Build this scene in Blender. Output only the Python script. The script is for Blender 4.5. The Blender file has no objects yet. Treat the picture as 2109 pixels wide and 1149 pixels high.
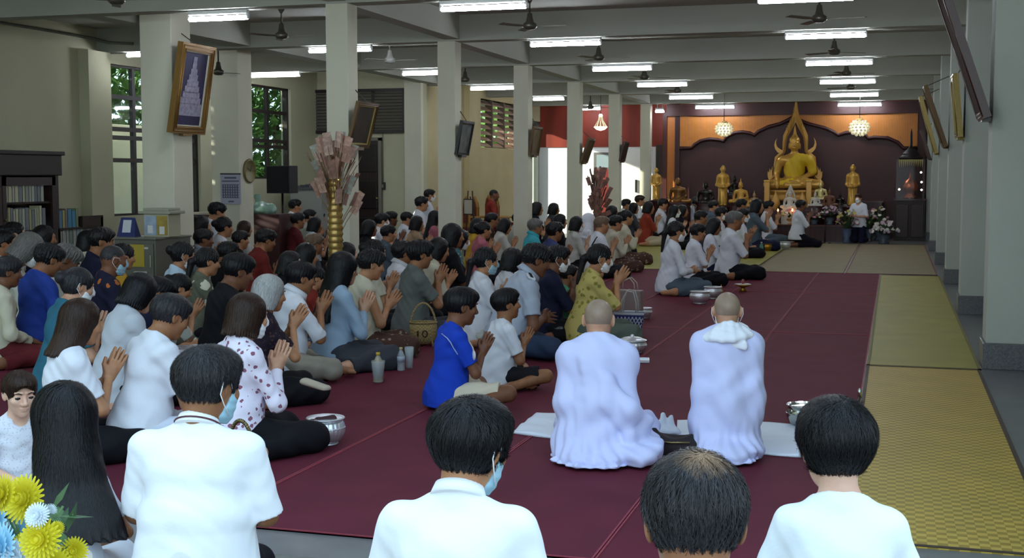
import bpy, bmesh, math, random
import numpy as np
from mathutils import Vector, Matrix
rng = random.Random(7)
C = bpy.context.scene.collection
PI = math.pi
# ---------------------------------------------------------------- camera model
F, CX, CY, VX, VY, EYE = 2600.0, 1054.5, 574.5, 1843.0, 362.0, 1.42
_d = np.array([VX-CX, VY-CY, F]); _Yw = _d/np.linalg.norm(_d)
_t = math.atan((CY-VY)/F); _Zw = np.array([0, -math.cos(_t), -math.sin(_t)]); _Xw = np.cross(_Yw, _Zw)
MW = np.array([_Xw, _Yw, _Zw])
def ray(x, y): return MW @ np.array([x-CX, y-CY, F])/F
def atz(x, y, z=0.0): r = ray(x, y); return Vector(np.array([0, 0, EYE])+r*((z-EYE)/r[2]))
def aty(x, y, Y): r = ray(x, y); return Vector(np.array([0, 0, EYE])+r*(Y/r[1]))
def atx(x, y, X): r = ray(x, y); return Vector(np.array([0, 0, EYE])+r*(X/r[0]))
def viewaz(x, y=400): r = ray(x, y); return math.atan2(r[0], r[1])

# ---------------------------------------------------------------- materials
def lin(h):
    h = h.lstrip('#'); o = []
    for i in (0, 2, 4):
        c = int(h[i:i+2], 16)/255
        o.append(c/12.92 if c <= .04045 else ((c+.055)/1.055)**2.4)
    return (*o, 1)
_M = {}
def mat(col, rough=.6, metal=0, bump=0, bscale=40, kind=None, col2=None, scale=10, emit=0, spec=.5, trans=0, alpha=1, coat=0, ior=1.45, mapscale=None):
    key = (col, rough, metal, bump, bscale, kind, col2, scale, emit, spec, trans, alpha, coat, ior, mapscale)
    if key in _M: return _M[key]
    m = bpy.data.materials.new('%s_%s' % (kind or 'plain', col.lstrip('#'))); m.use_nodes = True
    nt = m.node_tree; N = nt.nodes; L = nt.links; b = N['Principled BSDF']
    b.inputs['Base Color'].default_value = lin(col); b.inputs['Roughness'].default_value = rough
    b.inputs['Metallic'].default_value = metal; b.inputs['Specular IOR Level'].default_value = spec
    b.inputs['Transmission Weight'].default_value = trans; b.inputs['Alpha'].default_value = alpha
    b.inputs['Coat Weight'].default_value = coat; b.inputs['IOR'].default_value = ior
    if emit:
        b.inputs['Emission Color'].default_value = lin(col); b.inputs['Emission Strength'].default_value = emit
    _M[key] = m
    tc = N.new('ShaderNodeTexCoord'); mp = N.new('ShaderNodeMapping'); L.new(tc.outputs['Object'], mp.inputs[0])
    if mapscale: mp.inputs['Scale'].default_value = mapscale
    def noise(s, det=3, dist=0):
        n = N.new('ShaderNodeTexNoise'); n.inputs['Scale'].default_value = s; n.inputs['Detail'].default_value = det
        n.inputs['Distortion'].default_value = dist; L.new(mp.outputs[0], n.inputs['Vector']); return n
    def ramp(src, stops, const=False):
        r = N.new('ShaderNodeValToRGB'); e = r.color_ramp.elements
        if const: r.color_ramp.interpolation = 'CONSTANT'
        e[0].position, e[0].color = stops[0]
        e[1].position, e[1].color = stops[1]
        for p, c in stops[2:]:
            x = e.new(p); x.color = c
        L.new(src, r.inputs[0]); return r
    c1 = lin(col); c2 = lin(col2 or col)
    src = None
    if kind == 'mottle':
        n = noise(scale, 6, .3); src = n.outputs['Fac']
        L.new(ramp(src, [(.3, c1), (.7, c2)]).outputs[0], b.inputs['Base Color'])
    elif kind == 'fabric':
        n = noise(scale, 2, .8); src = n.outputs['Fac']
        if col2: L.new(ramp(src, [(.35, c1), (.65, c2)]).outputs[0], b.inputs['Base Color'])
    elif kind == 'floral':
        v = N.new('ShaderNodeTexVoronoi'); v.inputs['Scale'].default_value = scale; L.new(mp.outputs[0], v.inputs['Vector'])
        n = noise(scale*3, 2); a = N.new('ShaderNodeMath'); a.operation = 'MULTIPLY_ADD'; L.new(n.outputs['Fac'], a.inputs[0]); a.inputs[1].default_value = .35; L.new(v.outputs['Distance'], a.inputs[2])
        L.new(ramp(a.outputs[0], [(0, c2), (.46, c1)], True).outputs[0], b.inputs['Base Color']); src = n.outputs['Fac']
    elif kind == 'wood':
        w = N.new('ShaderNodeTexWave'); w.inputs['Scale'].default_value = scale; w.inputs['Distortion'].default_value = 3; w.inputs['Detail'].default_value = 3
        L.new(mp.outputs[0], w.inputs['Vector']); src = w.outputs['Fac']
        L.new(ramp(src, [(.2, c1), (.8, c2)]).outputs[0], b.inputs['Base Color'])
    elif kind == 'slats':
        w = N.new('ShaderNodeTexWave'); w.inputs['Scale'].default_value = scale; w.bands_direction = 'X'
        L.new(mp.outputs[0], w.inputs['Vector']); src = w.outputs['Fac']; n = noise(9, 3)
        mx = N.new('ShaderNodeMath'); mx.operation = 'MULTIPLY_ADD'; L.new(n.outputs['Fac'], mx.inputs[0]); mx.inputs[1].default_value = .6; L.new(src, mx.inputs[2])
        L.new(ramp(mx.outputs[0], [(.15, c2), (.6, c1)]).outputs[0], b.inputs['Base Color'])
    elif kind == 'weave':
        ck = N.new('ShaderNodeTexChecker'); ck.inputs['Scale'].default_value = scale; L.new(mp.outputs[0], ck.inputs['Vector'])
        ck.inputs[1].default_value = c1; ck.inputs[2].default_value = c2; n = noise(3, 3)
        mx = N.new('ShaderNodeMixRGB'); mx.blend_type = 'MULTIPLY'; mx.inputs[0].default_value = .35
        L.new(ck.outputs[0], mx.inputs[1]); L.new(n.outputs['Fac'], mx.inputs[2]); L.new(mx.outputs[0], b.inputs['Base Color']); src = ck.outputs['Fac']
    elif kind == 'hair':
        mp.inputs['Scale'].default_value = (1, 1, .12)
        n = noise(220, 2); src = n.outputs['Fac']
        L.new(ramp(src, [(.3, c1), (.7, c2)]).outputs[0], b.inputs['Base Color'])
    elif kind == 'skin':
        n = noise(14, 4); L.new(ramp(n.outputs['Fac'], [(.3, c1), (.7, c2)]).outputs[0], b.inputs['Base Color']); n2 = noise(300, 2); src = n2.outputs['Fac']
    elif kind == 'stripe':
        w = N.new('ShaderNodeTexWave'); w.inputs['Scale'].default_value = scale; w.bands_direction = 'Z'; L.new(mp.outputs[0], w.inputs['Vector']); src = w.outputs['Fac']
        L.new(ramp(src, [(0, c1), (.5, c2)], True).outputs[0], b.inputs['Base Color'])
    if bump:
        bp = N.new('ShaderNodeBump'); bp.inputs['Strength'].default_value = bump; bp.inputs['Distance'].default_value = .01
        if kind in ('weave', 'slats', 'hair', 'stripe') and src is not None: L.new(src, bp.inputs['Height'])
        else:
            n = noise(bscale, 3, .5); L.new(n.outputs['Fac'], bp.inputs['Height'])
        L.new(bp.outputs[0], b.inputs['Normal'])
    return m

# ---------------------------------------------------------------- object helpers
def tag(o, label=None, cat=None, group=None, kind=None):
    if label: o['label'] = label
    if cat: o['category'] = cat
    if group: o['group'] = group
    if kind: o['kind'] = kind
    return o
def thing(name, loc, label, cat, rz=0.0, group=None):
    o = bpy.data.objects.new(name, None); C.objects.link(o); o.empty_display_size = .05
    o.location = loc; o.rotation_euler = (0, 0, rz); tag(o, label, cat, group); return o
def link(name, me, m, parent=None):
    o = bpy.data.objects.new(name, me); C.objects.link(o)
    if parent: o.parent = parent
    if m is not None:
        if len(me.materials) == 0: me.materials.append(m)
        if me.materials[0] != m:
            o.material_slots[0].link = 'OBJECT'; o.material_slots[0].material = m
    return o
def copy_tree(o, parent=None):
    c = o.copy(); C.objects.link(c)
    if parent: c.parent = parent
    for ch in list(o.children): copy_tree(ch, c)
    return c
def frame_of(d):
    d = Vector(d).normalized(); a = Vector((0, 0, 1)) if abs(d.z) < .9 else Vector((1, 0, 0))
    u = d.cross(a).normalized(); return u, u.cross(d).normalized()
class MB:
    """collects boxes, tubes, lathes into one mesh"""
    def __init__(s): s.v = []; s.f = []; s.sm = []
    def add(s, vs, fs, smooth=False):
        o = len(s.v); s.v += [tuple(p) for p in vs]; s.f += [tuple(i+o for i in f) for f in fs]; s.sm += [smooth]*len(fs); return s
    def box(s, c, d, rz=0, R=None, taper=1.0):
        x, y, z = d[0]/2, d[1]/2, d[2]/2
        vs = [Vector((sx*x*(taper if sz > 0 else 1), sy*y*(taper if sz > 0 else 1), sz*z)) for sz in (-1, 1) for sy in (-1, 1) for sx in (-1, 1)]
        if R is None: R = Matrix.Rotation(rz, 3, 'Z')
        vs = [R @ p+Vector(c) for p in vs]
        return s.add(vs, [(0, 2, 3, 1), (4, 5, 7, 6), (0, 1, 5, 4), (2, 6, 7, 3), (0, 4, 6, 2), (1, 3, 7, 5)])
    def bb(s, a, b): return s.box([(a[i]+b[i])/2 for i in range(3)], [abs(b[i]-a[i]) for i in range(3)])
    def tube(s, pts, r, n=8, cap=True, closed=False, flat=1.0):
        pts = [Vector(p) for p in pts]; k = len(pts); rs = r if hasattr(r, '__len__') else [r]*k
        vs = []; u = None
        for i, p in enumerate(pts):
            if closed: d = pts[(i+1) % k]-pts[i-1]
            else: d = pts[min(i+1, k-1)]-pts[max(i-1, 0)]
            d = d.normalized()
            if u is None: u, w = frame_of(d)
            else:
                u = (u-d*u.dot(d)).normalized(); w = u.cross(d)
            for j in range(n):
                a = 2*PI*j/n; vs.append(p+(u*math.cos(a)+w*math.sin(a)*flat)*rs[i])
        fs = [(i*n+j, i*n+(j+1) % n, (i+1) % k*n+(j+1) % n, (i+1) % k*n+j) for i in range(k if closed else k-1) for j in range(n)]
        if cap and not closed: fs += [tuple(range(n))[::-1], tuple((k-1)*n+j for j in range(n))]
        return s.add(vs, fs, True)
    def lathe(s, prof, c=(0, 0, 0), n=24, sx=1, sy=1, flute=0, nf=0, R=None):
        vs = []
        for r, z in prof:
            for j in range(n):
                a = 2*PI*j/n; q = r*(1+(flute*math.cos(nf*a) if nf else 0))
                p = Vector((q*math.cos(a)*sx, q*math.sin(a)*sy, z))
                vs.append((R @ p if R else p)+Vector(c))
        k = len(prof)
        fs = [(i*n+j, i*n+(j+1) % n, (i+1)*n+(j+1) % n, (i+1)*n+j) for i in range(k-1) for j in range(n)]
        if prof[0][0] > 1e-4: fs.append(tuple(range(n))[::-1])
        if prof[-1][0] > 1e-4: fs.append(tuple((k-1)*n+j for j in range(n)))
        return s.add(vs, fs, True)
    def ball(s, c, r, n=12):
        rr = r if hasattr(r, '__len__') else (r, r, r)
        m = n//2
        return s.add([Vector((rr[0]*math.sin(PI*i/m)*math.cos(2*PI*j/n), rr[1]*math.sin(PI*i/m)*math.sin(2*PI*j/n), -rr[2]*math.cos(PI*i/m)))+Vector(c) for i in range(m+1) for j in range(n)],
                     [(i*n+j, i*n+(j+1) % n, (i+1)*n+(j+1) % n, (i+1)*n+j) for i in range(m) for j in range(n)], True)
    def prism(s, poly, y0, y1, c=(0, 0, 0), R=None):
        """outline in XZ, extruded along Y"""
        n = len(poly); vs = [Vector((x, y0, z)) for x, z in poly]+[Vector((x, y1, z)) for x, z in poly]
        vs = [(R @ p if R else p)+Vector(c) for p in vs]
        fs = [tuple(range(n)), tuple(range(2*n-1, n-1, -1))]+[(i, i+n, (i+1) % n+n, (i+1) % n) for i in range(n)]
        return s.add(vs, fs)
    def mesh(s, name):
        me = bpy.data.meshes.new(name); me.from_pydata(s.v, [], s.f)
        me.polygons.foreach_set('use_smooth', s.sm); me.validate(); me.update()
        bm = bmesh.new(); bm.from_mesh(me); bmesh.ops.recalc_face_normals(bm, faces=bm.faces); bm.to_mesh(me); bm.free()
        return me
    def build(s, name, m, parent=None, bevel=0):
        o = link(name, s.mesh(name), m, parent)
        if bevel:
            q = o.modifiers.new('bevel', 'BEVEL'); q.width = bevel; q.segments = 2; q.limit_method = 'ANGLE'
        return o
def struct(o): o['kind'] = 'structure'; return o

# ---------------------------------------------------------------- signed distance fields -> mesh
BIG = 1.0
def axis_coords(lo, hi, fine, v, w):
    xs = [lo]
    while xs[-1] < hi:
        x = xs[-1]; xs.append(x+(v if any(a-w < x < b+1e-9 for a, b in fine) else w))
    return np.array(xs, np.float32)
class Field:
    def __init__(s, lo, hi, v, w=None, fine=((), (), ())):
        w = w or v
        s.ax = [axis_coords(lo[i], hi[i], fine[i] if fine[i] else (), v, w) if fine[i] else np.arange(lo[i], hi[i]+w, w, dtype=np.float32) for i in range(3)]
        s.D = np.full([len(a) for a in s.ax], BIG, np.float32); s.mg = 3*w
    def block(s, lo, hi, m):
        sl = []
        for i in range(3):
            a = np.searchsorted(s.ax[i], lo[i]-m); b = np.searchsorted(s.ax[i], hi[i]+m)
            if a >= b: return None
            sl.append(slice(max(a-1, 0), b+1))
        return tuple(sl)
    def pts(s, sl): return s.ax[0][sl[0]][:, None, None], s.ax[1][sl[1]][None, :, None], s.ax[2][sl[2]][None, None, :]
    def put(s, fn, lo, hi, k=.02, sub=False):
        sl = s.block(lo, hi, k+s.mg)
        if sl is None: return
        d = fn(*s.pts(sl)); A = s.D[sl]; B = np.broadcast_to(d, A.shape)
        if sub:
            h = np.maximum(k-np.abs(-B-A), 0)/max(k, 1e-6); s.D[sl] = np.maximum(A, -B)+h*h*k*.25
        else:
            h = np.maximum(k-np.abs(A-B), 0)/max(k, 1e-6); s.D[sl] = np.minimum(A, B)-h*h*k*.25
    def cone(s, a, b, ra, rb, k=.02, sq=None, cut=None, sub=False):
        a = np.array(a, np.float32); b = np.array(b, np.float32); ab = b-a; L2 = float(ab@ab)+1e-9; R = max(ra, rb)
        q = sq or (1, 1, 1)
        def fn(x, y, z):
            px, py, pz = x-a[0], y-a[1], z-a[2]
            t = np.clip((px*ab[0]+py*ab[1]+pz*ab[2])/L2, 0, 1)
            d = np.sqrt(((px-t*ab[0])*q[0])**2+((py-t*ab[1])*q[1])**2+((pz-t*ab[2])*q[2])**2)-(ra+(rb-ra)*t)
            if cut is not None:
                c, n = cut; d = np.maximum(d, (x-c[0])*n[0]+(y-c[1])*n[1]+(z-c[2])*n[2])
            return d
        e = [R/min(q[i], 1) for i in range(3)]
        s.put(fn, [min(a[i], b[i])-e[i] for i in range(3)], [max(a[i], b[i])+e[i] for i in range(3)], k, sub)
    def ell(s, c, r, k=.02, R=None, sub=False):
        c = np.array(c, np.float32); r = np.array(r, np.float32); mr = float(r.max()); Rt = None if R is None else np.array(R, np.float32).T
        def fn(x, y, z):
            px, py, pz = x-c[0], y-c[1], z-c[2]
            if Rt is not None:
                px, py, pz = [Rt[i, 0]*px+Rt[i, 1]*py+Rt[i, 2]*pz for i in range(3)]
            k0 = np.sqrt((px/r[0])**2+(py/r[1])**2+(pz/r[2])**2); k1 = np.sqrt((px/r[0]**2)**2+(py/r[1]**2)**2+(pz/r[2]**2)**2)
            return k0*(k0-1)/np.maximum(k1, 1e-6)
        e = r if R is None else np.array([mr]*3)
        s.put(fn, c-e, c+e, k, sub)
    def clip(s, c, n, k=0):
        x, y, z = s.pts((slice(None),)*3)
        s.D = np.maximum(s.D, (x-c[0])*n[0]+(y-c[1])*n[1]+(z-c[2])*n[2])
    def ripple(s, fn):
        x, y, z = s.pts((slice(None),)*3); s.D = (s.D+fn(x, y, z)).astype(np.float32)
    def sample(s, P):
        idx = []
        for i in range(3):
            j = np.clip(np.searchsorted(s.ax[i], P[:, i])-1, 0, len(s.ax[i])-2); idx.append(j)
        out = 0; T = [np.clip((P[:, i]-s.ax[i][idx[i]])/(s.ax[i][idx[i]+1]-s.ax[i][idx[i]]), 0, 1) for i in range(3)]
        for a in (0, 1):
            for b in (0, 1):
                for c in (0, 1):
                    out = out+s.D[idx[0]+a, idx[1]+b, idx[2]+c]*(T[0] if a else 1-T[0])*(T[1] if b else 1-T[1])*(T[2] if c else 1-T[2])
        return out
    def grad(s, P, e=.004):
        g = np.stack([s.sample(P+np.eye(3)[i]*e)-s.sample(P-np.eye(3)[i]*e) for i in range(3)], 1)
        return g/np.maximum(np.linalg.norm(g, axis=1, keepdims=True), 1e-6)
    def nets(s):
        D = s.D; D[0] = D[-1] = BIG; D[:, 0] = D[:, -1] = BIG; D[:, :, 0] = D[:, :, -1] = BIG
        S = D < 0
        cnt = np.zeros([n-1 for n in D.shape], np.uint8)
        for a in (0, 1):
            for b in (0, 1):
                for c in (0, 1): cnt += S[a:a+D.shape[0]-1, b:b+D.shape[1]-1, c:c+D.shape[2]-1]
        mk = (cnt > 0) & (cnt < 8)
        I = np.argwhere(mk)
        if len(I) == 0: return np.zeros((0, 3)), np.zeros((0, 4), int)
        idx = np.full(cnt.shape, -1, np.int32); idx[mk] = np.arange(len(I))
        acc = np.zeros((len(I), 3)); num = np.zeros(len(I))
        offs = [(a, b, c) for a in (0, 1) for b in (0, 1) for c in (0, 1)]
        for ax in range(3):
            for o in offs:
                if o[ax]: continue
                o2 = list(o); o2[ax] = 1
                A = D[I[:, 0]+o[0], I[:, 1]+o[1], I[:, 2]+o[2]]; B = D[I[:, 0]+o2[0], I[:, 1]+o2[1], I[:, 2]+o2[2]]
                m = (A < 0) != (B < 0); t = np.where(m, A/np.where(m, A-B, 1), 0)
                for i in range(3):
                    x0 = s.ax[i][I[:, i]+o[i]]; x1 = s.ax[i][I[:, i]+o2[i]]
                    acc[:, i] += np.where(m, x0+(x1-x0)*t, 0)
                num += m
        V = acc/num[:, None]
        Q = []
        for ax in range(3):
            b, c = (ax+1) % 3, (ax+2) % 3
            sl0 = [slice(1, -1)]*3; sl1 = [slice(1, -1)]*3; sl0[ax] = slice(0, -1); sl1[ax] = slice(1, None)
            s0 = S[tuple(sl0)]; s1 = S[tuple(sl1)]; E = np.argwhere(s0 != s1)
            if len(E) == 0: continue
            fl = s0[E[:, 0], E[:, 1], E[:, 2]]
            for i in range(3):
                if i != ax: E[:, i] += 1
            def cell(db, dc):
                e = E.copy(); e[:, b] -= db; e[:, c] -= dc; return idx[e[:, 0], e[:, 1], e[:, 2]]
            q = np.stack([cell(1, 1), cell(0, 1), cell(0, 0), cell(1, 0)], 1); q[~fl] = q[~fl][:, ::-1]; Q.append(q)
        return V, np.concatenate(Q)
def np_mesh(name, V, Q, smooth=True):
    me = bpy.data.meshes.new(name); n = len(V); V = np.asarray(V, np.float32); Q = np.asarray(Q, np.int32); k = Q.shape[1]
    me.vertices.add(n); me.vertices.foreach_set('co', V.ravel())
    me.loops.add(Q.size); me.loops.foreach_set('vertex_index', Q.ravel())
    me.polygons.add(len(Q)); me.polygons.foreach_set('loop_start', np.arange(0, Q.size, k, dtype=np.int32))
    me.polygons.foreach_set('use_smooth', np.full(len(Q), smooth)); me.update(calc_edges=True); return me
def smooth_np(V, Q, it=1, f=.5):
    for _ in range(it):
        acc = np.zeros_like(V); cn = np.zeros(len(V))
        for i in range(4):
            for j in (1, 3):
                np.add.at(acc, Q[:, i], V[Q[:, (i+j) % 4]]); np.add.at(cn, Q[:, i], 1)
        V = V*(1-f)+f*acc/np.maximum(cn, 1)[:, None]
    return V
# ---------------------------------------------------------------- people
SKIN = {'l': ('#c99c80', '#b98668'), 'm': ('#b5835f', '#a5714f'), 't': ('#9a6a48', '#87583a'), 'd': ('#7c5036', '#6a412b'), 'p': ('#dcb49c', '#cfa08a')}
HAIR = {'k': ('#0b0a0c', '#1a181b'), 'b': ('#23150f', '#39251b'), 'g': ('#4a4846', '#6f6c68'), 'w': ('#8f8e8d', '#c2c1be'), 's': ('#17161a', '#3a383a'), 'x': ('#5a4a3c', '#75604d')}
COL = dict(white='#d6d8e0', cream='#bfbaa4', offw='#b9b9b0', blue='#243c8c', royal='#1b3fb4', teal='#2f6478', navy='#191b33', maroon='#5a1f22', red='#7d2a22', rust='#8a3524',  # white, cream and offw dimmed for the shaded crowd; front row shirts stay lighter
           black='#121116', grey='#7d8288', lgrey='#b9bec6', olive='#5a5c4e', yellow='#c6b46c', gold='#b98f2c', orange='#b0561f', denim='#8fa6bb', sky='#b7cfe0', aqua='#3fa0ac', pink='#a8606e',
           beige='#9c8266', brown='#3c2820', tan='#b6a98e', stone='#8f887c', jean='#2b3850', dgrey='#3a3d44', sarong='#4a332b', silver='#a9b4c6', green='#4f9a74', lilac='#c6cdf2', slate='#4d5a66')
def rotx(p, a, o):
    y, z = p[1]-o[1], p[2]-o[2]; c, s = math.cos(a), math.sin(a)
    return np.array([p[0], o[1]+y*c+z*s, o[2]+z*c-y*s])
def unit(v): v = np.array(v, float); return v/np.linalg.norm(v)
def ik(a, b, l1, l2, pole):
    a, b = np.array(a, float), np.array(b, float); d = b-a; L = np.linalg.norm(d); L_ = min(L, (l1+l2)*.999); u = d/L
    b = a+u*L_; x = (l1*l1-l2*l2+L_*L_)/(2*L_); h = math.sqrt(max(l1*l1-x*x, 0)); p = np.array(pole, float); p = unit(p-u*(p@u)); return a+u*x+p*h, b
class Body:
    def __init__(s, c):
        s.c = c; r = np.random.RandomState(c['seed']); s.r = r
        s.fem = c['fem']; s.hd = c['hd']
        pose = c['pose']; s.dz = {'Z': .125, 'K': .40, 'H': .36}.get(pose, 0)
        s.lean = math.radians(c['lean']); s.sw = (.134 if s.fem else .152)*(1+.4*c['fat'])
        U = s.U
        s.N = U((0, -.012, .585))
        s.ha = s.lean*.75+math.radians(c['hp']); s.hy = math.radians(c['hy'])
        s.HR = np.array(Matrix.Rotation(-s.hy, 3, 'Z') @ Matrix.Rotation(-s.ha, 3, 'X') @ Matrix.Rotation(math.radians(c.get('roll', 0)), 3, 'Y'))
        s.Hc = s.N+s.HR @ np.array([0, .024, .147*s.hd])+np.array([0, .01*math.sin(s.ha), 0])
        s.top = (s.Hc+s.HR @ np.array([0, 0, .112*s.hd]))[2]
        s.sh = [U((sg*s.sw, -.015, .525)) for sg in (-1, 1)]
        s.arms()
        s.legs()
    def U(s, p): q = rotx(p, s.lean, (0, 0, .12)); q[2] += s.dz; return q
    def arms(s):
        c = s.c; s.wr = []; s.el = []; s.hands = []
        kind = c['arms']
        for i, sg in enumerate((-1, 1)):
            if kind == 'pray':
                f = unit(rotx((0, .38, .92), s.lean*.6+math.radians(c.get('tilt', 0)), (0, 0, 0))); w = s.U((sg*.016, .20+c.get('hf', 0), .42+c.get('hz', 0)))
                e, w = ik(s.sh[i], w, .275, .235, (sg*.75, -.15, -1)); n = np.array([-sg, 0, 0.]); t = unit(np.cross(np.array([1., 0, 0]), f)*-1)
                t = t if t[1] < 0 else -t
                w = np.array([sg*.015, w[1], w[2]])
            elif kind in ('lap', 'tuck'):
                w = np.array([sg*.10, .23, .19+s.dz]) if kind == 'lap' else np.array([sg*.07, .21, .22+s.dz]); e, w = ik(s.sh[i], w, .275, .235, (sg*.8, -.6, -.3) if kind == 'lap' else (sg*.25, -.9, -.5)); f = unit((-sg*.35, .85, -.3)); n = unit((0, -.3, -1)); t = unit(np.cross(f, n))
                t = t if t[0]*-sg > 0 else -t
            else:   # clasped low in front
                w = np.array([sg*.05, .24, .27+s.dz]); e, w = ik(s.sh[i], w, .275, .235, (sg*.9, -.5, -.4)); f = unit((-sg*.7, .6, .05)); n = unit((-sg*.5, -.6, 0.)); t = np.array([0, 0, 1.])
            s.el.append(e); s.wr.append(w); s.hands.append((w, f, n, t))
    def legs(s):
        p = s.c['pose']; z = s.dz
        if p == 'C': s.lg = [((-.09, 0, .11), (-.35, .22, .11), (.10, .33, .055)), ((.09, 0, .11), (.35, .22, .10), (-.12, .26, .05))]
        elif p == 'Z': s.lg = [((-.09, 0, .215), (-.11, .40, .085), (-.09, -.04, .06)), ((.09, 0, .215), (.11, .40, .085), (.09, -.04, .06))]
        elif p == 'K': s.lg = [((-.09, 0, .50), (-.10, .05, .075), (-.10, -.36, .06)), ((.09, 0, .50), (.10, .05, .075), (.10, -.36, .06))]
        elif p == 'H': s.lg = [((-.09, 0, .47), (-.11, .42, .46), (-.11, .42, .09)), ((.09, 0, .47), (.11, .42, .46), (.11, .42, .09))]
        elif p == 'B': s.lg = [((-.09, 0, .11), (-.27, .33, .12), (.13, .30, .05)), ((.09, 0, .11), (.26, .37, .13), (.31, .02, .055))]
        else: s.lg = [((-.09, 0, .11), (-.14, .37, .085), (.09, .14, .055)), ((.09, 0, .11), (.22, .34, .085), (.28, -.03, .055))]
        s.lg = [[np.array(q) for q in l] for l in s.lg]
    def torso(s, fd, g, k=.05, hem=False):
        U = s.U; c = s.c; fat = c['fat']; a = -s.lean
        R = np.array(Matrix.Rotation(-s.lean, 3, 'X'))
        fw = .93 if s.fem else 1
        fd.ell(U((0, -.012, .14)), (.150+g+fat*.05, .125+g+fat*.05, .135), k, R)
        fd.ell(U((0, .008, .27)), ((.126+fat*.09)*fw+g, .106+fat*.1+g, .16), k, R)
        fd.ell(U((0, -.008, .43)), ((.146+fat*.06)*fw+g, .108+fat*.04+g, .155), k, R)
        fd.cone(U((-s.sw*.8, -.02, .52)), U((s.sw*.8, -.02, .52)), .055+g*.8, .055+g*.8, k)
        for sg in (-1, 1):
            fd.cone(U((sg*s.sw*.62, -.022, .535)), U((sg*.028, -.024, .60)), .04+g*.7, .045+g*.5, .04)
            if s.fem: fd.ell(U((sg*.068, .085, .40)), (.062+g*.6, .052+g*.6, .06), .04)
        if hem:
            fd.cone(U((0, -.004, .22)), U((0, -.006, .06)), .140+g+fat*.07, .178+g+fat*.07, .05, (1, 1.2, 1))
    def hand(s, fd, h, k=.006):
        w, f, n, t = h; F_ = .0085
        kn = [w+f*.088+t*o for o in (.030, .0105, -.0095, -.028)]
        for q in kn: fd.cone(w+t*(np.dot(q-w, t)*.5), q, .015, .0115, .012)
        fd.cone(w+f*.03, w+f*.06, .021, .022, .012, None)
        spread = (.10, .03, -.04, -.13); ln = (.070, .079, .073, .057); b = s.c.get('curl', .12)
        for i, q in enumerate(kn):
            d = unit(f+t*spread[i]+n*b*.3); m = q+d*ln[i]*.52; d2 = unit(d+n*b); e = m+d2*ln[i]*.48
            fd.cone(q, m, .0092, .0083, .003); fd.cone(m, e, .0083, .0066, .003)
        a = w+f*.022+t*.022; m = w+f*.055+t*.052+n*.006; e = w+f*.088+t*.060+n*.008
        fd.cone(a, m, .014, .0105, .008); fd.cone(m, e, .0102, .0078, .003)
    def foot(s, fd, an, d, up):
        d = unit(d); up = unit(up); sd = np.cross(d, up)
        fd.ell(an-d*.02-up*.0, (.034, .034, .034), .03)
        fd.cone(an-d*.015, an+d*.13, .035, .028, .03)
        for i in range(5): fd.cone(an+d*.125+sd*(.03-.0145*i), an+d*(.178-.011*i)+sd*(.034-.017*i), .0135-.0012*i, .011-.0009*i, .006)
    def head(s, fd):
        HR, Hc, q = s.HR, s.Hc, s.hd
        W = lambda p: Hc+HR @ (np.array(p)*q)
        def e(p, r, k=.02, sub=False): fd.ell(W(p), np.array(r)*q, k, HR, sub)
        def cn(a, b, ra, rb, k=.02, sub=False): fd.cone(W(a), W(b), ra*q, rb*q, k, None, None, sub)
        e((0, -.014, .022), (.077, .096, .09), .02)
        e((0, .030, -.02), (.064, .062, .082), .03); e((0, .032, -.058), (.052, .056, .052), .03)
        e((0, .070, -.092), (.024, .02, .02), .03)
        for sg in (-1, 1):
            e((sg*.042, .066, -.018), (.022, .02, .02), .03)
            cn((sg*.012, .088, .036), (sg*.045, .076, .034), .008, .008, .016)
            e((sg*.033, .096, .012), (.017, .012, .011), .012, True)
            e((sg*.033, .079, .011), (.017, .010, .010), .006)
            R2 = HR @ np.array(Matrix.Rotation(sg*.35, 3, 'Z') @ Matrix.Rotation(.15, 3, 'X'))
            fd.ell(W((sg*.080, -.012, -.004)), np.array((.009, .021, .034))*q, .008, R2)
            fd.ell(W((sg*.090, -.008, -.002)), np.array((.007, .010, .018))*q, .006, R2, True)
            e((sg*.012, .098, -.029), (.010, .010, .008), .008)
        cn((0, .088, .016), (0, .109, -.022), .007, .0125, .014)
        e((0, .090, -.053), (.024, .011, .0065), .006); e((0, .088, -.0645), (.020, .011, .0075), .006)
        fd.cone(W((0, -.022, -.05)), s.N+s.HR @ np.array([0, .006, -.03]), .052*(.92 if s.fem else 1.05)*q, .053*(.92 if s.fem else 1.08)*min(q, 1.1), .03)
    def box(s):
        P = [s.Hc]+s.el+s.wr+[q for l in s.lg for q in l]+[w+f*.2 for w, f, n, t in s.hands]+[s.U((0, 0, .1))]
        P = np.array(P); lo, hi = P.min(0)-.17, P.max(0)+.17; lo[0] = min(lo[0], -.3); hi[0] = max(hi[0], .3); lo[2] = -.02; hi[2] = s.top+.03; return lo, hi
    def body(s, v, w):
        lo, hi = s.box(); Hc = s.Hc; fine = [[(Hc[i]-.125*s.hd, Hc[i]+.13*s.hd)] for i in range(3)]
        if s.c['arms'] == 'pray':
            wr = (s.wr[0]+s.wr[1])/2; f = s.hands[0][1]; e = wr+f*.18
            for i in range(3): fine[i].append((min(wr[i], e[i])-.07*(i != 0)-.04*(i == 0), max(wr[i], e[i])+.07*(i == 1)+.04*(i == 0)+.02))
        if s.c.get('feet'):
            for l in s.lg: fine[2].append((0, .1)); fine[0].append((l[2][0]-.12, l[2][0]+.12)); fine[1].append((l[2][1]-.12, l[2][1]+.18))
        fd = Field(lo, hi, v, w, fine)
        s.torso(fd, -.004)
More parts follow.
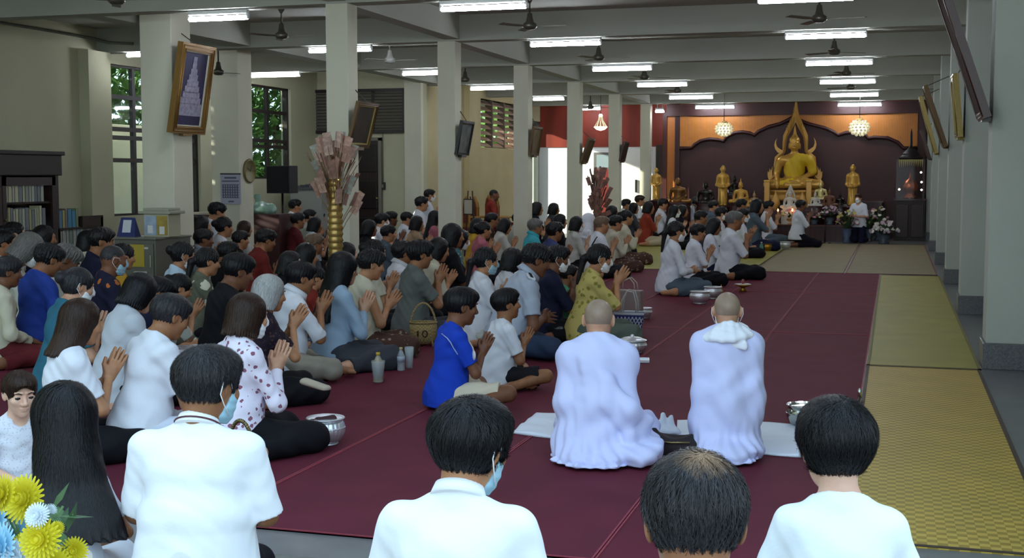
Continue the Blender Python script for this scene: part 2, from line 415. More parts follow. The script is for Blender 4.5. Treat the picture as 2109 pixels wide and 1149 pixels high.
        for i in range(2):
            b = 1+.35*s.c['fat']; tn = (.88 if s.fem else 1)*b
            fd.cone(s.sh[i], s.el[i], .043*tn, .036*tn, .03); fd.cone(s.el[i], s.wr[i], .035*tn, .024*tn, .02)
            s.hand(fd, s.hands[i])
            h, k_, a = s.lg[i]
            fd.cone(h, k_, .082*b, .056, .03); fd.cone(k_, a, .054, .036, .03)
            if s.c['pose'] in 'ZK': s.foot(fd, a, (0, -1, -.15), (0, -.1, -1))
            elif s.c['pose'] == 'H': s.foot(fd, a-np.array([0, 0, .04]), (0, 1, 0), (0, 0, 1))
            else:
                d = a-k_; d[2] = 0; d = unit(d); s.foot(fd, a, d*.75+np.array([0, .55 if s.c['pose'] == 'C' else -.3, -.05]), (0, 0, 1))
        s.head(fd)
        return fd
    def shirt(s, v):
        c = s.c; lo, hi = s.box(); lo = lo.copy(); hi = hi.copy(); hi[2] = s.N[2]+.06; lo[2] = s.dz-.02 if s.dz else 0
        fd = Field(lo, hi, v); g = .012+.004*c.get('loose', 1)
        s.torso(fd, g, .05, True)
        r = s.r; ph = r.rand(6)*6
        sl = c['sleeve']
        for i, sg in enumerate((-1, 1)):
            tn = (.9 if s.fem else 1)*(1+.3*c['fat'])
            a, e, w = s.sh[i], s.el[i], s.wr[i]; u = unit(e-a)
            if sl == 'short': fd.cone(a, a+(e-a)*.95, .053*tn, .056*tn, .035, None, (a+(e-a)*.74, u))
            elif sl == 'half': fd.cone(a, e, .052*tn, .053*tn, .035, None, (e, u))
            elif sl == 'long':
                fd.cone(a, e, .053*tn, .046*tn, .035); uu = unit(w-e); fd.cone(e, w, .048*tn, .036*tn, .03, None, (w-uu*.012, uu))
            elif sl == 'none': fd.cone(a, a+u*.04, .05*tn, .045*tn, .03, None, (a+u*.02, u))
        A = c.get('fold', 1)
        def rp(x, y, z):
            low = np.clip((s.N[2]-.1-z)/.35, .15, 1)
            return A*(.0042*np.sin(30*(z+.5*np.abs(x)-.3*y)+4*np.sin(9*x+ph[0])+3*np.sin(8*y+ph[1]))*low+.0028*np.sin(34*x+14*y+5*np.sin(11*z+ph[2]))+.0015*np.sin(70*z+40*x+6*np.sin(20*y+ph[3])))
        fd.ripple(rp)
        n = rotx((0, .42, .9), s.lean, (0, 0, 0)); fd.clip(s.U((0, 0, .610)), n)
        fd.ell(s.U((0, .075, .60)), (.062, .06, .075 if c.get('vneck') else .055), .01, None, True)
        fd.clip((0, 0, s.dz*1.0+.035 if s.c['pose'] != 'K' else .36), (0, 0, -1))
        return fd
    def bottom(s, v):
        c = s.c; lo, hi = s.box(); hi = hi.copy(); hi[2] = .36+s.dz
        fd = Field(lo, hi, v); b = c['bottom']; sk = b == 'skirt'; k = .09 if sk else .035; fat = c['fat']
        fd.ell(s.U((0, -.008, .13)), (.155+fat*.05, .126+fat*.05, .125), k)
        fd.ell(s.U((0, 0, .2)), (.126+fat*.07, .102+fat*.08, .1), .04)
        for h, k_, a in s.lg:
            u = unit(k_-h)
            if b == 'shorts': fd.cone(h, k_, .097, .082, k, None, (k_-u*.06, u))
            else:
                fd.cone(h, k_, .096, .074, k); uu = unit(a-k_); fd.cone(k_, a, .072, .060 if sk else .052, k, None, (a-uu*.03, uu))
        ph = s.r.rand(4)*6
        fd.ripple(lambda x, y, z: .0045*np.sin(26*x+18*y+4*np.sin(12*z+ph[0])+3*np.sin(9*x+ph[1]))+.003*np.sin(40*y-25*x+5*np.sin(14*z+ph[2])))
        fd.clip((0, 0, .006), (0, 0, -1))
        return fd
def hair_field(st, v, seed, fem, sm=False):
    r = np.random.RandomState(seed); ph = r.rand(6)*6
    lo, hi = np.array([-.15, -.22, -.16]), np.array([.15, .15, .19])
    if st in ('lng', 'vlng'): lo = np.array([-.27, -.32, -.62 if st == 'vlng' else -.46])
    if st in ('lng', 'vlng'): hi = np.array([.27, .15, .19])
    if st in ('pony', 'med', 'bob'): lo = np.array([-.17, -.27, -.33])
    if st == 'med': hi = np.array([.17, .15, .19])
    fd = Field(lo, hi, v)
    th = {'bz': -.005, 'sh': .003, 'mop': .010, 'bald': -.009}.get(st, .005)
    fd.ell((0, -.014, .026), (.083+th, .103+th, .096+th), .02)
    if st in ('sh', 'mop'): fd.ell((0, .03, .075), (.07+th, .07+th, .045+th), .03); fd.ell((0, -.03, .035), (.082+th, .095+th, .075), .03)
    if st in ('bun', 'pony'): fd.ell((0, -.02, .02), (.084, .1, .1), .02)
    a = (.0014 if sm else .0042) if st not in ('bz', 'bald') else .0005
    fd.ripple(lambda x, y, z: a*np.sin(60*np.arctan2(x, y+.02)+5*np.sin(18*z+ph[0])+ph[1])+a*.8*np.sin(23*np.arctan2(x, y+.02)+4*np.sin(9*z+ph[2])))
    face = lambda rx=.073, rz=.1, y=.115, z=-.028, ry=.078: fd.ell((0, y, z), (rx, ry, rz), .012, None, True)
    def low(b0, sl):    # keep above z = b0 + sl*y
        n = np.array([0, sl, -1.]); n /= np.linalg.norm(n); fd.clip((0, 0, b0), n)
    if st in ('sh', 'mop', 'bz', 'bun', 'pony'):
        face(); low(-.036 if st != 'mop' else -.046, .62)
        fd.ell((.092, .012, -.018), (.03, .03, .04), .01, None, True); fd.ell((-.092, .012, -.018), (.03, .03, .04), .01, None, True)
    if st == 'bun': fd.ell((0, -.128, .03), (.048, .042, .046), .02)
    if st == 'pony':
        fd.cone((0, -.10, .01), (0, -.145, -.03), .026, .03, .02); fd.cone((0, -.145, -.03), (0, -.15, -.26), .034, .014, .02)
    if st in ('bob', 'med', 'lng', 'vlng'):
        zb = {'bob': -.115, 'med': -.21, 'lng': -.42, 'vlng': -.39}[st]
        fd.cone((0, -.025, .03), (0, -.04, -.12), .098, .094 if st != 'bob' else .1, .03, (1, .95, 1))
        if st in ('med', 'lng', 'vlng'):
            wd = {'med': .098, 'lng': .105, 'vlng': .165}[st]
            fd.cone((0, -.055, -.12), (0, -.105, min(zb, -.2)), .095, wd, .04, (1, 1.7, 1))
            if st in ('lng', 'vlng'): fd.cone((0, -.10, -.2), (0, -.135, zb-.05), .1, wd*1.08, .05, (1, 2.0, 1))
        fd.cone((0, .095, .028), (0, .125, -.34), .062, .095, .015, (1, .8, 1), None, True)
        fd.cone((0, .03, -.115), (0, .09, -.6), .062, .10, .02, None, None, True)
        fd.clip((0, 0, zb), (0, 0, -1))
    if st in ('bob', 'med', 'lng', 'vlng'):
        fd.ripple(lambda x, y, z: np.clip((zb+.05-z)/.05, 0, 1)*(.006+.006*np.sin(41*np.arctan2(x, y+.02)+ph[3])+.004*np.sin(97*x+60*y+ph[4])))
    return fd
def strands(fd, n, ln, wid, seed, whorl=(0.01, -.075, .105), grav=.25, lift=.0012, zmin=-1):
    r = np.random.RandomState(seed); d = r.randn(n, 3); d /= np.linalg.norm(d, axis=1, keepdims=True)
    P = np.array([0, -.014, .03])+d*np.array([.095, .115, .11])
    for _ in range(3): P = P-fd.grad(P)*fd.sample(P)[:, None]
    ok = (np.abs(fd.sample(P)) < .004) & (P[:, 2] > zmin); P = P[ok]; n = len(P); wh = np.array(whorl); rows = []; seg = 6
    jit = r.randn(n, 3)*.25; L = ln*(.6+.7*r.rand(n)); lf = lift*(.3+r.rand(n)*1.2)
    for i in range(seg+1):
        g = fd.grad(P); dr = P-wh; dr /= np.maximum(np.linalg.norm(dr, axis=1, keepdims=True), 1e-5); dr = dr+jit+np.array([0, 0, -grav])
        dr -= g*(dr*g).sum(1, keepdims=True); dr /= np.maximum(np.linalg.norm(dr, axis=1, keepdims=True), 1e-5)
        sd = np.cross(g, dr); ww = wid*(1-.75*i/seg); O = P+g*(lf*(.4+i/seg))[:, None]
        rows.append((O-sd*ww, O+sd*ww)); P = P+dr*(L/seg)[:, None]; P = P-g*np.clip(fd.sample(P), -.004, .004)[:, None]
    V = np.stack([q for pr in rows for q in pr], 1); m = 2*(seg+1); base = (np.arange(n)*m)[:, None, None]
    q = np.array([[2*i, 2*i+1, 2*i+3, 2*i+2] for i in range(seg)])[None]
    return V.reshape(-1, 3), (base+q).reshape(-1, 4)
def mask_field(v):
    fd = Field(np.array([-.1, -.02, -.14]), np.array([.1, .15, .04]), v)
    fd.ell((0, .030, -.022), (.071, .071, .088), .03); fd.ell((0, .036, -.058), (.057, .062, .058), .03); fd.ell((0, .072, -.09), (.03, .028, .028), .03); fd.cone((0, .088, .012), (0, .108, -.022), .012, .02, .03)
    fd.clip((0, 0, .0), (0, -.25, .97)); fd.clip((0, 0, -.112), (0, 0, -1)); fd.clip((0, .040, 0), (0, -1, 0.3))
    fd.ripple(lambda x, y, z: .0012*np.sin(z*230)); return fd
_cache = {}
def meshed(name, fd, s=1.0, T=None, post=0, extra=None):
    V, Q = fd.nets()
    if post: V = smooth_np(V, Q, post)
    if extra is not None:
        Q = np.concatenate([Q, extra[1]+len(V)]); V = np.concatenate([V, extra[0]])
    if T is not None: V = T(V)
    return np_mesh(name, V*s, Q)
SEEN = []
def person(px, py, hs, r, pose, hair, top, sleeve, bottom, label, skin='m', fem=None, mask=None, arms='pray', lean=8, hp=6, hy=0, hd=.94, fat=.0, tilt=0, hz=0, hf=0, botcol=None,
           pat=None, col2=None, pscale=14, collar=None, feet=False, roll=0, detail=None, group=None, curl=.12, bpat=None, loose=1, seed=None, Y=None, eyes=None, strand=0, loc=None, hsc=1.0, fold=1, vneck=False):
    st, hc = hair.split('.') if '.' in hair else (hair, 'k')
    if fem is None: fem = st in ('bob', 'med', 'lng', 'vlng', 'bun', 'pony')
    if py > 440 and .78 < hs < .97 and not Y: hs -= .035
    p = aty(px, py, Y) if Y else atz(px, py, hs)
    strand = strand or 0
    if loc: p = Vector((*loc, hs))
    D = float((MW.T @ (np.array(p)-np.array([0, 0, EYE])))[2])
    v = detail or (.0042 if D < 4 else .005 if D < 8.3 else .0062 if D < 11.5 else .009 if D < 17 else .0125)
    far = D > 12
    if D < 9.5 and not strand and st not in ('bald', 'veil'): strand = 2600
    if far: lean = 5 if lean < 12 else 18; hp = 4 if hp < 12 else 16; hy = round(hy/20)*20; fat = round(fat*2)/2; tilt = round(tilt/15)*15; hz = round(hz/.06)*.06; hd = .94 if hd < 1.0 else 1.12; hf = 0; roll = 0
    sd = (len(SEEN) % 3 if far else len(SEEN)+3) if seed is None else seed
    c = dict(pose=pose, fem=fem, lean=lean, hp=hp, hy=hy, hd=hd, fat=fat, arms=arms, sleeve=sleeve, bottom=bottom, tilt=tilt, hz=hz, hf=hf, seed=sd, feet=feet, roll=roll, curl=curl, loose=loose, fold=fold, vneck=vneck)
    key = tuple(sorted((k, str(x)) for k, x in c.items() if k not in ('seed',)))+(v,)
    b = _cache.get(('B', key, sd)) or Body(c); _cache[('B', key, sd)] = b
    s = hs/b.top
    az = viewaz(px)+math.radians(r)
    # the head top must land on p: offset of the head in the rotated frame
    h = b.Hc*s; ca, sa = math.cos(-az), math.sin(-az)
    ox, oy = h[0]*ca-h[1]*sa, h[0]*sa+h[1]*ca
    root = thing('person', (p.x-ox, p.y-oy, 0), label, 'person', -az, group); root.scale = (s, s, s)
    SEEN.append(root); w = min(2*v, .016)
    def part(name, key2, fn, m):
        me = _cache.get(key2)
        if me is None: me = fn(); _cache[key2] = me
        return link(name, me, m, root)
    sk = mat(SKIN[skin][0], .55, kind='skin', col2=SKIN[skin][1], bump=.05)
    part('body', ('body', key, sd), lambda: meshed('body', b.body(v, w)), sk)
    hv = max(v*.9, .004) if D < 9 else v
    HM = Matrix([list(b.HR[i]*b.hd)+[b.Hc[i]] for i in range(3)]+[[0, 0, 0, 1]])
    if st not in ('bald', 'veil', 'none'):
        def mk():
            fd = hair_field(st, hv, sd, fem, bool(strand)); ex = None
            if strand:
                ex = strands(fd, strand, *{'bz': (.02, .0006), 'vlng': (.14, .0012), 'lng': (.12, .0012), 'mop': (.06, .0011)}.get(st, (.045, .0010)), sd, lift=.0035 if strand > 5000 else .0016, grav={'vlng': 1.2, 'lng': 1.2, 'med': 1, 'bob': .9}.get(st, .3))
            return meshed('hair', fd, extra=ex)
        ho = part('hair', ('hair', st, hv, sd, strand), mk, mat(HAIR[hc][0], .42, kind='hair', col2=HAIR[hc][1], bump=.3, spec=.3)); ho.matrix_local = HM
    elif st == 'bald':
        ho = part('stubble', ('hair', st, hv, 0), lambda: meshed('stubble', hair_bald(hv)), mat('#8a7362', .5, kind='skin', col2='#a08875', bump=.08)); ho.matrix_local = HM
    elif st == 'veil':
        ho = part('head_scarf', ('veil', hv), lambda: meshed('head_scarf', veil_field(hv)), mat(COL['white'], .8, kind='fabric', bump=.1, bscale=25)); ho.matrix_local = HM
    tc = COL.get(top, top); m = mat(tc, .85, kind=pat or 'fabric', col2=COL.get(col2, col2), scale=pscale, bump=.12, bscale=30, spec=.25)
    vs = max(v*1.15, .006)
    part('shirt', ('shirt', key, sd), lambda: meshed('shirt', b.shirt(vs)), m)
    if bottom:
        bc = COL.get(botcol or 'black', botcol); bm_ = mat(bc, .85, kind=bpat or 'fabric', col2={'floral': '#8a7a68', 'weave': '#5a6a80'}.get(bpat), scale=22, bump=.12, bscale=30, spec=.2)
        part({'skirt': 'skirt', 'shorts': 'shorts'}.get(bottom, 'trousers'), ('bot', key, sd), lambda: meshed('trousers', b.bottom(vs)), bm_)
    if collar:
        def mkc():
            mb = MB(); n = 28; prof = [(.062, -.004), (.069, .026), (.067, .038), (.076, .037), (.090, -.006)]
            tl = Matrix.Rotation(-(b.lean+.42), 3, 'X'); mb.lathe(prof, (0, 0, 0), n, 1, 1.08, R=tl); V = np.array(mb.v)+b.U((0, -.008, .608)); mb.v = [tuple(q) for q in V]; return mb.mesh('collar')
        part('collar', ('collar', key), mkc, mat(collar if collar.startswith('#') else tc, .85, kind='fabric', bump=.1, bscale=30, spec=.2))
    if mask:
        mo = part('face_mask', ('mask', hv), lambda: meshed('face_mask', mask_field(min(hv, .006))), mat('#eef2f4' if mask == 'w' else '#9fc6d6', .8, kind='fabric', bump=.05)); mo.matrix_local = HM
        if D < 12:
            for sg in (-1, 1):
                def mks(sg=sg):
                    mb = MB(); mb.tube([(sg*.066, .045, -.012), (sg*.080, .015, .022), (sg*.092, -.03, .018), (sg*.094, -.038, -.02), (sg*.082, -.005, -.05), (sg*.062, .045, -.085)], .0018, 5); return mb.mesh('ear_loop')
                so = part('ear_loop', ('loop', sg), mks, mat('#e8eaec', .8)); so.matrix_local = HM
    if eyes or (eyes is None and D < 12 and r > 55):
        def mke(kind, sg):
            mb = MB()
            if kind == 'eye': mb.ball((sg*.033, .0825, .0105), (.0135, .0075, .0048), 10)
            else: mb.tube([(sg*.016, .0965, .030), (sg*.033, .0925, .036), (sg*.052, .079, .030)], [.0022, .0034, .0016], 6)
            return mb.mesh(kind)
        for kd, cc in (('eye', '#120d0b'), ('eyebrow', '#1a1210')):
            for sg in (-1, 1):
                eo = part(kd, (kd, sg), lambda kd=kd, sg=sg: mke(kd, sg), mat(cc, .3 if kd == 'eye' else .8)); eo.matrix_local = HM
    root['_s'] = s
    return root, b, HM
def hair_bald(v):
    fd = Field(np.array([-.12, -.16, -.14]), np.array([.12, .12, .15]), v)
    fd.ell((0, -.0145, .0225), (.0785, .0975, .0915), .02); fd.ell((0, .12, -.02), (.075, .078, .1), .012, None, True)
    n = np.array([0, .62, -1.]); fd.clip((0, 0, -.045), n/np.linalg.norm(n)); fd.ell((.092, -.0, -.018), (.032, .035, .042), .01, None, True); fd.ell((-.092, -.0, -.018), (.032, .035, .042), .01, None, True); return fd
def veil_field(v):
    fd = Field(np.array([-.24, -.25, -.36]), np.array([.24, .2, .17]), v)
    fd.ell((0, -.012, .03), (.098, .118, .112), .02); fd.cone((0, -.02, 0), (0, -.02, -.18), .1, .12, .05); fd.cone((0, -.02, -.16), (0, -.01, -.3), .13, .2, .06, (1, 1.4, 1))
    fd.ell((0, .125, -.03), (.06, .075, .085), .012, None, True); fd.clip((0, 0, -.31), (0, 0, -1))
    fd.ripple(lambda x, y, z: .004*np.sin(30*np.arctan2(x, y)+6*z)*np.clip(-z*5, 0, 1)); return fd
# ---------------------------------------------------------------- the hall
ZB, ZS = 3.10, 3.42
YK = [11.6+3.6*k for k in range(6)]
XL, XR = -10.5, 1.05            # inner faces of the left and right walls
XL2, YLV, YB = -8.4, 22.0, 30.2  # second left wall, louvre wall, back wall
WALL = mat('#c6c3a4', .85, kind='mottle', col2='#bcb99c', scale=1.2, bump=.04, bscale=60, spec=.2)
WALLR = mat('#b4b8ae', .8, kind='mottle', col2='#aaaea5', scale=1.0, bump=.03, bscale=60, spec=.2)
CEIL = mat('#b0b0a4', .9, kind='mottle', col2='#a6a69b', scale=.8, spec=.1)
PILR = mat('#dad7c0', .8, kind='mottle', col2='#d0cdb8', scale=1.5, spec=.2)
CREAM = mat('#c9bb93', .85, kind='mottle', col2='#bfb088', scale=1.5, spec=.2)
GRAN = mat('#6f6f70', .35, kind='mottle', col2='#4c4c4f', scale=90)
DWOOD = mat('#2a1712', .45, kind='wood', col2='#3a2118', scale=3)
FLOOR = mat('#6d6d6c', .3, kind='mottle', col2='#5c5d5f', scale=5, spec=.5)
PLASTER_W = mat('#f0efec', .85)
def bx(name, a, b, m, parent=None, bevel=0): return MB().bb(a, b).build(name, m, parent, bevel)
struct(bx('floor', (-11, 4.2, -.12), (1.3, 30.6, 0), FLOOR))
struct(bx('ground', (-45, -12, -.15), (25, 60, -.121), mat('#8d8b84', .9, kind='mottle', col2='#7b7b70', scale=1.5)))
struct(bx('floor_porch', (-11, -3, -.12), (3, 4.2, 0), mat('#75736c', .8, kind='mottle', col2='#67655f', scale=14, bump=.15, bscale=80)))
struct(bx('ceiling', (-10.7, 5.0, ZS), (1.25, 30.5, ZS+.14), CEIL))
n = 1
def trim(a, b, m):
    global n
    o = struct(bx('trim_%d' % n, a, b, m)); n += 1; return o
for y in YK: trim((XL, y-.12, ZB), (XR, y+.12, ZS), CEIL)
trim((XL, 7.9, ZB), (XR, 8.14, ZS), CEIL)
ROWX = [aty(p, 300, y).x for p, y in zip((706, 926, 1077, 1184, 1267, 1330.5), YK)]
for i in range(5):
    a, b = ROWX[i], ROWX[i+1]; m = (a+b)/2; trim((m-.1, YK[i]+.12, ZB+.02), (m+.1, YK[i+1]-.12, ZS), CEIL)
trim((ROWX[0]-.1, 8.14, ZB+.02), (ROWX[0]+.1, YK[0]-.12, ZS), CEIL)
for i in range(3): trim((-8.4, YK[i]+.12, ZB+.02), (-8.15, YK[i+1]-.12, ZS), CEIL)
for x, y in zip(ROWX, YK):
    struct(bx('pillar', (x-.118, y-.118, 0), (x+.118, y+.118, ZB), PILR, bevel=.006))
# wing pillars
P0 = aty(345, 300, 12.6); struct(bx('pillar', (P0.x-.2, 12.4, 0), (P0.x+.2, 12.8, ZB+.3), PILR, bevel=.008))
P0b = aty(478, 300, 16.2); struct(bx('pillar', (P0b.x-.22, 16.0, 0), (P0b.x+.22, 16.4, ZB+.3), PILR, bevel=.008))
# left wall with two windows: openings cut as gaps between wall pieces
wz = lambda px, py: atx(px, py, XL)
y1a, y1b = wz(228, 200).y, wz(413, 300).y
y2a, y2b = wz(515, 200).y, wz(600, 300).y
ztop = 2.98; z1 = .85; z2 = wz(556, 368).z
WT = .2
def wallL(name, ya, yb, za, zb): struct(bx(name, (XL-WT, ya, za), (XL, yb, zb), WALL))
wallL('wall_left', -1, y1a, 0, ZS); wallL('wall_left_pier', y1b, y2a, 0, ZS); wallL('wall_left_end', y2b, YLV, 0, ZS)
wallL('wall_left_lintel', y1a, y1b, ztop, ZS); wallL('wall_left_lintel_far', y2a, y2b, ztop, ZS)
wallL('wall_left_sill', y1a, y1b, 0, z1); wallL('wall_left_sill_far', y2a, y2b, 0, z2)
struct(bx('wall_upper', (XL-.5, -6, ZS+.0), (XL-.25, 27.2, 9), WALL))  # unseen wall added above the left wall to keep the low sun out
pp = wz(160, 100); struct(bx('pillar', (XL, pp.y, 0), (XL+.16, pp.y+.5, ZB), WALL))
def glass_mat():
    m = bpy.data.materials.new('window_glass'); m.use_nodes = True; nt = m.node_tree; N = nt.nodes; L = nt.links; N.remove(N['Principled BSDF'])
    t = N.new('ShaderNodeBsdfTransparent'); t.inputs[0].default_value = (.84, .88, .87, 1); g = N.new('ShaderNodeBsdfGlossy'); g.inputs['Roughness'].default_value = .03
    f = N.new('ShaderNodeFresnel'); g2 = N.new('ShaderNodeNewGeometry'); mm = N.new('ShaderNodeMath'); mm.name = 'IOR'; mm.operation = 'MULTIPLY_ADD'; L.new(g2.outputs['Backfacing'], mm.inputs[0]); mm.inputs[1].default_value = 1/1.45-1.45; mm.inputs[2].default_value = 1.45; L.new(mm.outputs[0], f.inputs[0]); x = N.new('ShaderNodeMixShader'); L.new(f.outputs[0], x.inputs[0]); L.new(t.outputs[0], x.inputs[1]); L.new(g.outputs[0], x.inputs[2]); L.new(x.outputs[0], N['Material Output'].inputs[0]); return m
GLASS = glass_mat()
def clear_glass():
    m = GLASS.copy(); m.name = 'clear_glass'; m.node_tree.nodes['Transparent BSDF'].inputs[0].default_value = (.96, .97, .96, 1); q = m.node_tree.nodes['IOR']; q.inputs[1].default_value = 1/1.2-1.2; q.inputs[2].default_value = 1.2; return m
FRM = mat('#1c1512', .5, kind='wood', col2='#2a1e18', scale=4)
def window(i, ya, yb, za, zb, zs, ys):
    o = MB(); t = .06; X0, X1 = XL-.14, XL-.05
    for z in [za, zb]: o.bb((X0, ya, z-t/2), (X1, yb, z+t/2))
    for y in [ya+t/2, yb-t/2]: o.bb((X0, y-t/2, za), (X1, y+t/2, zb))
    w = struct(o.build('window_%d' % i, FRM))
    for z in zs: bx('mullion', (X0+.01, ya+t, z-.03), (X1-.01, yb-t, z+.03), FRM, w)
    for y in ys: bx('mullion', (X0+.015, y-.035, za+t/2), (X1-.015, y+.035, zb-t/2), FRM, w)
    bx('pane', (XL-.10, ya+t, za+t/2), (XL-.095, yb-t, zb-t/2), GLASS, w)
wm = wz(262, 275).z
window(1, y1a, y1b, z1, ztop, (wm-.06, wm+.06, wz(262, 200).z, wz(262, 330).z), [y1a+(y1b-y1a)*f for f in (.28, .55, .8)])
window(2, y2a, y2b, z2, ztop, (wz(556, 296).z-.05, wz(556, 296).z+.05, wz(556, 230).z), [(y2a+y2b)/2])
# louvre wall facing the camera, with dark door and vent
vx = lambda px, py=300: aty(px, py, YLV)
struct(bx('wall_louvre', (XL-WT, YLV, 0), (vx(872).x, YLV+.2, ZS), WALL))
struct(bx('pillar', (vx(838).x, YLV-.12, 0), (vx(872).x, YLV, ZS), PILR))
v = struct(MB().bb((vx(650).x, YLV-.05, vx(700, 272).z), (vx(836).x, YLV, vx(700, 188).z)).build('window_3', mat('#14110f', .8)))
za, zb = vx(700, 272).z, vx(700, 188).z
fr = MB()
for z in (za, zb): fr.bb((vx(648).x, YLV-.09, z-.03), (vx(838).x, YLV-.03, z+.03))
for p in (650, 710, 772, 836): fr.bb((vx(p).x-.025, YLV-.09, za), (vx(p).x+.025, YLV-.03, zb))
fr.build('window_frame', FRM, v)
k = 13
for i in range(k):
    z = za+(zb-za)*(i+.5)/k; MB().box(((vx(650).x+vx(836).x)/2, YLV-.065, z), (vx(836).x-vx(650).x, .012, .052), R=Matrix.Rotation(.75, 3, 'X')).build('slat', mat('#6f6a60', .6), v)
dz_ = vx(750, 290).z
d = struct(MB().bb((vx(738).x, YLV-.06, 0), (vx(783).x, YLV, dz_)).build('door_1', mat('#20120f', .45, kind='wood', col2='#2c1914', scale=5), bevel=.004))
for i in range(3): MB().bb((vx(743).x, YLV-.075, .12+i*dz_*.33), (vx(778).x, YLV-.06, .05+(i+.85)*dz_*.33)).build('door_panel', mat('#1a0e0c', .4), d, .01)
MB().ball((vx(779).x, YLV-.09, 1.0), .03).build('door_knob', mat('#8a7a50', .3, 1), d)
f = MB()
for x in (vx(736).x, vx(785).x): f.bb((x-.03, YLV-.08, 0), (x+.03, YLV, dz_+.05))
f.bb((vx(736).x-.03, YLV-.08, dz_), (vx(785).x+.03, YLV, dz_+.06)); f.build('door_frame', mat('#7b776a', .7), d)
s_ = thing('light_switch', (vx(789).x, YLV, vx(789, 383).z), 'small dark switch box on the grey wall right of the dark wooden door', 'switch')
MB().bb((-.05, -.05, -.07), (.05, 0, .07)).build('switch_box', mat('#2a2a28', .5), s_, .006); MB().bb((-.02, -.058, -.03), (.02, -.05, .03)).build('toggle', mat('#8a8a80', .4), s_)
MB().tube([(0, -.012, .07), (0, -.012, 1.2)], .01, 6).build('conduit', mat('#8a887c', .7), s_)
# second left wall (receding) with breeze-block window, then the doorway to the garden
w2 = lambda px, py: atx(px, py, XL2)
ya, yb = w2(990, 250).y, w2(1064, 250).y; za, zb = w2(1020, 305).z, w2(1020, 208).z
yd0, yd1 = yb+.12, YB
yst = w2(1123, 300).y
def wl2(nm, a, b, c_, d_, m=WALL): struct(bx(nm, (XL2-WT, a, c_), (XL2, b, d_), m))
wl2('wall_left_rear', YLV+.2, ya, 0, ZS, CREAM); wl2('wall_left_rear_pier', yb, yd0, 0, ZS, CREAM); wl2('wall_left_rear_lintel', ya, yb, zb, ZS, CREAM); wl2('wall_left_rear_sill', ya, yb, 0, za, CREAM)
wl2('wall_left_rear_header', yd0, yd1, 2.75, ZS)
pz = w2(972, 300); struct(bx('pillar', (XL2, pz.y-.5, 0), (XL2+.12, pz.y, ZS), CREAM))
w = struct(MB().bb((XL2-.17, ya-.02, za-.04), (XL2-.03, yb+.02, za)).bb((XL2-.17, ya-.02, zb), (XL2-.03, yb+.02, zb+.04)).build('window_4', mat('#5c4a3c', .7)))
for i in range(4):
    y = ya+(yb-ya)*i/3; bx('mullion', (XL2-.18, y-.03, za), (XL2-.02, y+.03, zb), mat('#6a5a4c', .7), w)
for r_ in range(8):
    z = za+(zb-za)*(r_+.5)/8
    for cc in range(3):
        y = ya+(yb-ya)*(cc+.5)/3; MB().box((XL2-.1, y, z), (.15, (yb-ya)/3-.06, .02), R=Matrix.Rotation(.6, 3, 'Y')).build('louvre', mat('#b59a86', .8), w)
fr = MB()
for y in (yd0+.03, yd1-.06): fr.bb((XL2-.14, y-.03, 0), (XL2-.02, y+.03, 2.75))
fr.bb((XL2-.14, yd0, 2.69), (XL2-.02, yd1, 2.75)); dd = struct(fr.build('door_2', mat('#5d625c', .5)))
bx('pane', (XL2-.09, yd0+.06, .05), (XL2-.08, yst, 2.69), GLASS, dd)
bx('stile', (XL2-.12, yst, 0), (XL2-.05, yst+.06, 2.69), mat('#5d625c', .5), dd)
# back wall: white with red upper band (left bay), wood altar wall (main bay)
vb = lambda px, py=300: aty(px, py, YB)
xa = vb(1392).x
struct(bx('wall_back_left', (XL2-.2, YB, 0), (xa, YB+.2, vb(1200, 303).z), PLASTER_W))
struct(bx('wall_back_left_band', (XL2-.2, YB-.02, vb(1200, 303).z), (xa, YB+.2, ZS), mat('#8a2f1c', .6, kind='wood', col2='#782818', scale=.6)))
struct(bx('wall_back', (xa, YB, 0), (XR+.2, YB+.2, ZS), mat('#33100f', .6)))
d = struct(MB().bb((vb(1224).x, YB-.06, 0), (vb(1262).x, YB-.01, vb(1240, 314).z)).build('door_3', mat('#6a6763', .5)))
bx('pane', (vb(1230).x, YB-.07, vb(1240, 345).z), (vb(1258).x, YB-.06, vb(1240, 319).z), mat('#8fa0a4', .15), d)
bx('door_panel', (vb(1230).x, YB-.07, .1), (vb(1258).x, YB-.06, vb(1240, 348).z), mat('#7a2a20', .5), d)
d = struct(MB().bb((vb(1284).x, YB-.05, 0), (vb(1345).x, YB, vb(1240, 305).z)).build('door_4', mat('#e4e2dc', .6)))
bx('door_handle', (vb(1312).x-.02, YB-.1, vb(1, 391).z), (vb(1312).x+.02, YB-.05, vb(1, 369).z), mat('#2a2826', .3, .6), d)
struct(bx('door_5', (vb(1352).x, YB-.06, 0), (vb(1366).x, YB, vb(1, 308).z), mat('#2e2018', .5)))
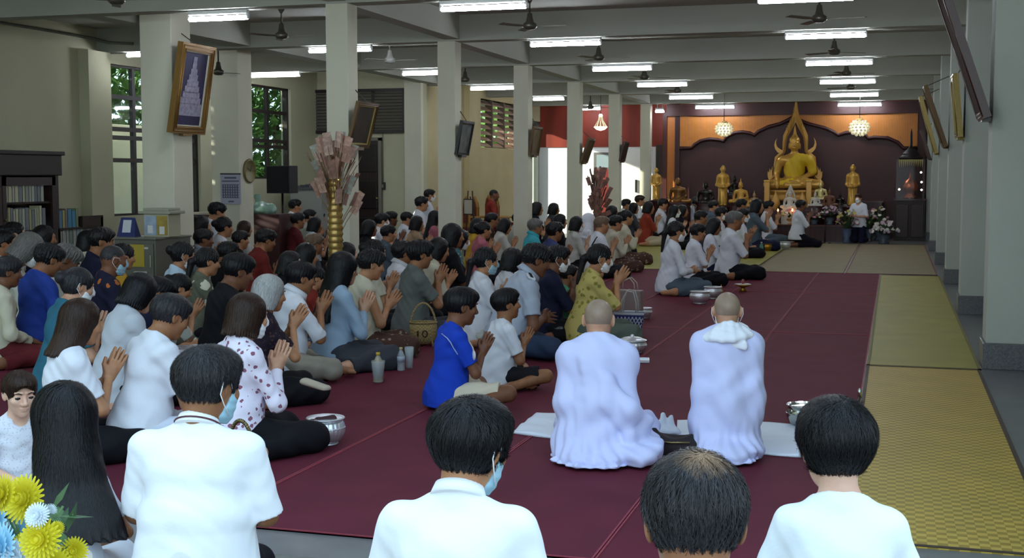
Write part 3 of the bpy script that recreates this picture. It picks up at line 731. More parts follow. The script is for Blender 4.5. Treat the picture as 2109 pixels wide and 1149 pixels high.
# altar wall cladding
SL_O = mat('#b4702a', .5, kind='slats', col2='#7d4716', scale=9); SL_D = mat('#3c1513', .5, kind='slats', col2='#260c0b', scale=8)
def al(px, py): q = aty(px, py, YB-.1); return (q.x, q.z)
def strip(name, p0, p1, y0, y1, m):
    a, b = al(*p0), al(*p1); return struct(bx(name, (a[0], y0, b[1]), (b[0], y1, a[1]), m))
struct(bx('wall_back_panelling', (xa, YB-.06, 0), (XR, YB, vb(1600, 236).z), SL_D))
trim((xa-.2, YB-.2, vb(1600, 237).z), (XR, YB, vb(1600, 213).z), mat('#3a1412', .5))
strip('wall_back_strip', (1373, 238), (1390, 407), YB-.08, YB-.04, mat('#c5762c', .5, kind='slats', col2='#a8601f', scale=10))
strip('trim_40', (1391, 238), (1398, 480), YB-.14, YB-.04, mat('#32100f', .5)); strip('trim_41', (1366, 232), (1372, 480), YB-.14, YB-.04, mat('#43160f', .5)); strip('trim_42', (1893, 214), (1901, 480), YB-.14, YB-.04, mat('#32100f', .5))
edge = [(208, 400), (295, 400), (318, 375), (360, 348), (420, 335), (480, 340), (525, 352), (545, 318), (600, 292), (660, 284), (715, 293), (745, 308), (775, 280), (850, 246), (930, 226), (985, 200), (1022, 176), (1060, 196), (1130, 226), (1250, 256), (1315, 285), (1345, 308), (1400, 290), (1470, 285), (1540, 308), (1563, 332), (1600, 322), (1700, 327), (1775, 360), (1812, 400), (1912, 400)]
edge = [al(1340+x/3.482, 190+y/3.482) for x, y in edge]
poly = edge+[(edge[-1][0], al(1, 236)[1]), (edge[0][0], al(1, 236)[1])]
struct(MB().prism(poly, YB-.12, YB-.061).build('wall_back_fretwork', SL_O))
struct(MB().tube([(x, YB-.13, z) for x, z in edge], .045, 6).build('trim_43', mat('#35120f', .45)))
# right wall, its pillars and granite plinths
struct(bx('wall_right', (XR, 4.2, 0), (XR+.2, YB+.2, ZS), WALLR))
struct(bx('baseboard_right', (XR-.02, 4.2, 0), (XR, YB-.2, .2), GRAN))
RY = [9.85+3.85*k for k in range(6)]
for y in RY:
    struct(bx('pillar', (.67, y, .19), (XR, y+.38, ZS), WALLR, bevel=.006)); struct(bx('baseboard_pillar', (.65, y-.02, 0), (XR, y+.40, .19), GRAN, bevel=.004))
struct(MB().tube([(XL+.03, 6, 3.28), (XL+.03, 14.9, 3.28), (XL+.25, 15.0, 3.22), (XL+.6, 15.05, 3.2)], .018, 6).build('trim_50', mat('#77766a', .6)))
# ---------------------------------------------------------------- floor mats (each a thing)
RED = mat('#7a2a38', .5, kind='stripe', col2='#70222f', scale=30, bump=.15, mapscale=(1, 0, 0), spec=.4)
def fmat(name, x0, x1, y0, y1, m, label, z=0.0, h=.006, cat='mat', group=None, edge=None, e=.022):
    t = thing(name, ((x0+x1)/2, (y0+y1)/2, z), label, cat, 0, group); w, l = (x1-x0)/2, (y1-y0)/2
    MB().bb((-w, -l, 0), (w, l, h)).build('mat_surface', m, t)
    if edge:
        b = MB()
        for a, c_ in (((-w, -l, 0), (-w+e, l, h+.004)), ((w-e, -l, 0), (w, l, h+.004)), ((-w, -l, 0), (w, -l+e, h+.004)), ((-w, l-e, 0), (w, l, h+.004))): b.bb(a, c_)
        b.build('border', edge, t)
    return t
REDD = mat('#8a3844', .6, spec=.15)
R2_ = mat('#642a37', .7, kind='mottle', col2='#582531', scale=2.2, bump=.12, bscale=120, spec=.05)
cols = [(-1.03, -.174), (-1.86, -1.035), (-2.69, -1.865), (-3.7, -2.695), (-4.75, -3.705), (-5.8, -4.755), (-7.4, -5.805)]
nm = ['first from the yellow mats', 'second from the yellow mats', 'third from the yellow mats', 'fourth from the yellow mats', 'fifth from the yellow mats', 'sixth from the yellow mats', 'nearest the left wall']
for i, (a, b) in enumerate(cols):
    ys = [4.42+.03*i, 11.6, 15.6, 18.9] if i < 3 else [4.45+.04*i, 11.0, 18.9]
    for j in range(len(ys)-1):
        wh = ['nearest the camera', 'middle of the three', 'before the tan mats'][j] if i < 3 else ['nearer the camera', 'farther in'][j]
        fmat('floor_mat', a, b, ys[j]+.004, ys[j+1]-.004, R2_, 'dark red floor mat, strip %s, %s' % (nm[i], wh), edge=REDD, e=.008, group='dark red floor mats')
YEL = mat('#c6a644', .6, kind='weave', col2='#9c822c', scale=26, bump=.4); YEL2 = mat('#a39a35', .6, kind='weave', col2='#8f8730', scale=60, bump=.2)
fmat('floor_mat', -.17, .63, 4.98, 9.74, YEL, 'yellow woven mat with lattice pattern along the right aisle, nearest the camera', edge=mat('#3a2c1c', .7))
fmat('floor_mat', -.17, .64, 9.76, 18.75, YEL2, 'plain olive yellow mat along the right aisle beyond the patterned one', edge=mat('#6d6526', .7))
TAN = mat('#8f815a', .7, kind='weave', col2='#7c704e', scale=50, bump=.15)
fmat('floor_mat', -.66, .62, 18.95, 27.2, TAN, 'tan woven mat before the altar, right of the red seam', edge=mat('#6a3a30', .7))
fmat('floor_mat', -2.0, -.68, 18.95, 27.2, TAN, 'tan woven mat before the altar, left of the red seam', edge=mat('#6a5a3c', .7))
fmat('floor_mat', -6.2, -2.02, 18.95, 27.2, mat('#a09a36', .65, kind='weave', col2='#8a8530', scale=40, bump=.15), 'wide yellow green mat under the worshippers nearest the altar', edge=mat('#5a5a20', .7))
fmat('floor_mat', -7.35, -6.3, 6.6, 12.2, YEL2, 'yellow mat at the far left under people by the bookcase', z=.007)
# ---------------------------------------------------------------- outside
struct(bx('garden_ground', (-40, 24, -.12), (XL2-.25, 55, -.10), mat('#8e9a70', .9, kind='mottle', col2='#6f8050', scale=2)))
def foliage(name, c, r, n_, m, label, cat='tree', trunk=True, seed=1, ls=.16):
    R_ = random.Random(seed); t = thing(name, (c[0], c[1], -.1), label, cat, group='trees and shrubs outside the hall'); mb = MB()
    for i in range(n_):
        u = Vector((R_.gauss(0, 1), R_.gauss(0, 1), R_.gauss(0, 1))).normalized()*(.55+.45*R_.random())
        p = Vector((u.x*r[0], u.y*r[1], c[2]+.1+u.z*r[2])); a = Vector((R_.gauss(0, 1), R_.gauss(0, 1), R_.gauss(0, 1))).normalized(); b, _ = frame_of(a); s = ls*(.6+R_.random())
        mb.add([p-a*s, p+b*s*.4, p+a*s, p-b*s*.4], [(0, 1, 2, 3)])
    mb.build('leaves', m, t)
    if trunk: MB().tube([(0, 0, 0), (.1, .05, c[2]*.6), (0, 0, c[2])], [.16, .11, .06], 8).build('trunk', mat('#4a3a2c', .9, kind='mottle', col2='#382a20', scale=12), t)
    return t
def leaf(c1, c2):
    m = mat(c1, .6, kind='mottle', col2=c2, scale=3.0001); nt = m.node_tree; N = nt.nodes; L = nt.links
    if 'Translucent BSDF' not in N:
        t = N.new('ShaderNodeBsdfTranslucent'); x = N.new('ShaderNodeMixShader'); x.inputs[0].default_value = .5; c = N['Principled BSDF'].inputs['Base Color'].links[0].from_socket
        L.new(c, t.inputs[0]); L.new(N['Principled BSDF'].outputs[0], x.inputs[1]); L.new(t.outputs[0], x.inputs[2]); L.new(x.outputs[0], N['Material Output'].inputs[0])
    return m
LF1 = leaf('#6f9a58', '#4a7038'); LF2 = leaf('#8fb060', '#5f8a44'); LF3 = leaf('#b0b860', '#d0c040')
foliage('tree', (-13.9, 20.0, 2.9), (1.4, 2.3, 2.8), 5200, LF1, 'leafy green tree outside the tall window left of the big purple portrait', seed=3)
foliage('tree', (-12.5, 24.1, 2.9), (1.0, 1.7, 2.8), 3000, LF1, 'dark leafy tree outside the window behind the clock pillar', seed=4)
foliage('tree', (-14.2, 14.6, 2.9), (1.3, 2.8, 2.8), 5200, LF1, 'leafy green tree outside the wall of the tall bookcase', seed=9)  # added out of view so its leaves keep sun off the clock pillar
foliage('tree', (-13.4, 43.5, 3.0), (2.0, 3.5, 3.0), 2800, LF2, 'bright green tree outside the open garden doorway', seed=5, ls=.22)
foliage('shrub', (-11.6, 40.0, .8), (1.0, 1.5, .6), 900, LF3, 'yellow flowering shrub outside the open garden doorway', 'shrub', False, 6)
foliage('tree', (-19.5, 23.0, 3.2), (2.0, 2.5, 3.0), 1800, LF1, 'green tree outside the breeze block window', seed=8, ls=.25)
g = thing('garden_column', (w2(1137, 300).x-1.3, 0, -.1), 'white sunlit column standing outside the garden doorway', 'column'); q = atx(1137, 300, w2(1137, 300).x-1.3); g.location.y = q.y
MB().lathe([(.32, 0), (.32, .15), (.26, .2), (.25, 2.9), (.34, 3.1), (.34, 3.3)], n=24).build('shaft', PLASTER_W, g)
q = aty(265, 400, 20.0)
g = thing('outdoor_door', (XL-1.6, 18.3, -.1), 'white panelled door seen through the tall left window', 'door', PI/2)
MB().bb((-1.6, -.06, 0), (1.9, .0, 2.35)).build('door_leaf', mat('#f6f9ff', .5), g, .01)
for i in range(2): MB().bb((-1.4+1.7*i, .0, .3), (0+1.7*i, .02, 2.1)).build('door_panel', mat('#cfd8e2', .5), g, .02)
for i in range(2): MB().ball((-.05+.2*i, .05, 1.1), .04).build('door_knob', mat('#888888', .3, 1), g)
# ---------------------------------------------------------------- lamps, fans, pictures
TUBE = mat('#eaf2ff', .4, emit=68); HOUS = mat('#d8dad8', .5)
def lamp(px0, px1, py, k, label, z=3.0):
    Y = YK[k]-.02; a = aty(px0, py, Y); b = aty(px1, py, Y); z = (a.z+b.z)/2; c = (a.x+b.x)/2; L_ = (b.x-a.x)
    t = thing('fluorescent_light', (c, Y, z), label, 'ceiling light', 0, 'fluorescent tube lights')
    top = min(ZB-z, .6)
    MB().bb((-L_/2, -.03, .035), (L_/2, .03, .075)).build('housing', HOUS, t, .006)
    for s in (-1, 1): MB().bb((s*L_*.49-.012, -.02, -.02), (s*L_*.49+.012, .02, .035)).build('lamp_holder', HOUS, t)
    MB().tube([(-L_*.485, 0, -.004), (L_*.485, 0, -.004)], .024, 10).build('tube', TUBE, t)
    if 1:
        for s in (-1, 1): MB().tube([(s*L_*.3, 0, .03), (s*L_*.3, 0, max(top, .08)+.01)], .008, 5).build('hanger', HOUS, t)
bay = ['nearest the camera', 'second from the camera', 'third from the camera', 'fourth from the camera', 'fifth from the camera', 'last before the altar wall']
for k, (a, b, y) in enumerate([(907, 1085, 15), (1092, 1238, 90), (1220, 1343, 142), (1312, 1416, 175), (1378, 1469, 201), (1432, 1513, 221)]):
    lamp(a, b, y, k, 'fluorescent tube light over the middle of the hall, ' + bay[k])
for k, (a, b, y) in enumerate([(1561, 1760, -2), (1617, 1785, 74), (1659, 1798, 130), (1688, 1804, 169), (1709, 1810, 196), (1725, 1816, 216)]):
    lamp(a, b, y, k, 'fluorescent tube light over the right side of the hall, ' + bay[k])
lamp(389, 511, 37, 0, 'fluorescent tube light between the big portrait pillar and the next pillar'); lamp(636, 766, 103, 1, 'fluorescent tube light half hidden behind the money tree pillar')
lamp(829, 912, 151, 2, 'fluorescent tube light just left of the second white pillar'); lamp(969, 1062, 182, 3, 'fluorescent tube light just right of the second white pillar'); lamp(1098, 1162, 204, 4, 'fluorescent tube light above the garden doorway')
lamp(517, 618, 155, 2, 'fluorescent tube light above the speaker window'); lamp(262, 298, 113, 1, 'fluorescent tube light left of the big portrait pillar'); lamp(1196, 1238, 224, 5, 'fluorescent tube light right beside the crystal chandelier by the red wall')
lamp(1350, 1368, 229, 5, 'small tube light right of the last white pillar')
for x_, l_ in ((-6.6, 'left'), (-3.75, 'middle'), (-.78, 'right')):  # row out of view, added to brighten the right pillars
    t = thing('fluorescent_light', (x_, 8.02, 3.0), 'fluorescent tube light on the beam nearest the camera, %s bay' % l_, 'ceiling light', 0, 'fluorescent tube lights')
    MB().bb((-.44, -.03, .035), (.44, .03, .075)).build('housing', HOUS, t, .006); MB().tube([(-.43, 0, -.004), (.43, 0, -.004)], .024, 10).build('tube', TUBE, t)
    for s in (-1, 1): MB().bb((s*.43-.012, -.02, -.02), (s*.43+.012, .02, .035)).build('lamp_holder', HOUS, t); MB().tube([(s*.26, 0, .03), (s*.26, 0, .11)], .008, 5).build('hanger', HOUS, t)
GM = mat('#57534c', .35, .6); GB = mat('#6b665c', .4, .3); WM = mat('#c8c8c0', .4)
def fan(px, py, Y, label, m=GM, mb_=GB, ph=0., L_=.42):
    p = aty(px, py, Y); t = thing('ceiling_fan', p, label, 'ceiling fan', 0, 'ceiling fans')
    MB().lathe([(.0, -.035), (.05, -.03), (.078, -.005), (.075, .03), (.045, .05), (.03, .11), (.028, .14), (.016, .15)]).build('motor', m, t)
    MB().tube([(0, 0, .14), (0, 0, ZS-p.z)], .011, 8).build('rod', m, t)
    MB().lathe([(.045, ZS-p.z-.07), (.02, ZS-p.z-.12), (.012, ZS-p.z-.13)][::-1]).build('canopy', m, t)
    for i in range(3):
        R = Matrix.Rotation(ph+i*2*PI/3, 3, 'Z') @ Matrix.Rotation(.14, 3, 'X')
        b = MB(); b.add([R @ Vector(q) for q in ((.07, -.02, 0), (.16, -.045, 0), (L_, -.05, 0), (L_+.01, .03, 0), (.16, .035, 0), (.07, .02, 0), (.07, -.02, .006), (.16, -.045, .006), (L_, -.05, .006), (L_+.01, .03, .006), (.16, .035, .006), (.07, .02, .006))],
              [(0, 5, 4, 3, 2, 1), (6, 7, 8, 9, 10, 11)]+[(i_, (i_+1) % 6, (i_+1) % 6+6, i_+6) for i_ in range(6)]); b.build('blade', mb_, t)
fan(580, 75, 13.4, 'grey ceiling fan left of the money tree pillar', ph=.05); fan(1091, 55, 13.4, 'grey ceiling fan over the middle of the hall, nearest the camera', ph=.0); fan(1687, 40, 13.4, 'grey ceiling fan over the right side of the hall, nearest the camera', ph=-.1, L_=.46)
fan(1233, 120, 17.0, 'grey ceiling fan over the middle of the hall, second from the camera', ph=.1); fan(1718, 108, 17.0, 'grey ceiling fan over the right side of the hall, second from the camera', ph=.5); fan(803, 125, 17.0, 'white ceiling fan right of the money tree pillar', WM, WM, ph=-.05, L_=.4)
fan(958, 165, 20.6, 'dark ceiling fan close to the right of the second white pillar', ph=.0); fan(1327, 160, 20.6, 'grey ceiling fan over the middle of the hall, third from the camera', ph=.3); fan(1743, 152, 20.6, 'grey ceiling fan over the right side of the hall, third from the camera', ph=.2)
fan(1216, 222, 27.8, 'small ceiling fan near the chandelier by the red wall', ph=.3); fan(1752, 181, 24.2, 'small ceiling fan over the right side, fourth from the camera', ph=.9); fan(1395, 188, 24.2, 'small ceiling fan over the middle of the hall, fourth from the camera', ph=.2)
fan(240, 2, 10.0, 'ceiling fan at the top left edge beside the big portrait pillar', ph=.1)
fan(450, 150, 15.6, 'dark ceiling fan hanging just right of the big purple portrait', ph=.9, L_=.3)
GOLD = mat('#8c6a38', .35, .55, bump=.3, bscale=70); GOLDD = mat('#5b4424', .45, .3, bump=.2, bscale=60); BRN = mat('#3d1f14', .35, .1, coat=.3); GLD2 = mat('#82703e', .3, .6, bump=.2, bscale=60)
def picture(p, wd, ht, side, tilt, label, fm, art, cat='picture', inner=None, fw=.05, th=.05, extra=None):
    """p: middle of the bottom edge; hangs on a face looking towards side (+1/-1 along X), top leaning out"""
    t = thing('framed_picture', p, label, cat, 0 if side > 0 else PI, 'framed pictures on the pillars'); R = Matrix.Rotation(tilt, 3, 'Y')
    def put(mb, nm, m):
        mb.v = [tuple(R @ Vector(q)) for q in mb.v]; return mb.build(nm, m, t)
    f = MB()
    for a, b in (((0, -wd/2, 0), (th, wd/2, fw)), ((0, -wd/2, ht-fw), (th, wd/2, ht)), ((0, -wd/2, fw), (th, -wd/2+fw, ht-fw)), ((0, wd/2-fw, fw), (th, wd/2, ht-fw))): f.bb(a, b)
    for e in (.35, .8): 
        q = fw*e; f.tube([(th, -wd/2+q, q), (th, wd/2-q, q), (th, wd/2-q, ht-q), (th, -wd/2+q, ht-q)], fw*.13, 6, closed=True)
    put(f, 'frame', fm)
    put(MB().bb((.004, -wd/2+fw, fw), (th*.45, wd/2-fw, ht-fw)), 'print', art)
    if inner:
        i_ = MB(); e = fw; w_ = .012
        for a, b in (((.01, -wd/2+e, e), (th*.7, wd/2-e, e+w_)), ((.01, -wd/2+e, ht-e-w_), (th*.7, wd/2-e, ht-e)), ((.01, -wd/2+e, e), (th*.7, -wd/2+e+w_, ht-e)), ((.01, wd/2-e-w_, e), (th*.7, wd/2-e, ht-e))): i_.bb(a, b)
        put(i_, 'inner_border', inner)
    if extra: extra(put)
    tp = R @ Vector((0, 0, ht)); MB().tube([(tp.x, 0, tp.z), (-.0, 0, tp.z+.12)], .006, 5).build('hanging_wire', mat('#4a443c', .5), t)
    MB().bb((-.02, -.09, -.03), (.05, .09, .0)).build('ledge', fm, t)
    return t
def royal(put):     # pale stepped figure on the purple print
    m = mat('#b9b4c4', .7, kind='mottle', col2='#8b86a4', scale=30); rr = random.Random(2)
    b = MB()
    for i in range(9):
        z = .2+.58*i/9; w_ = .5*(1-i/9)**1.2*.8+.035
        b.bb((.030, -w_/1.6, z), (.036, w_/1.6, z+.075))
    b.bb((.030, -.035, .78), (.036, .035, .86)); put(b, 'figure', m)
pc = atx(378, 274, P0.x+.2)
picture((P0.x+.2, pc.y, pc.z), .70, 1.0, 1, .17, 'large gold framed purple portrait leaning out from the wide left pillar', GOLD, mat('#2a2356', .5, kind='mottle', col2='#1c1a44', scale=5), inner=mat('#cfcab8', .5), fw=.085, th=.07, extra=royal)
def pil_pic(k, px, py, wd, ht, tilt, label, fm, art, inner=None):
    x = ROWX[k]+.118; q = atx(px, py, x); picture((x, min(max(q.y, YK[k]-.12), YK[k]+.12), q.z), wd, ht, 1, tilt, label, fm, art, inner=inner, fw=.035, th=.035)
pil_pic(0, 733, 303, .5, .46, .26, 'gilt framed dark picture leaning from the pillar behind the money tree', GOLDD, mat('#4b4038', .3, kind='mottle', col2='#2c2723', scale=7), mat('#c9b36a', .4, .4))
pil_pic(1, 948, 319, .48, .44, .19, 'black framed grey picture on the second white pillar', mat('#1b1a18', .4), mat('#7f8580', .25, kind='mottle', col2='#565b58', scale=8))
pil_pic(2, 1098, 320, .5, .45, .15, 'brown gilt framed picture on the third white pillar', GOLDD, mat('#6d5a34', .4, kind='mottle', col2='#4a3c22', scale=8))
pil_pic(3, 1203, 335, .5, .47, .33, 'strongly tilted gilt framed picture on the fourth white pillar', GOLDD, mat('#5b4a30', .4, kind='mottle', col2='#3b3020', scale=8))
pil_pic(4, 1279, 332, .5, .42, .22, 'dark brown framed picture on the fifth white pillar', mat('#3a1d14', .4), mat('#2c1a14', .4))
for (y, pb, pt, wd, fm, lb) in [(0, 245, -30, .8, BRN, 'large brown framed picture on the right pillar nearest the camera'), (1, 284, 157, .7, GLD2, 'gilt framed picture hanging nearly upright on the second right pillar'),
                               (2, 302, 178, .7, GOLDD, 'brown gilt framed picture on the third right pillar'), (3, 316, 200, .7, GLD2, 'bright gold framed picture on the fourth right pillar'), (4, 327, 268, .55, BRN, 'thin dark framed picture on the fifth right pillar')]:
    Y = RY[y]+.19; zb = aty(1843, pb, Y).z; zt = aty(1843, pt, Y).z; tl = [.33, .10, .33, .28, .30][y]
    picture((.655, Y, zb), wd*.8, (zt-zb)/math.cos(tl), -1, tl, lb, fm, mat('#5a5040', .3, kind='mottle', col2='#3a3428', scale=6), fw=.06, th=.055)
# ---------------------------------------------------------------- altar
ALT = mat('#3a1210', .4, kind='wood', col2='#2a0c0b', scale=3, coat=.2); GB_ = mat('#cb9c48', .32, .4, bump=.05, bscale=50); GB2 = mat('#c09148', .38, .3)
tiers = [('altar_step', 28.1, .36, (1470, 1742)), ('altar_step', 28.75, .66, (1450, 1800)), ('altar_step', 29.3, .86, (1440, 1815))]
for i, (nm_, Y, h, (a, b)) in enumerate(tiers):
    x0, x1 = aty(a, 470, Y).x, aty(b, 470, Y).x; t = thing('altar_step', ((x0+x1)/2, Y, 0), 'dark red wooden altar step, %s' % ['lowest and in front', 'middle of the three', 'highest, against the panelled wall'][i], 'altar'); w_ = (x1-x0)/2
    y1 = (tiers[i+1][1] if i < 2 else YB-.16)-Y
    MB().bb((-w_, 0, 0), (w_, y1-.002, h-.03)).build('step_body', ALT, t); MB().bb((-w_-.03, -.04, h-.03), (w_+.03, y1-.002, h)).build('step_top', mat('#4a1a14', .3, coat=.3), t)
def seated(v=.012, finial=True, robe=True, knees=.55):
    """seated cross-legged image, local metres: lap at z 0, head ~1.0"""
    fd = Field(np.array([-.72, -.45, -.1]), np.array([.72, .3, 1.45]), v)
    fd.ell((0, 0, .12), (.27, .2, .17), .06); fd.cone((0, 0, .15), (0, .02, .55), .18, .22, .08, (1, 1.25, 1)); fd.cone((-.25, .0, .60), (.25, .0, .60), .1, .1, .08)
    fd.cone((0, .0, .6), (0, -.01, .78), .085, .075, .04)
    fd.ell((0, -.03, .93), (.115, .125, .15), .02); fd.ell((0, -.02, 1.04), (.115, .125, .09), .03); fd.ell((0, -.01, 1.12), (.06, .06, .05), .03)
    for sg in (-1, 1):
        fd.ell((sg*.118, -.01, .90), (.016, .03, .07), .01); fd.cone((sg*.03, -.145, .98), (sg*.075, -.125, .98), .012, .01, .01)
        fd.cone((sg*.31, .0, .57), (sg*.38, .02, .30), .085, .07, .04); fd.cone((sg*.14, -.1, .09), (sg*knees, -.16, .06), .13, .1, .05); fd.cone((sg*knees, -.16, .05), (-sg*.15, -.28, .045), .095, .06, .04)
    fd.cone((-.38, .02, .30), (-.34, -.26, .12), .065, .05, .03); fd.cone((.38, .02, .30), (.05, -.24, .13), .065, .045, .03)
    fd.ell((.0, -.27, .13), (.12, .06, .03), .03); fd.ell((-.34, -.30, .05), (.05, .04, .09), .02)
    fd.cone((0, -.15, .95), (0, -.17, .91), .012, .022, .015); fd.ell((0, -.145, .855), (.04, .02, .012), .008)
    if finial: fd.cone((0, -.01, 1.13), (0, -.01, 1.38), .045, .006, .02)
    fd.ripple(lambda x, y, z: .006*np.sin(z*120)*np.sin(x*110)*((z > 1.0) & (z < 1.13)))
    return meshed('statue', fd)
def robe_field(v):
    fd = Field(np.array([-.45, -.45, .0]), np.array([.5, .3, .75]), v)
    fd.cone((0, 0, .12), (0, .02, .55), .20, .245, .08, (1, 1.2, 1)); fd.cone((.02, 0, .61), (.27, 0, .615), .12, .12, .05); fd.cone((.32, 0, .57), (.40, .02, .36), .105, .10, .05); fd.cone((-.05, -.2, .08), (-.30, -.22, .06), .12, .08, .06)
    n = np.array([-.62, 0, .62]); n /= np.linalg.norm(n); fd.clip((-.10, 0, .60), n); fd.clip((0, 0, .04), (0, 0, -1))
    fd.ripple(lambda x, y, z: .008*np.sin(28*(x+.8*z)+3*np.sin(8*x)))
    return meshed('robe', fd)
SEAT = seated(); SEATM = seated(.02, False)
BS = aty(1635, 395, 29.35); bu = thing('buddha_statue', (BS.x, 29.35, .86), 'large golden seated buddha with yellow robe and flame arch', 'statue')
k_ = .00249*28.6/28.6
bu.scale = (1.02,)*3
zl = BS.z/1.02-.86/1.02+.26
st = link('statue', SEAT, GB_, bu); st.location = (0, 0, .30); link('robe', robe_field(.014), mat('#d0ab1c', .6, kind='fabric', bump=.1), bu).location = (0, 0, .30)
MB().lathe([(.62, 0), (.66, .03), (.60, .07), (.55, .10), (.60, .16), (.66, .20), (.64, .235), (.56, .24)], n=40, sy=.55).build('lotus_base', GB2, bu)
HA = []; hx = lambda cx, cy: ((cx-412)*.00249, (830-cy)*.00249+.30)
def mir(pts): return [hx(x, y) for x, y in pts], [(-a, b) for a, b in [hx(x, y) for x, y in pts]]
outer = [(412, 58), (421, 75), (440, 190), (478, 275), (520, 370), (524, 440), (524, 498), (548, 522), (590, 560), (600, 640), (602, 720), (640, 755)]
inner = [(412, 250), (440, 310), (478, 378), (490, 440), (496, 510), (516, 545), (555, 580), (568, 640), (572, 735), (600, 775)]
for R_ in (1, -1):
    o_ = [hx(x, y) for x, y in outer]; i_ = [hx(x, y) for x, y in inner]; P = [(R_*a, b) for a, b in o_+i_[::-1]]
    m_ = MB()
    # strip quads between outer and inner so the concave band triangulates cleanly
    no, ni = len(o_), len(i_)
    def samp(L_, t):
        f_ = t*(len(L_)-1); j = min(int(f_), len(L_)-2); return (L_[j][0]+(L_[j+1][0]-L_[j][0])*(f_-j), L_[j][1]+(L_[j+1][1]-L_[j][1])*(f_-j))
    S = 44; vs = []; fs = []
    for j in range(S+1):
        a, b = samp(o_, j/S), samp(i_, j/S)
        for (x, z) in (a, b):
            for y in (.16, .24): vs.append((R_*x, y, z))
        mx = ((a[0]+b[0])/2, (a[1]+b[1])/2); vs.append((R_*mx[0], .125, mx[1]))
    for j in range(S):
        o = j*5; q = o+5; fs += [(o, q, q+4, o+4), (o+4, q+4, q+2, o+2), (o+1, o+3, q+3, q+1), (o, o+1, q+1, q), (o+2, q+2, q+3, o+3)]
    m_.add(vs, fs); m_.build('flame_arch', GB2, bu)
    rb = MB()
    for j in range(9):      # ridged flames on the slanting part
        t = .13+.2*j/9; a, b = samp(o_, t), samp(i_, t*.55-.02); rb.tube([(R_*a[0], .13, a[1]+.02), (R_*(a[0]*.4+b[0]*.6), .12, (a[1]*.4+b[1]*.6)-.05)], [.006, .012], 5)
    rb.build('flame_ridges', GB_, bu)
    hn = [(520, 505), (548, 488), (572, 470), (582, 440), (580, 415), (573, 392), (590, 420), (596, 455), (588, 490), (566, 520), (545, 528)]
    h2 = [hx(x, y) for x, y in hn]; MB().prism([(R_*a, b) for a, b in (h2 if R_ > 0 else h2[::-1])], .15, .22).build('flame_horn', GB2, bu)
    tl = [(604, 770), (612, 700), (608, 645), (625, 690), (632, 660), (640, 700), (652, 690), (650, 740), (635, 775)]
    h2 = [hx(x, y) for x, y in tl]; MB().prism([(R_*a, b) for a, b in (h2 if R_ > 0 else h2[::-1])], .14, .22).build('flame_tail', GB2, bu)
for s in (-1, 1):
    q = aty(1580 if s < 0 else 1666, 395, 28.95); t = thing('gilt_post', (q.x, 28.95, .66), 'square gilt post standing at the %s front corner of the large buddha' % ('left' if s < 0 else 'right'), 'post'); h = aty(1, 372, 28.95).z-.66
    MB().bb((-.06, -.06, 0), (.06, .06, h)).build('shaft', GB2, t, .01); MB().bb((-.075, -.075, h), (.075, .075, h+.04)).build('cap', GB_, t, .01); MB().bb((-.08, -.08, 0), (.08, .08, .06)).build('foot', ALT, t)
def standing(v, base=True):
    fd = Field(np.array([-.3, -.3, -.02]), np.array([.3, .3, 1.1]), v)
    fd.ell((0, -.01, .965), (.075, .085, .10), .02); fd.cone((0, 0, .8), (0, 0, .9), .045, .045, .02); fd.cone((-.12, 0, .78), (.12, 0, .78), .055, .055, .05)
    fd.cone((0, 0, .74), (0, 0, .45), .125, .115, .06, (1, 1.3, 1)); fd.cone((0, .0, .48), (0, .0, .1), .135, .15, .06, (1, 1.25, 1))
    for sg in (-1, 1):
        fd.cone((sg*.155, 0, .76), (sg*.19, .02, .55), .048, .042, .03); fd.cone((sg*.19, .02, .55), (sg*.10, -.12, .50), .042, .03, .03); fd.ell((sg*.08, .0, .97), (.012, .02, .035), .01); fd.ell((sg*.06, -.05, .03), (.05, .1, .03), .02); fd.cone((sg*.05, 0, .04), (sg*.05, 0, .15), .045, .05, .03)
    fd.ell((0, -.14, .50), (.085, .06, .05), .03); fd.ripple(lambda x, y, z: .005*np.sin(50*x+9*z)*(z < .72)); return meshed('statue', fd)
STD = standing(.011)
def stand(px, pyt, pyb, Y, label, rz=0, mt=GB_, bz=None):
    t_, b_ = aty(px, pyt, Y), aty(px, pyb, Y); h = t_.z-b_.z; t = thing('standing_statue', (b_.x, Y, 0), label, 'statue', rz, 'standing gilt statues')
    sc = h/1.07; o = link('statue', STD, mt, t); o.scale = (sc*.82, sc*.9, sc); o.location = (0, 0, b_.z)
    MB().lathe([(.2, 0), (.2, .04), (.15, .08), (.15, b_.z-.05), (.19, b_.z-.03), (.19, b_.z)], n=20).build('pedestal', ALT, t)
stand(1351, 345, 412, 28.6, 'gilt standing statue in front of the white door left of the orange strip'); stand(1488, 340, 424, 28.5, 'gilt standing statue to the left of the large buddha', rz=.3); stand(1755, 338, 424, 28.5, 'gilt standing statue to the right of the large buddha', rz=-.2)
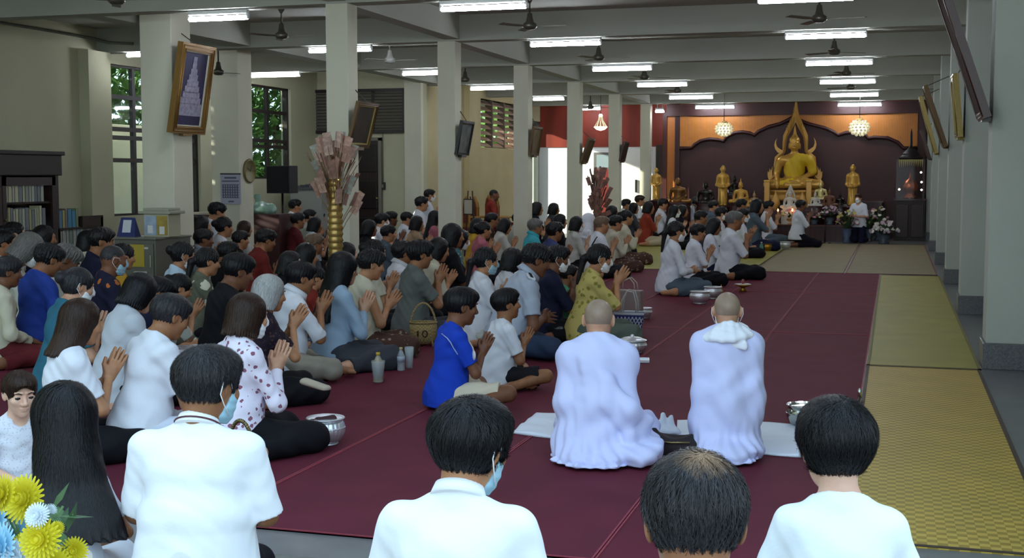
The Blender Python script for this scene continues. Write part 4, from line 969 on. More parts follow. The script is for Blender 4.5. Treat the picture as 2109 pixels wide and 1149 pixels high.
def sit(px, pyt, pyb, Y, label, m, fin=True, ped=True, rz=0, wide=1.0, halo=False, pm=None, group='small seated statues'):
    t_, b_ = aty(px, pyt, Y), aty(px, pyb, Y); top = 1.42 if fin else 1.2; sc = (t_.z-b_.z)/top; t = thing('seated_statue', (b_.x, Y, 0), label, 'statue', rz, group)
    o = link('statue', SEAT if fin else SEATM, m, t); o.scale = (sc*wide, sc*wide, sc); o.location = (0, 0, b_.z+.04*sc)
    if halo:
        H_ = MB(); pts = [(0, 1.75), (.12, 1.35), (.33, 1.0), (.36, .7), (.5, .5), (.52, .1), (.44, .1), (.4, .45), (.27, .62), (.25, .95), (0, 1.35)]
        for R_ in (1, -1):
            vs = []; n_ = 5
            o2, i2 = pts[:6], pts[6:][::-1]
            for j in range(5): 
                a, b = o2[j+1 if j else 0], i2[j]
                for q in (a, b):
                    for y in (.16, .24): vs.append((R_*q[0]*sc, y*sc, q[1]*sc+b_.z))
            fs = []
            for j in range(4): o_ = j*4; q = o_+4; fs += [(o_, q, q+2, o_+2), (o_+1, o_+3, q+3, q+1), (o_, o_+1, q+1, q), (o_+2, q+2, q+3, o_+3)]
            H_.add(vs, fs)
        H_.build('halo', m, t)
    MB().lathe([(.62*sc, 0), (.62*sc, max(b_.z-.2*sc, .02)), (.5*sc, b_.z-.12*sc), (.66*sc, b_.z), (.6*sc, b_.z+.05*sc)], n=24, sy=.62).build('pedestal', pm or m, t)
BRZ = mat('#5d3f22', .35, .6, kind='mottle', col2='#8a5f2e', scale=5); BLK = mat('#1d1614', .25, .4, coat=.3); WHT = mat('#c9c4b8', .6, kind='mottle', col2='#b3aea2', scale=12)
sit(1396, 366, 418, 28.2, 'bronze seated monk statue in front of the orange strip', BRZ, False, pm=ALT, wide=1.05); sit(1453, 374, 420, 28.4, 'black lacquered seated monk statue between the bronze monk and the gilt standing statue', BLK, False, pm=ALT, wide=1.1)
sit(1525, 366, 418, 28.45, 'small gilt buddha seated right of the left standing statue', GB_, True, pm=ALT)
sit(1512, 355, 402, 29.0, 'dark spired buddha behind the small gilt one', BLK, True, pm=ALT); sit(1627, 388, 428, 28.35, 'white buddha with spired halo in front of the large buddha', WHT, True, halo=True, pm=WHT, wide=1.1)
sit(1553, 392, 424, 28.6, 'small pale brass buddha left of the gilt corner post', mat('#b3956a', .4, .4), True, pm=ALT); sit(1679, 392, 425, 28.5, 'small white buddha right of the white spired one', WHT, True, pm=ALT); sit(1690, 368, 412, 28.9, 'small pale gold buddha above the little white one', mat('#d9c98a', .35, .5), True, pm=ALT)
sit(1708, 384, 424, 28.6, 'small brown buddha between the white one and the right standing statue', mat('#6a4530', .5), True, pm=ALT); sit(1730, 392, 426, 28.7, 'small dark buddha beside the right standing statue', BLK, True, pm=ALT); sit(1540, 402, 426, 28.35, 'tiny dull gold buddha beside the small gilt one', GB2, True, pm=ALT)
for px in (1597, 1652):
    b_ = aty(px, 420, 28.8); t = thing('bo_leaf', (b_.x, 28.8, .66), 'gold leaf shaped ornament on the altar, %s of the white spired buddha' % ('left' if px < 1620 else 'right'), 'ornament')
    MB().lathe([(.0, .42), (.03, .34), (.09, .22), (.11, .14), (.07, .06), (.03, .03), (.06, 0)][::-1], n=20, sy=.4).build('leaf', GB2, t)
for px in (1600.5, 1630.5):
    b_ = aty(px, 462, 28.0); t = thing('candle', (b_.x, 28.16, .36), 'lit thin candle on the altar, %s of the flower vase below the white buddha' % ('left' if px < 1620 else 'right'), 'candle')
    h = aty(px, 440, 28.16).z-.36+.05; MB().lathe([(.04, 0), (.045, .02), (.015, .03), (.012, h), (.004, h+.004)], n=12).build('stick', mat('#c88a5a', .5), t); MB().lathe([(.002, h), (.014, h+.018), (.008, h+.04), (.001, h+.06)], n=10).build('flame', mat('#ffb060', .5, emit=30), t)
FL = ['#e8e4dc', '#d8b8c8', '#d9cf7a', '#c98aa0', '#eceae0']
def petal_flower(r, n_=9, layers=2):
    b = MB()
    for l in range(layers):
        for i in range(n_):
            a = 2*PI*(i+.5*l)/n_; d = Vector((math.cos(a), math.sin(a), .25+.5*l)).normalized(); s = Vector((-math.sin(a), math.cos(a), 0)); R1 = r*(1-.25*l)
            b.add([d*R1*.1, d*R1*.6+s*R1*.2, d*R1, d*R1*.6-s*R1*.2], [(0, 1, 2, 3)])
    b.ball((0, 0, r*.12), r*.2, 6); return b.mesh('flower')
PF = petal_flower(.05)
def bouquet(x, y, z, w_, h, label, cols, nf=22, pot='vase', pm=None, seed=1, fs=1.0, group='flower arrangements at the altar'):
    R_ = random.Random(seed); t = thing('flower_arrangement', (x, y, z), label, 'flowers', 0, group); ph = h*.38
    MB().lathe([(w_*.16, 0), (w_*.2, .01), (w_*.12, ph*.3), (w_*.22, ph*.75), (w_*.2, ph*.95), (w_*.25, ph)], n=20).build(pot, pm or mat('#4a5560', .3), t)
    lf = MB()
    for i in range(60):
        a = R_.random()*2*PI; e = R_.random()*1.2; d = Vector((math.cos(a)*math.sin(e), math.sin(a)*math.sin(e), math.cos(e))); p = Vector((0, 0, ph*.9)); q = p+Vector((d.x*w_*.55, d.y*w_*.4, d.z*(h-ph)*.95)); s, _ = frame_of(d); s = s*.02*fs
        lf.add([p, p.lerp(q, .7)+s, q, p.lerp(q, .7)-s], [(0, 1, 2, 3)])
    lf.build('foliage', mat('#39512c', .6), t)
    for i in range(nf):
        a = R_.random()*2*PI; e = math.sqrt(R_.random())*1.35; d = Vector((math.cos(a)*math.sin(e)*w_*.5, -abs(math.sin(a))*math.sin(e)*w_*.4 if R_.random() < .75 else math.sin(a)*math.sin(e)*w_*.4, ph*.95+math.cos(e)*(h-ph)))
        o = link('flower', PF, mat(R_.choice(cols), .7), t); o.location = d; o.rotation_euler = (R_.uniform(.3, 1.3), R_.uniform(-.5, .5), R_.random()*6); f_ = fs*R_.uniform(.7, 1.2); o.scale = (f_,)*3
    return t
def bq(px, pyt, pyb, wpx, Y, label, cols, **k):
    a, b = aty(px, pyt, Y), aty(px, pyb, Y); z = k.pop('z', b.z); bouquet(b.x, Y, z, wpx*Y/2600*1.0, a.z-z, label, cols, **k)
bq(1627, 430, 462, 40, 28.3, 'pale flowers in a brass vase between the two candles', FL, z=.36, seed=2, pm=GB2); bq(1677, 436, 462, 40, 28.3, 'white and yellow flowers beside the kneeling man', FL, z=.36, seed=3); bq(1708, 424, 462, 44, 28.35, 'white and pink flowers in the middle of the altar step', FL[:2], z=.36, seed=4, nf=30)
bq(1744, 424, 493, 42, 27.7, 'tall yellow and white flowers in a blue vase standing on the floor', FL[2:], z=0, seed=5, nf=30, pm=mat('#51607a', .3)); bq(1820, 454, 492, 56, 27.6, 'broad white and pink flowers on the floor right of the masked man', FL[:2]+['#f0eee8'], z=0, seed=6, nf=34, fs=1.1); bq(1812, 424, 462, 46, 28.6, 'yellow and white flowers behind the floor bouquet', FL[2:], z=.02, seed=7, nf=24)
bq(1790, 430, 470, 30, 28.5, 'small green and white flowers beside the masked man', FL, z=0, seed=8, nf=12); bq(1650, 446, 470, 26, 28.25, 'small mixed flowers at the foot of the white buddha', FL, z=.36, seed=9, nf=12)
sp = thing('incense_stand', (aty(1699, 490, 27.3).x, 27.3, 0), 'thin dark stand before the altar, right of the kneeling man', 'stand'); MB().tube([(0, 0, 0), (0, 0, .55)], .012, 6).build('pole', BLK, sp); MB().lathe([(.14, 0), (.12, .02), (.01, .03)], n=16).build('base', BLK, sp); MB().lathe([(.01, .53), (.1, .56), (.12, .64), (.11, .64)], n=16).build('tray', BLK, sp)
# relic cabinet
x0, x1 = aty(1841, 480, 28.9).x, aty(1904, 480, 28.9).x; cw = (x1-x0)/2; t = thing('relic_cabinet', ((x0+x1)/2, 28.9, 0), 'tall dark cabinet with glass case and spired roof at the altar right', 'cabinet')
z1_ = aty(1, 400, 28.9).z; z2_ = aty(1, 335, 28.9).z
MB().bb((-cw, 0, 0), (cw, .6, z1_-.04)).build('base', mat('#1f1210', .5, kind='wood', col2='#2a1814', scale=4), t); MB().bb((-cw-.03, -.03, z1_-.04), (cw+.03, .63, z1_)).build('top_board', ALT, t)
for i in (-1, 1): MB().bb((i*cw*.5-cw*.42, -.02, .08), (i*cw*.5+cw*.42, 0, z1_-.12)).build('door', mat('#291613', .4), t, .01)
p_ = MB()
for sx in (-1, 1):
    for y in (.03, .57): p_.bb((sx*(cw-.04)-.02, y-.02, z1_), (sx*(cw-.04)+.02, y+.02, z2_))
p_.build('case_frame', ALT, t); MB().bb((-cw+.05, .03, z1_), (cw-.05, .035, z2_)).build('glass_pane', clear_glass(), t)
zt_ = aty(1, 283, 28.9).z; MB().lathe([(cw*1.05, z2_), (cw*1.12, z2_+.04), (cw*.8, z2_+.10), (cw*.75, z2_+.14), (cw*.4, z2_+.22), (cw*.12, z2_+.3), (.03, zt_-.1), (.004, zt_)], c=(0, .3, 0), n=4, R=Matrix.Rotation(PI/4, 3, 'Z')).build('roof', mat('#1b1110', .5), t)
fr = MB()
for i in range(12): fr.prism([(-cw+.06+i*(2*cw-.12)/12, z2_), (-cw+.06+(i+1)*(2*cw-.12)/12, z2_), (-cw+.06+(i+.5)*(2*cw-.12)/12, z2_-.14-.05*(abs(i-5.5)/5.5))], .0, .02)
fr.build('fretwork', mat('#8f8352', .5, .3), t)
t = thing('relic_urn', ((x0+x1)/2, 29.2, z1_), 'copper gold relic urn glowing inside the glass case', 'urn'); MB().lathe([(.14, 0), (.15, .04), (.09, .08), (.09, .13), (.16, .2), (.175, .28), (.13, .38), (.05, .43), (.03, .5), (.008, .66)], n=24).build('urn_body', mat('#b05a35', .25, .8), t); MB().lathe([(.17, 0), (.17, .03)], n=4).build('urn_base', mat('#8a6a4a', .5), t)
for i, (px, py) in enumerate(((1897, 355), (1898, 375), (1898, 391), (1852, 390))):
    q = aty(px, py, 28.86); t2 = thing('small_bulb', q, 'small lit bulb on the relic case, %s' % ['top of the right post', 'middle of the right post', 'foot of the right post', 'left corner'][i], 'light'); MB().ball((0, 0, 0), .022, 8).build('bulb', mat('#fff0dd', .5, emit=6), t2); MB().bb((-.012, .0, -.012), (.012, .05, .012)).build('socket', ALT, t2)
# chandeliers
def chand(px, py, rp, Y, label, tear=False):
    p = aty(px, py, Y); r = rp*Y*.97/2600; t = thing('chandelier', p, label, 'chandelier', 0, 'crystal chandeliers'); CR = mat('#d9d2b0', .1, emit=.35, spec=.8); CW = mat('#f4efdc', .1, emit=1.6)
    MB().tube([(0, 0, r*.9), (0, 0, ZS-p.z)], .008, 6).build('chain', GM, t)
    if tear:
        for s in range(10):
            a = s*2*PI/10; MB().tube([(r*.22*math.cos(a), r*.22*math.sin(a), r*1.7), (r*.35*math.cos(a), r*.35*math.sin(a), r*1.0), (r*.95*math.cos(a), r*.95*math.sin(a), 0)], r*.05, 5).build('bead_strand', CR, t)
        MB().lathe([(r*.05, -r*.5), (r*.6, -r*.35), (r, 0), (r*.95, r*.1)], n=20).build('crystal_bowl', CW, t); MB().lathe([(r*.2, r*1.9), (r*.32, r*1.65), (r*.2, r*1.45)], n=14).build('crown', CW, t)
    else:
        for i in range(7):
            th_ = PI*(i+.7)/7.6; q = MB(); n_ = max(int(16*math.sin(th_)), 5)
            for j in range(n_): a = 2*PI*(j+.5*(i % 2))/n_; q.ball((r*math.sin(th_)*math.cos(a), r*math.sin(th_)*math.sin(a), r*.82*math.cos(th_)), r*.17, 6)
            q.build('crystal_ring', CR, t)
        MB().ball((0, 0, -r*.1), (r*.78, r*.78, r*.55), 14).build('globe', CW, t); MB().lathe([(r*.5, r*.75), (r*.35, r*.95), (r*.1, r*1.0)], n=14).build('crown', GB2, t)
chand(1491, 266, 17, 26.2, 'round crystal chandelier left of the large buddha'); chand(1770, 263, 19, 26.2, 'round crystal chandelier right of the large buddha'); chand(1237, 262, 15, 26.8, 'bell shaped crystal chandelier in front of the red wall', True)
# ---------------------------------------------------------------- bookcases along the left wall
q0 = atx(118, 312, -10.02); BY1 = q0.y; BZ = q0.z; BY0 = BY1-2.1
GLASS2 = clear_glass()
bc = thing('bookcase', (XL+.24, (BY0+BY1)/2, 0), 'tall dark wooden bookcase with glass doors against the left wall', 'bookcase'); hl = 1.05
MB().bb((-.23, -hl, 0), (-.21, hl, BZ-.02)).build('back_panel', DWOOD, bc)
for y in (-hl, 0, hl): MB().bb((-.21, y-.03, 0), (.22, y+.03, BZ-.06)).build('side_panel', DWOOD, bc)
MB().bb((-.23, -hl-.06, BZ-.3), (.26, hl+.06, BZ)).bb((-.23, -hl-.09, BZ-.05), (.29, hl+.09, BZ)).build('cornice', mat('#241613', .5), bc, .01)
shz = [atx(60, 412, -10.1).z-.02, atx(60, 470, -10.1).z-.02]
for z in [.08]+shz: MB().bb((-.21, -hl+.03, z-.025), (.19, hl-.03, z)).build('shelf', DWOOD, bc)
for s in (0, 1):
    y0, y1 = (-hl+.03, -.03) if s == 0 else (.03, hl-.03); f = MB()
    for a, b in (((.2, y0, .1), (.225, y0+.07, BZ-.32)), ((.2, y1-.07, .1), (.225, y1, BZ-.32)), ((.2, y0, .1), (.225, y1, .2)), ((.2, y0, BZ-.42), (.225, y1, BZ-.32))): f.bb(a, b)
    d = f.build('door', mat('#35201a', .4, kind='wood', col2='#2a1712', scale=5), bc); MB().bb((.208, y0+.07, .2), (.212, y1-.07, BZ-.42)).build('glass_pane', GLASS2, d); MB().ball((.235, y1-.035 if s == 0 else y0+.035, .9), .015, 8).build('door_knob', mat('#a08a50', .3, 1), d)
rb = random.Random(5)
def books(x, y0, y1, z, hmax, cols, grp, lab, w_=.05, face=1):
    y = y0
    while y < y1-.03:
        w = rb.uniform(.7, 1.4)*w_; h = hmax*rb.uniform(.82, 1)
        o = thing('book', (x, y+w/2, z), lab, 'book', 0, grp); m = mat(rb.choice(cols), .6)
        b = MB(); b.bb((-.07, -w/2, 0), (.07, -w/2+.004, h)).bb((-.07, w/2-.004, 0), (.07, w/2, h)).bb((.066, -w/2, 0), (.07, w/2, h)); b.build('cover', m, o); MB().bb((-.068, -w/2+.004, .004), (.064, w/2-.004, h-.006)).build('pages', mat('#b9b3a0', .8), o); y += w+.003
BC = ['#c9c8bc', '#d8d0b0', '#a5a79c', '#8f929a', '#cfc6b4', '#bfb880']
cy = (BY0+BY1)/2
for z in shz:
    books(XL+.36, cy-.75, cy-.18, z, .27, BC, 'books behind glass in the tall bookcase', 'pale book standing behind the glass of the tall bookcase')
    books(XL+.36, cy+.1, cy+.86, z, .29, BC, 'books behind glass in the tall bookcase', 'pale book standing behind the glass of the tall bookcase')
a, b = atx(128, 470, -10.0), atx(216, 470, -10.0); lz = atx(150, 468, -10.1).z; sy0, sy1 = a.y, b.y
lb = thing('low_bookcase', (XL+.24, (sy0+sy1)/2, 0), 'low dark bookcase with open shelves right of the tall bookcase', 'bookcase'); hl2 = (sy1-sy0)/2
for y in (-hl2, hl2): MB().bb((-.22, y-.025, 0), (.22, y+.025, lz+(.12 if y > 0 else -.0))).build('side_panel', DWOOD, lb)
MB().bb((-.22, -hl2+.025, 0), (-.2, hl2-.025, lz)).build('back_panel', DWOOD, lb); MB().bb((.18, hl2-.42, lz), (.22, hl2+.025, lz+.14)).build('end_panel', DWOOD, lb)
lz2 = atx(150, 508, -10.1).z
for z in (lz, lz2, .1): MB().bb((-.2, -hl2+.025, z-.025), (.2, hl2-.025, z)).build('shelf', DWOOD, lb)
books(XL+.34, sy0+.06, sy1-.45, lz, .25, ['#7f8a6a', '#a7a56a', '#5f86a0', '#4f8aa8', '#8a7470', '#b0a890', '#8a9a78'], 'books on top of the low bookcase', 'colourful book standing on top of the low bookcase', .06)
books(XL+.34, sy0+.06, sy1-.1, lz2, .25, ['#8a9aa0', '#a5a89c', '#7d8a80'], 'books inside the low bookcase', 'grey green book inside the low bookcase', .06)
# ---------------------------------------------------------------- donation safe with box and stand
SY = 11.35; c0, c1 = aty(235, 490, SY), aty(320, 490, SY); sz = c1.z; sw = (c1.x-c0.x)
sf = thing('steel_cabinet', ((c0.x+c1.x)/2, SY, 0), 'grey steel cabinet with yellow notice below the portrait pillar', 'cabinet'); STL = mat('#6b6a60', .45, .25)
MB().bb((-sw/2, 0, 0), (sw/2, .68, sz-.02)).build('cabinet_body', STL, sf, .008); MB().bb((-sw/2-.01, -.015, sz-.02), (sw/2+.01, .69, sz)).build('top_panel', mat('#77766c', .4, .25), sf, .004)
MB().bb((-sw/2+.02, -.02, sz-.52), (sw/2-.02, 0, sz-.06)).build('door', mat('#706f65', .45, .25), sf, .006); MB().bb((sw/2-.05, -.035, sz-.3), (sw/2-.035, -.02, sz-.18)).build('door_handle', mat('#b8b8b0', .3, 1), sf)
n_ = MB().bb((-sw/2+.05, -.028, sz-.30), (sw/2-.12, -.021, sz-.07)).build('notice', mat('#b7a23a', .7), sf)
tx = MB()
for i in range(3):
    for j in range(5): tx.bb((-sw/2+.075+j*.038, -.0295, sz-.125-i*.06), (-sw/2+.075+j*.038+.022+.006*((i*3+j) % 2), -.0285, sz-.10-i*.06+.008*((i+j) % 2)))
tx.build('notice_text', mat('#5d5518', .7), n_)
lk = MB().bb((-.0, -.045, sz-.50), (.16, -.021, sz-.345)).build('lock_plate', mat('#b9b9b0', .4), sf, .02); MB().lathe([(.052, 0), (.05, .018), (.03, .022)], c=(.075, -.045, sz-.42), n=20, R=Matrix.Rotation(PI/2, 3, 'X')).build('dial', mat('#191919', .4), lk)
MB().bb((.09, -.025, sz-.115), (.17, -.021, sz-.095)).build('label_strip', mat('#c9c9c2', .6), sf)
dx = thing('donation_box', (c0.x+sw*.78, SY+.3, sz), 'cream donation box with printed panels and lid on the steel cabinet', 'box'); MB().bb((-.14, -.12, 0), (.15, .12, .24)).build('box_body', mat('#b5b096', .6), dx, .006); MB().bb((-.19, -.15, .24), (.19, .15, .27)).bb((-.15, -.12, .27), (.15, .12, .30)).build('lid', mat('#9fa08c', .6), dx, .006)
MB().bb((-.13, -.128, .02), (.01, -.121, .22)).build('printed_panel', mat('#a8b8c8', .6, kind='mottle', col2='#8fa2b8', scale=14), dx); MB().bb((.02, -.128, .02), (.14, -.121, .22)).build('printed_panel', mat('#b39a46', .6, kind='mottle', col2='#96803a', scale=14), dx); MB().bb((.05, -.131, .03), (.11, -.1285, .11)).build('card', mat('#d8d8d4', .7), dx); MB().bb((-.09, -.131, .04), (-.03, -.1285, .12)).build('card', mat('#d8d8d4', .7), dx)
sg = thing('sign_stand', (c0.x+.06, SY+.12, sz), 'small blue tent sign with white card beside the donation box', 'sign'); MB().add([(-.11, 0, 0), (.11, 0, 0), (.085, .05, .2), (-.085, .05, .2), (-.11, .11, 0), (.11, .11, 0)], [(0, 1, 2, 3), (1, 5, 2), (0, 3, 4), (5, 4, 3, 2)]).build('board', mat('#2c3468', .5), sg)
MB().add([(-.05, -.004+.012, .045), (.05, .008, .045), (.05, .040, .175), (-.05, .040, .175)], [(0, 1, 2, 3)]).build('card', mat('#c9ccd2', .7), sg)
# ---------------------------------------------------------------- calendar, clock, speaker, freezer, table
P0bx, P0by = P0b.x, 16.0
ca, cb = aty(456, 420, P0by), aty(496, 358, P0by); cw, ch = cb.x-ca.x, cb.z-ca.z
cal = thing('wall_calendar', ((ca.x+cb.x)/2, P0by-.003, ca.z), 'paper wall calendar hanging on the pillar left of the clock', 'calendar'); MB().bb((-cw/2, -.012, 0), (cw/2, 0, ch)).build('sheets', mat('#a9abb8', .8), cal); MB().tube([(-cw/2, -.006, ch), (cw/2, -.006, ch)], .012, 6).build('binding', mat('#3a3a40', .5), cal)
g_ = MB()
for i in range(6): g_.bb((-cw*.42, -.0135, ch*(.2+.085*i)), (cw*.42, -.0125, ch*(.2+.085*i)+.012))
for i in range(7):
    for j in range(5): g_.bb((-cw*.4+i*cw*.118, -.0135, ch*(.23+.085*j)), (-cw*.4+i*cw*.118+.02, -.0125, ch*(.23+.085*j)+.022))
g_.bb((-cw*.3, -.0135, ch*.84), (cw*.3, -.0125, ch*.9)); g_.bb((-cw*.42, -.0135, ch*.74), (cw*.42, -.0125, ch*.78)); g_.bb((-cw*.12, -.0135, ch*.06), (cw*.16, -.0125, ch*.11)); g_.build('printing', mat('#5b5d70', .8), cal)
xk = P0bx+.22; qk = atx(512, 352, xk); ck = thing('wall_clock', (xk, min(qk.y, 16.38), qk.z), 'round cream wall clock on the right face of the pillar', 'clock'); Rk = Matrix.Rotation(PI/2, 3, 'Y')
MB().lathe([(.165, 0), (.175, .02), (.16, .035), (.15, .03)], n=32, R=Rk).build('rim', mat('#6d6538', .4, .4), ck); MB().lathe([(.001, .025), (.152, .025)], n=32, R=Rk).build('dial', mat('#a39c78', .6), ck)
tk = MB()
for i in range(12): a = i*PI/6; tk.box((.028, .125*math.sin(a), .125*math.cos(a)), (.004, .012, .03), R=Matrix.Rotation(-a, 3, 'X'))
tk.build('hour_marks', mat('#4a4630', .6), ck); MB().box((.031, .02, .035), (.004, .01, .085), R=Matrix.Rotation(-.5, 3, 'X')).build('hand', mat('#222222', .5), ck); MB().box((.033, -.045, .02), (.004, .008, .11), R=Matrix.Rotation(1.15, 3, 'X')).build('hand', mat('#222222', .5), ck)
QY = 18.6; a, b = aty(549, 398, QY), aty(595, 341, QY); w_ = b.x-a.x
sp = thing('loudspeaker', ((a.x+b.x)/2, QY, 0), 'black loudspeaker on a pole stand below the window behind the clock pillar', 'loudspeaker'); MB().bb((-w_/2, 0, a.z), (w_/2, .32, b.z)).build('cabinet', mat('#0f0f12', .6), sp, .01); MB().bb((-w_/2+.02, -.012, a.z+.02), (w_/2-.02, 0, b.z-.02)).build('grille', mat('#17171b', .8, kind='weave', col2='#0b0b0d', scale=90), sp); MB().tube([(0, .16, .02), (0, .16, a.z)], .018, 8).build('pole', BLK, sp)
for k in range(3): an = k*2*PI/3; MB().tube([(0, .16, .5), (.4*math.cos(an), .16+.4*math.sin(an), .02)], .012, 6).build('leg', BLK, sp)
TY = 20.3; a, b = aty(597, 386, TY), aty(662, 386, TY); fz = thing('white_counter', ((a.x+b.x)/2, TY, 0), 'grey white counter against the back of the left wing, right of the loudspeaker', 'counter'); w_ = (b.x-a.x)/2
MB().bb((-w_, 0, 0), (w_, .6, a.z-.03)).build('counter_body', mat('#8c8d86', .6), fz, .01); MB().bb((-w_-.03, -.03, a.z-.03), (w_+.03, .62, a.z)).build('counter_top', mat('#55585a', .4), fz)
for i in range(5): 
    o = thing('paper_stack', ((a.x+b.x)/2-.2+.1*i, TY+.1+.05*(i % 2), a.z+.0), 'dark folder lying on the white counter', 'folder', .3*i, 'folders on the white counter'); MB().bb((-.13, -.1, 0), (.13, .1, .02+.012*i)).build('folder', mat(['#4a4d55', '#5f5a55', '#3a3c44', '#6b6a66', '#444a50'][i], .6), o)
GY = 17.2; q = aty(543, 440, GY); gb = thing('plastic_bundle', (q.x, GY, 0), 'pale green plastic bundle on a dark red stand right of the clock pillar', 'bundle'); 
fd = Field(np.array([-.3, -.3, -.05]), np.array([.3, .3, .3]), .015); fd.ell((0, 0, .05), (.2, .18, .09), .03); fd.ell((-.06, 0, .12), (.1, .1, .07), .04); fd.ell((.08, .03, .1), (.09, .09, .06), .04); fd.cone((-.08, 0, .16), (-.1, 0, .26), .03, .05, .03); fd.ripple(lambda x, y, z: .008*np.sin(45*x+30*z)*np.sin(38*y))
o = link('bag', meshed('bag', fd), mat('#7d9c8c', .3, kind='fabric', bump=.3), gb); o.location = (0, 0, q.z); MB().bb((-.32, -.2, 0), (.36, .25, q.z)).build('stand', mat('#3c1a1c', .6), gb)
tb = aty(420, 437, 17.2); t = thing('bench', (tb.x+.35, 17.2, 0), 'pinkish brown bench with pale top left of the calendar pillar', 'bench'); MB().bb((-.55, -.2, tb.z-.03), (.3, .2, tb.z)).build('top', mat('#b8a99a', .5), t); MB().bb((-.5, -.17, 0), (.25, .17, tb.z-.03)).build('body', mat('#6a4440', .6), t)
# ---------------------------------------------------------------- money trees
def note(r_):
    b = MB(); w, h = .05, .13; b.add([(-w/2, 0, 0), (w/2, 0, 0), (w/2, .004, h*.5), (w/2, -.003, h), (-w/2, -.003, h), (-w/2, .004, h*.5)], [(0, 1, 2, 5), (5, 2, 3, 4)]); return b.mesh('banknote')
NT = note(0); NT.materials.append(mat('#b58f7a', .6))
def money_tree(px, Y, pyb, pyt, pyn0, pyn1, spread, label, trunk, cols, nn, seed, stick):
    R_ = random.Random(seed); p = aty(px, pyb, Y); t = thing('money_tree', (p.x, Y, 0), label, 'money tree'); zt = aty(px, pyt, Y).z
    prof = [(.11, 0), (.11, .04)]; z = .04
    while z < zt-.05: prof += [(.064, z+.01), (.074, z+.03), (.064, z+.055)]; z += .058
    MB().lathe(prof+[(.03, zt)], n=16).build('trunk', trunk, t)
    st = MB(); z0, z1 = aty(px, pyn0, Y).z, aty(px, pyn1, Y).z
    ends = []
    for i in range(nn):
        a = R_.random()*2*PI; f_ = R_.random(); zz = z0+(z1-z0)*f_**.7; rr = spread*(.25+.75*R_.random())*(1 if f_ < .8 else .75); s = Vector((0, 0, max(zz-.35*(1+.3*f_), .75))); e = Vector((rr*math.cos(a), rr*math.sin(a), zz)); st.tube([s, s.lerp(e, .5)+Vector((0, 0, .03)), e], .004, 4); ends.append((s, e))
    st.build('branches', stick, t)
    for s, e in ends:
        for k in range(1):
            o = link('banknote', NT, mat(R_.choice(cols), .6, kind='mottle', col2='#8d6f62', scale=25), t); d = (e-s).normalized(); o.location = s.lerp(e, .82); o.rotation_euler = d.to_track_quat('Z', 'Y').to_euler(); o.rotation_euler.rotate_axis('Z', R_.random()*6); f_ = R_.uniform(.9, 1.35); o.scale = (f_*1.25, f_, f_)
money_tree(692, 10.75, 570, 362, 430, 285, .24, 'tall money tree with gold wrapped trunk and pinkish banknotes before the pillar', mat('#a98a4e', .25, .6, bump=.2, bscale=50), ['#d3ad98', '#c9a08c', '#b08074', '#dcc0ae', '#a9bdb0', '#c59a88'], 88, 3, mat('#8a6a4c', .6))
money_tree(1230, 20.2, 470, 395, 455, 352, .2, 'slender dark red money tree between the fourth and fifth pillars', mat('#6e4a3c', .5), ['#8a5a4c', '#7a4a42', '#9a6f60', '#6a3a38'], 60, 5, mat('#4a2a22', .7))
# ---------------------------------------------------------------- red chairs for monks, framed photo on easel
RC = mat('#7a2018', .5, kind='fabric', bump=.1); GC = mat('#a8803c', .4, .3)
for i, (px, py) in enumerate(((983, 412), (999, 412), (1029, 409), (1041, 409))):
    Y = 23.4+.2*(i % 2); q = aty(px, py-8, Y); t = thing('throne_chair', (q.x, Y, 0), 'ornate red chair with pointed gilt back, %s of the man in the red shirt' % ['farthest left', 'just left', 'just right', 'farthest right'][i], 'chair', -.9, 'red monk chairs'); z = q.z
    MB().prism([(-.16, .42), (.16, .42), (.17, z-.2), (.12, z-.08), (0, z), (-.12, z-.08), (-.17, z-.2)], -.24, -.2).build('back_frame', GC, t); MB().prism([(-.12, .5), (.12, .5), (.13, z-.22), (.08, z-.12), (0, z-.06), (-.08, z-.12), (-.13, z-.22)], -.25, -.17).build('backrest', RC, t)
    MB().bb((-.2, -.24, .36), (.2, .2, .44)).build('seat', RC, t, .02)
    for sx in (-.17, .17):
        for sy in (-.21, .17): MB().lathe([(.025, 0), (.03, .05), (.02, .2), (.028, .36)], c=(sx, sy, 0), n=10).build('leg', GC, t)
        MB().tube([(sx, -.2, .62), (sx, .12, .62), (sx, .16, .44)], .02, 6).build('armrest', GC, t)
q = aty(966, 440, 21.0); t = thing('easel_picture', (q.x, 21.0, 0), 'white framed photo leaning on an easel beside the second white pillar', 'picture', -.5); MB().bb((-.12, -.02, q.z-.02), (.12, .0, q.z+.26)).build('frame', mat('#2a2420', .5), t); MB().bb((-.1, -.025, q.z), (.1, -.02, q.z+.24)).build('print', mat('#b0aa98', .6), t)
for sx in (-.14, .14): MB().tube([(sx, .02, 0), (sx*.4, .03, q.z+.4)], .012, 6).build('leg', DWOOD, t)
MB().tube([(0, .3, 0), (0, .03, q.z+.3)], .012, 6).build('leg', DWOOD, t)
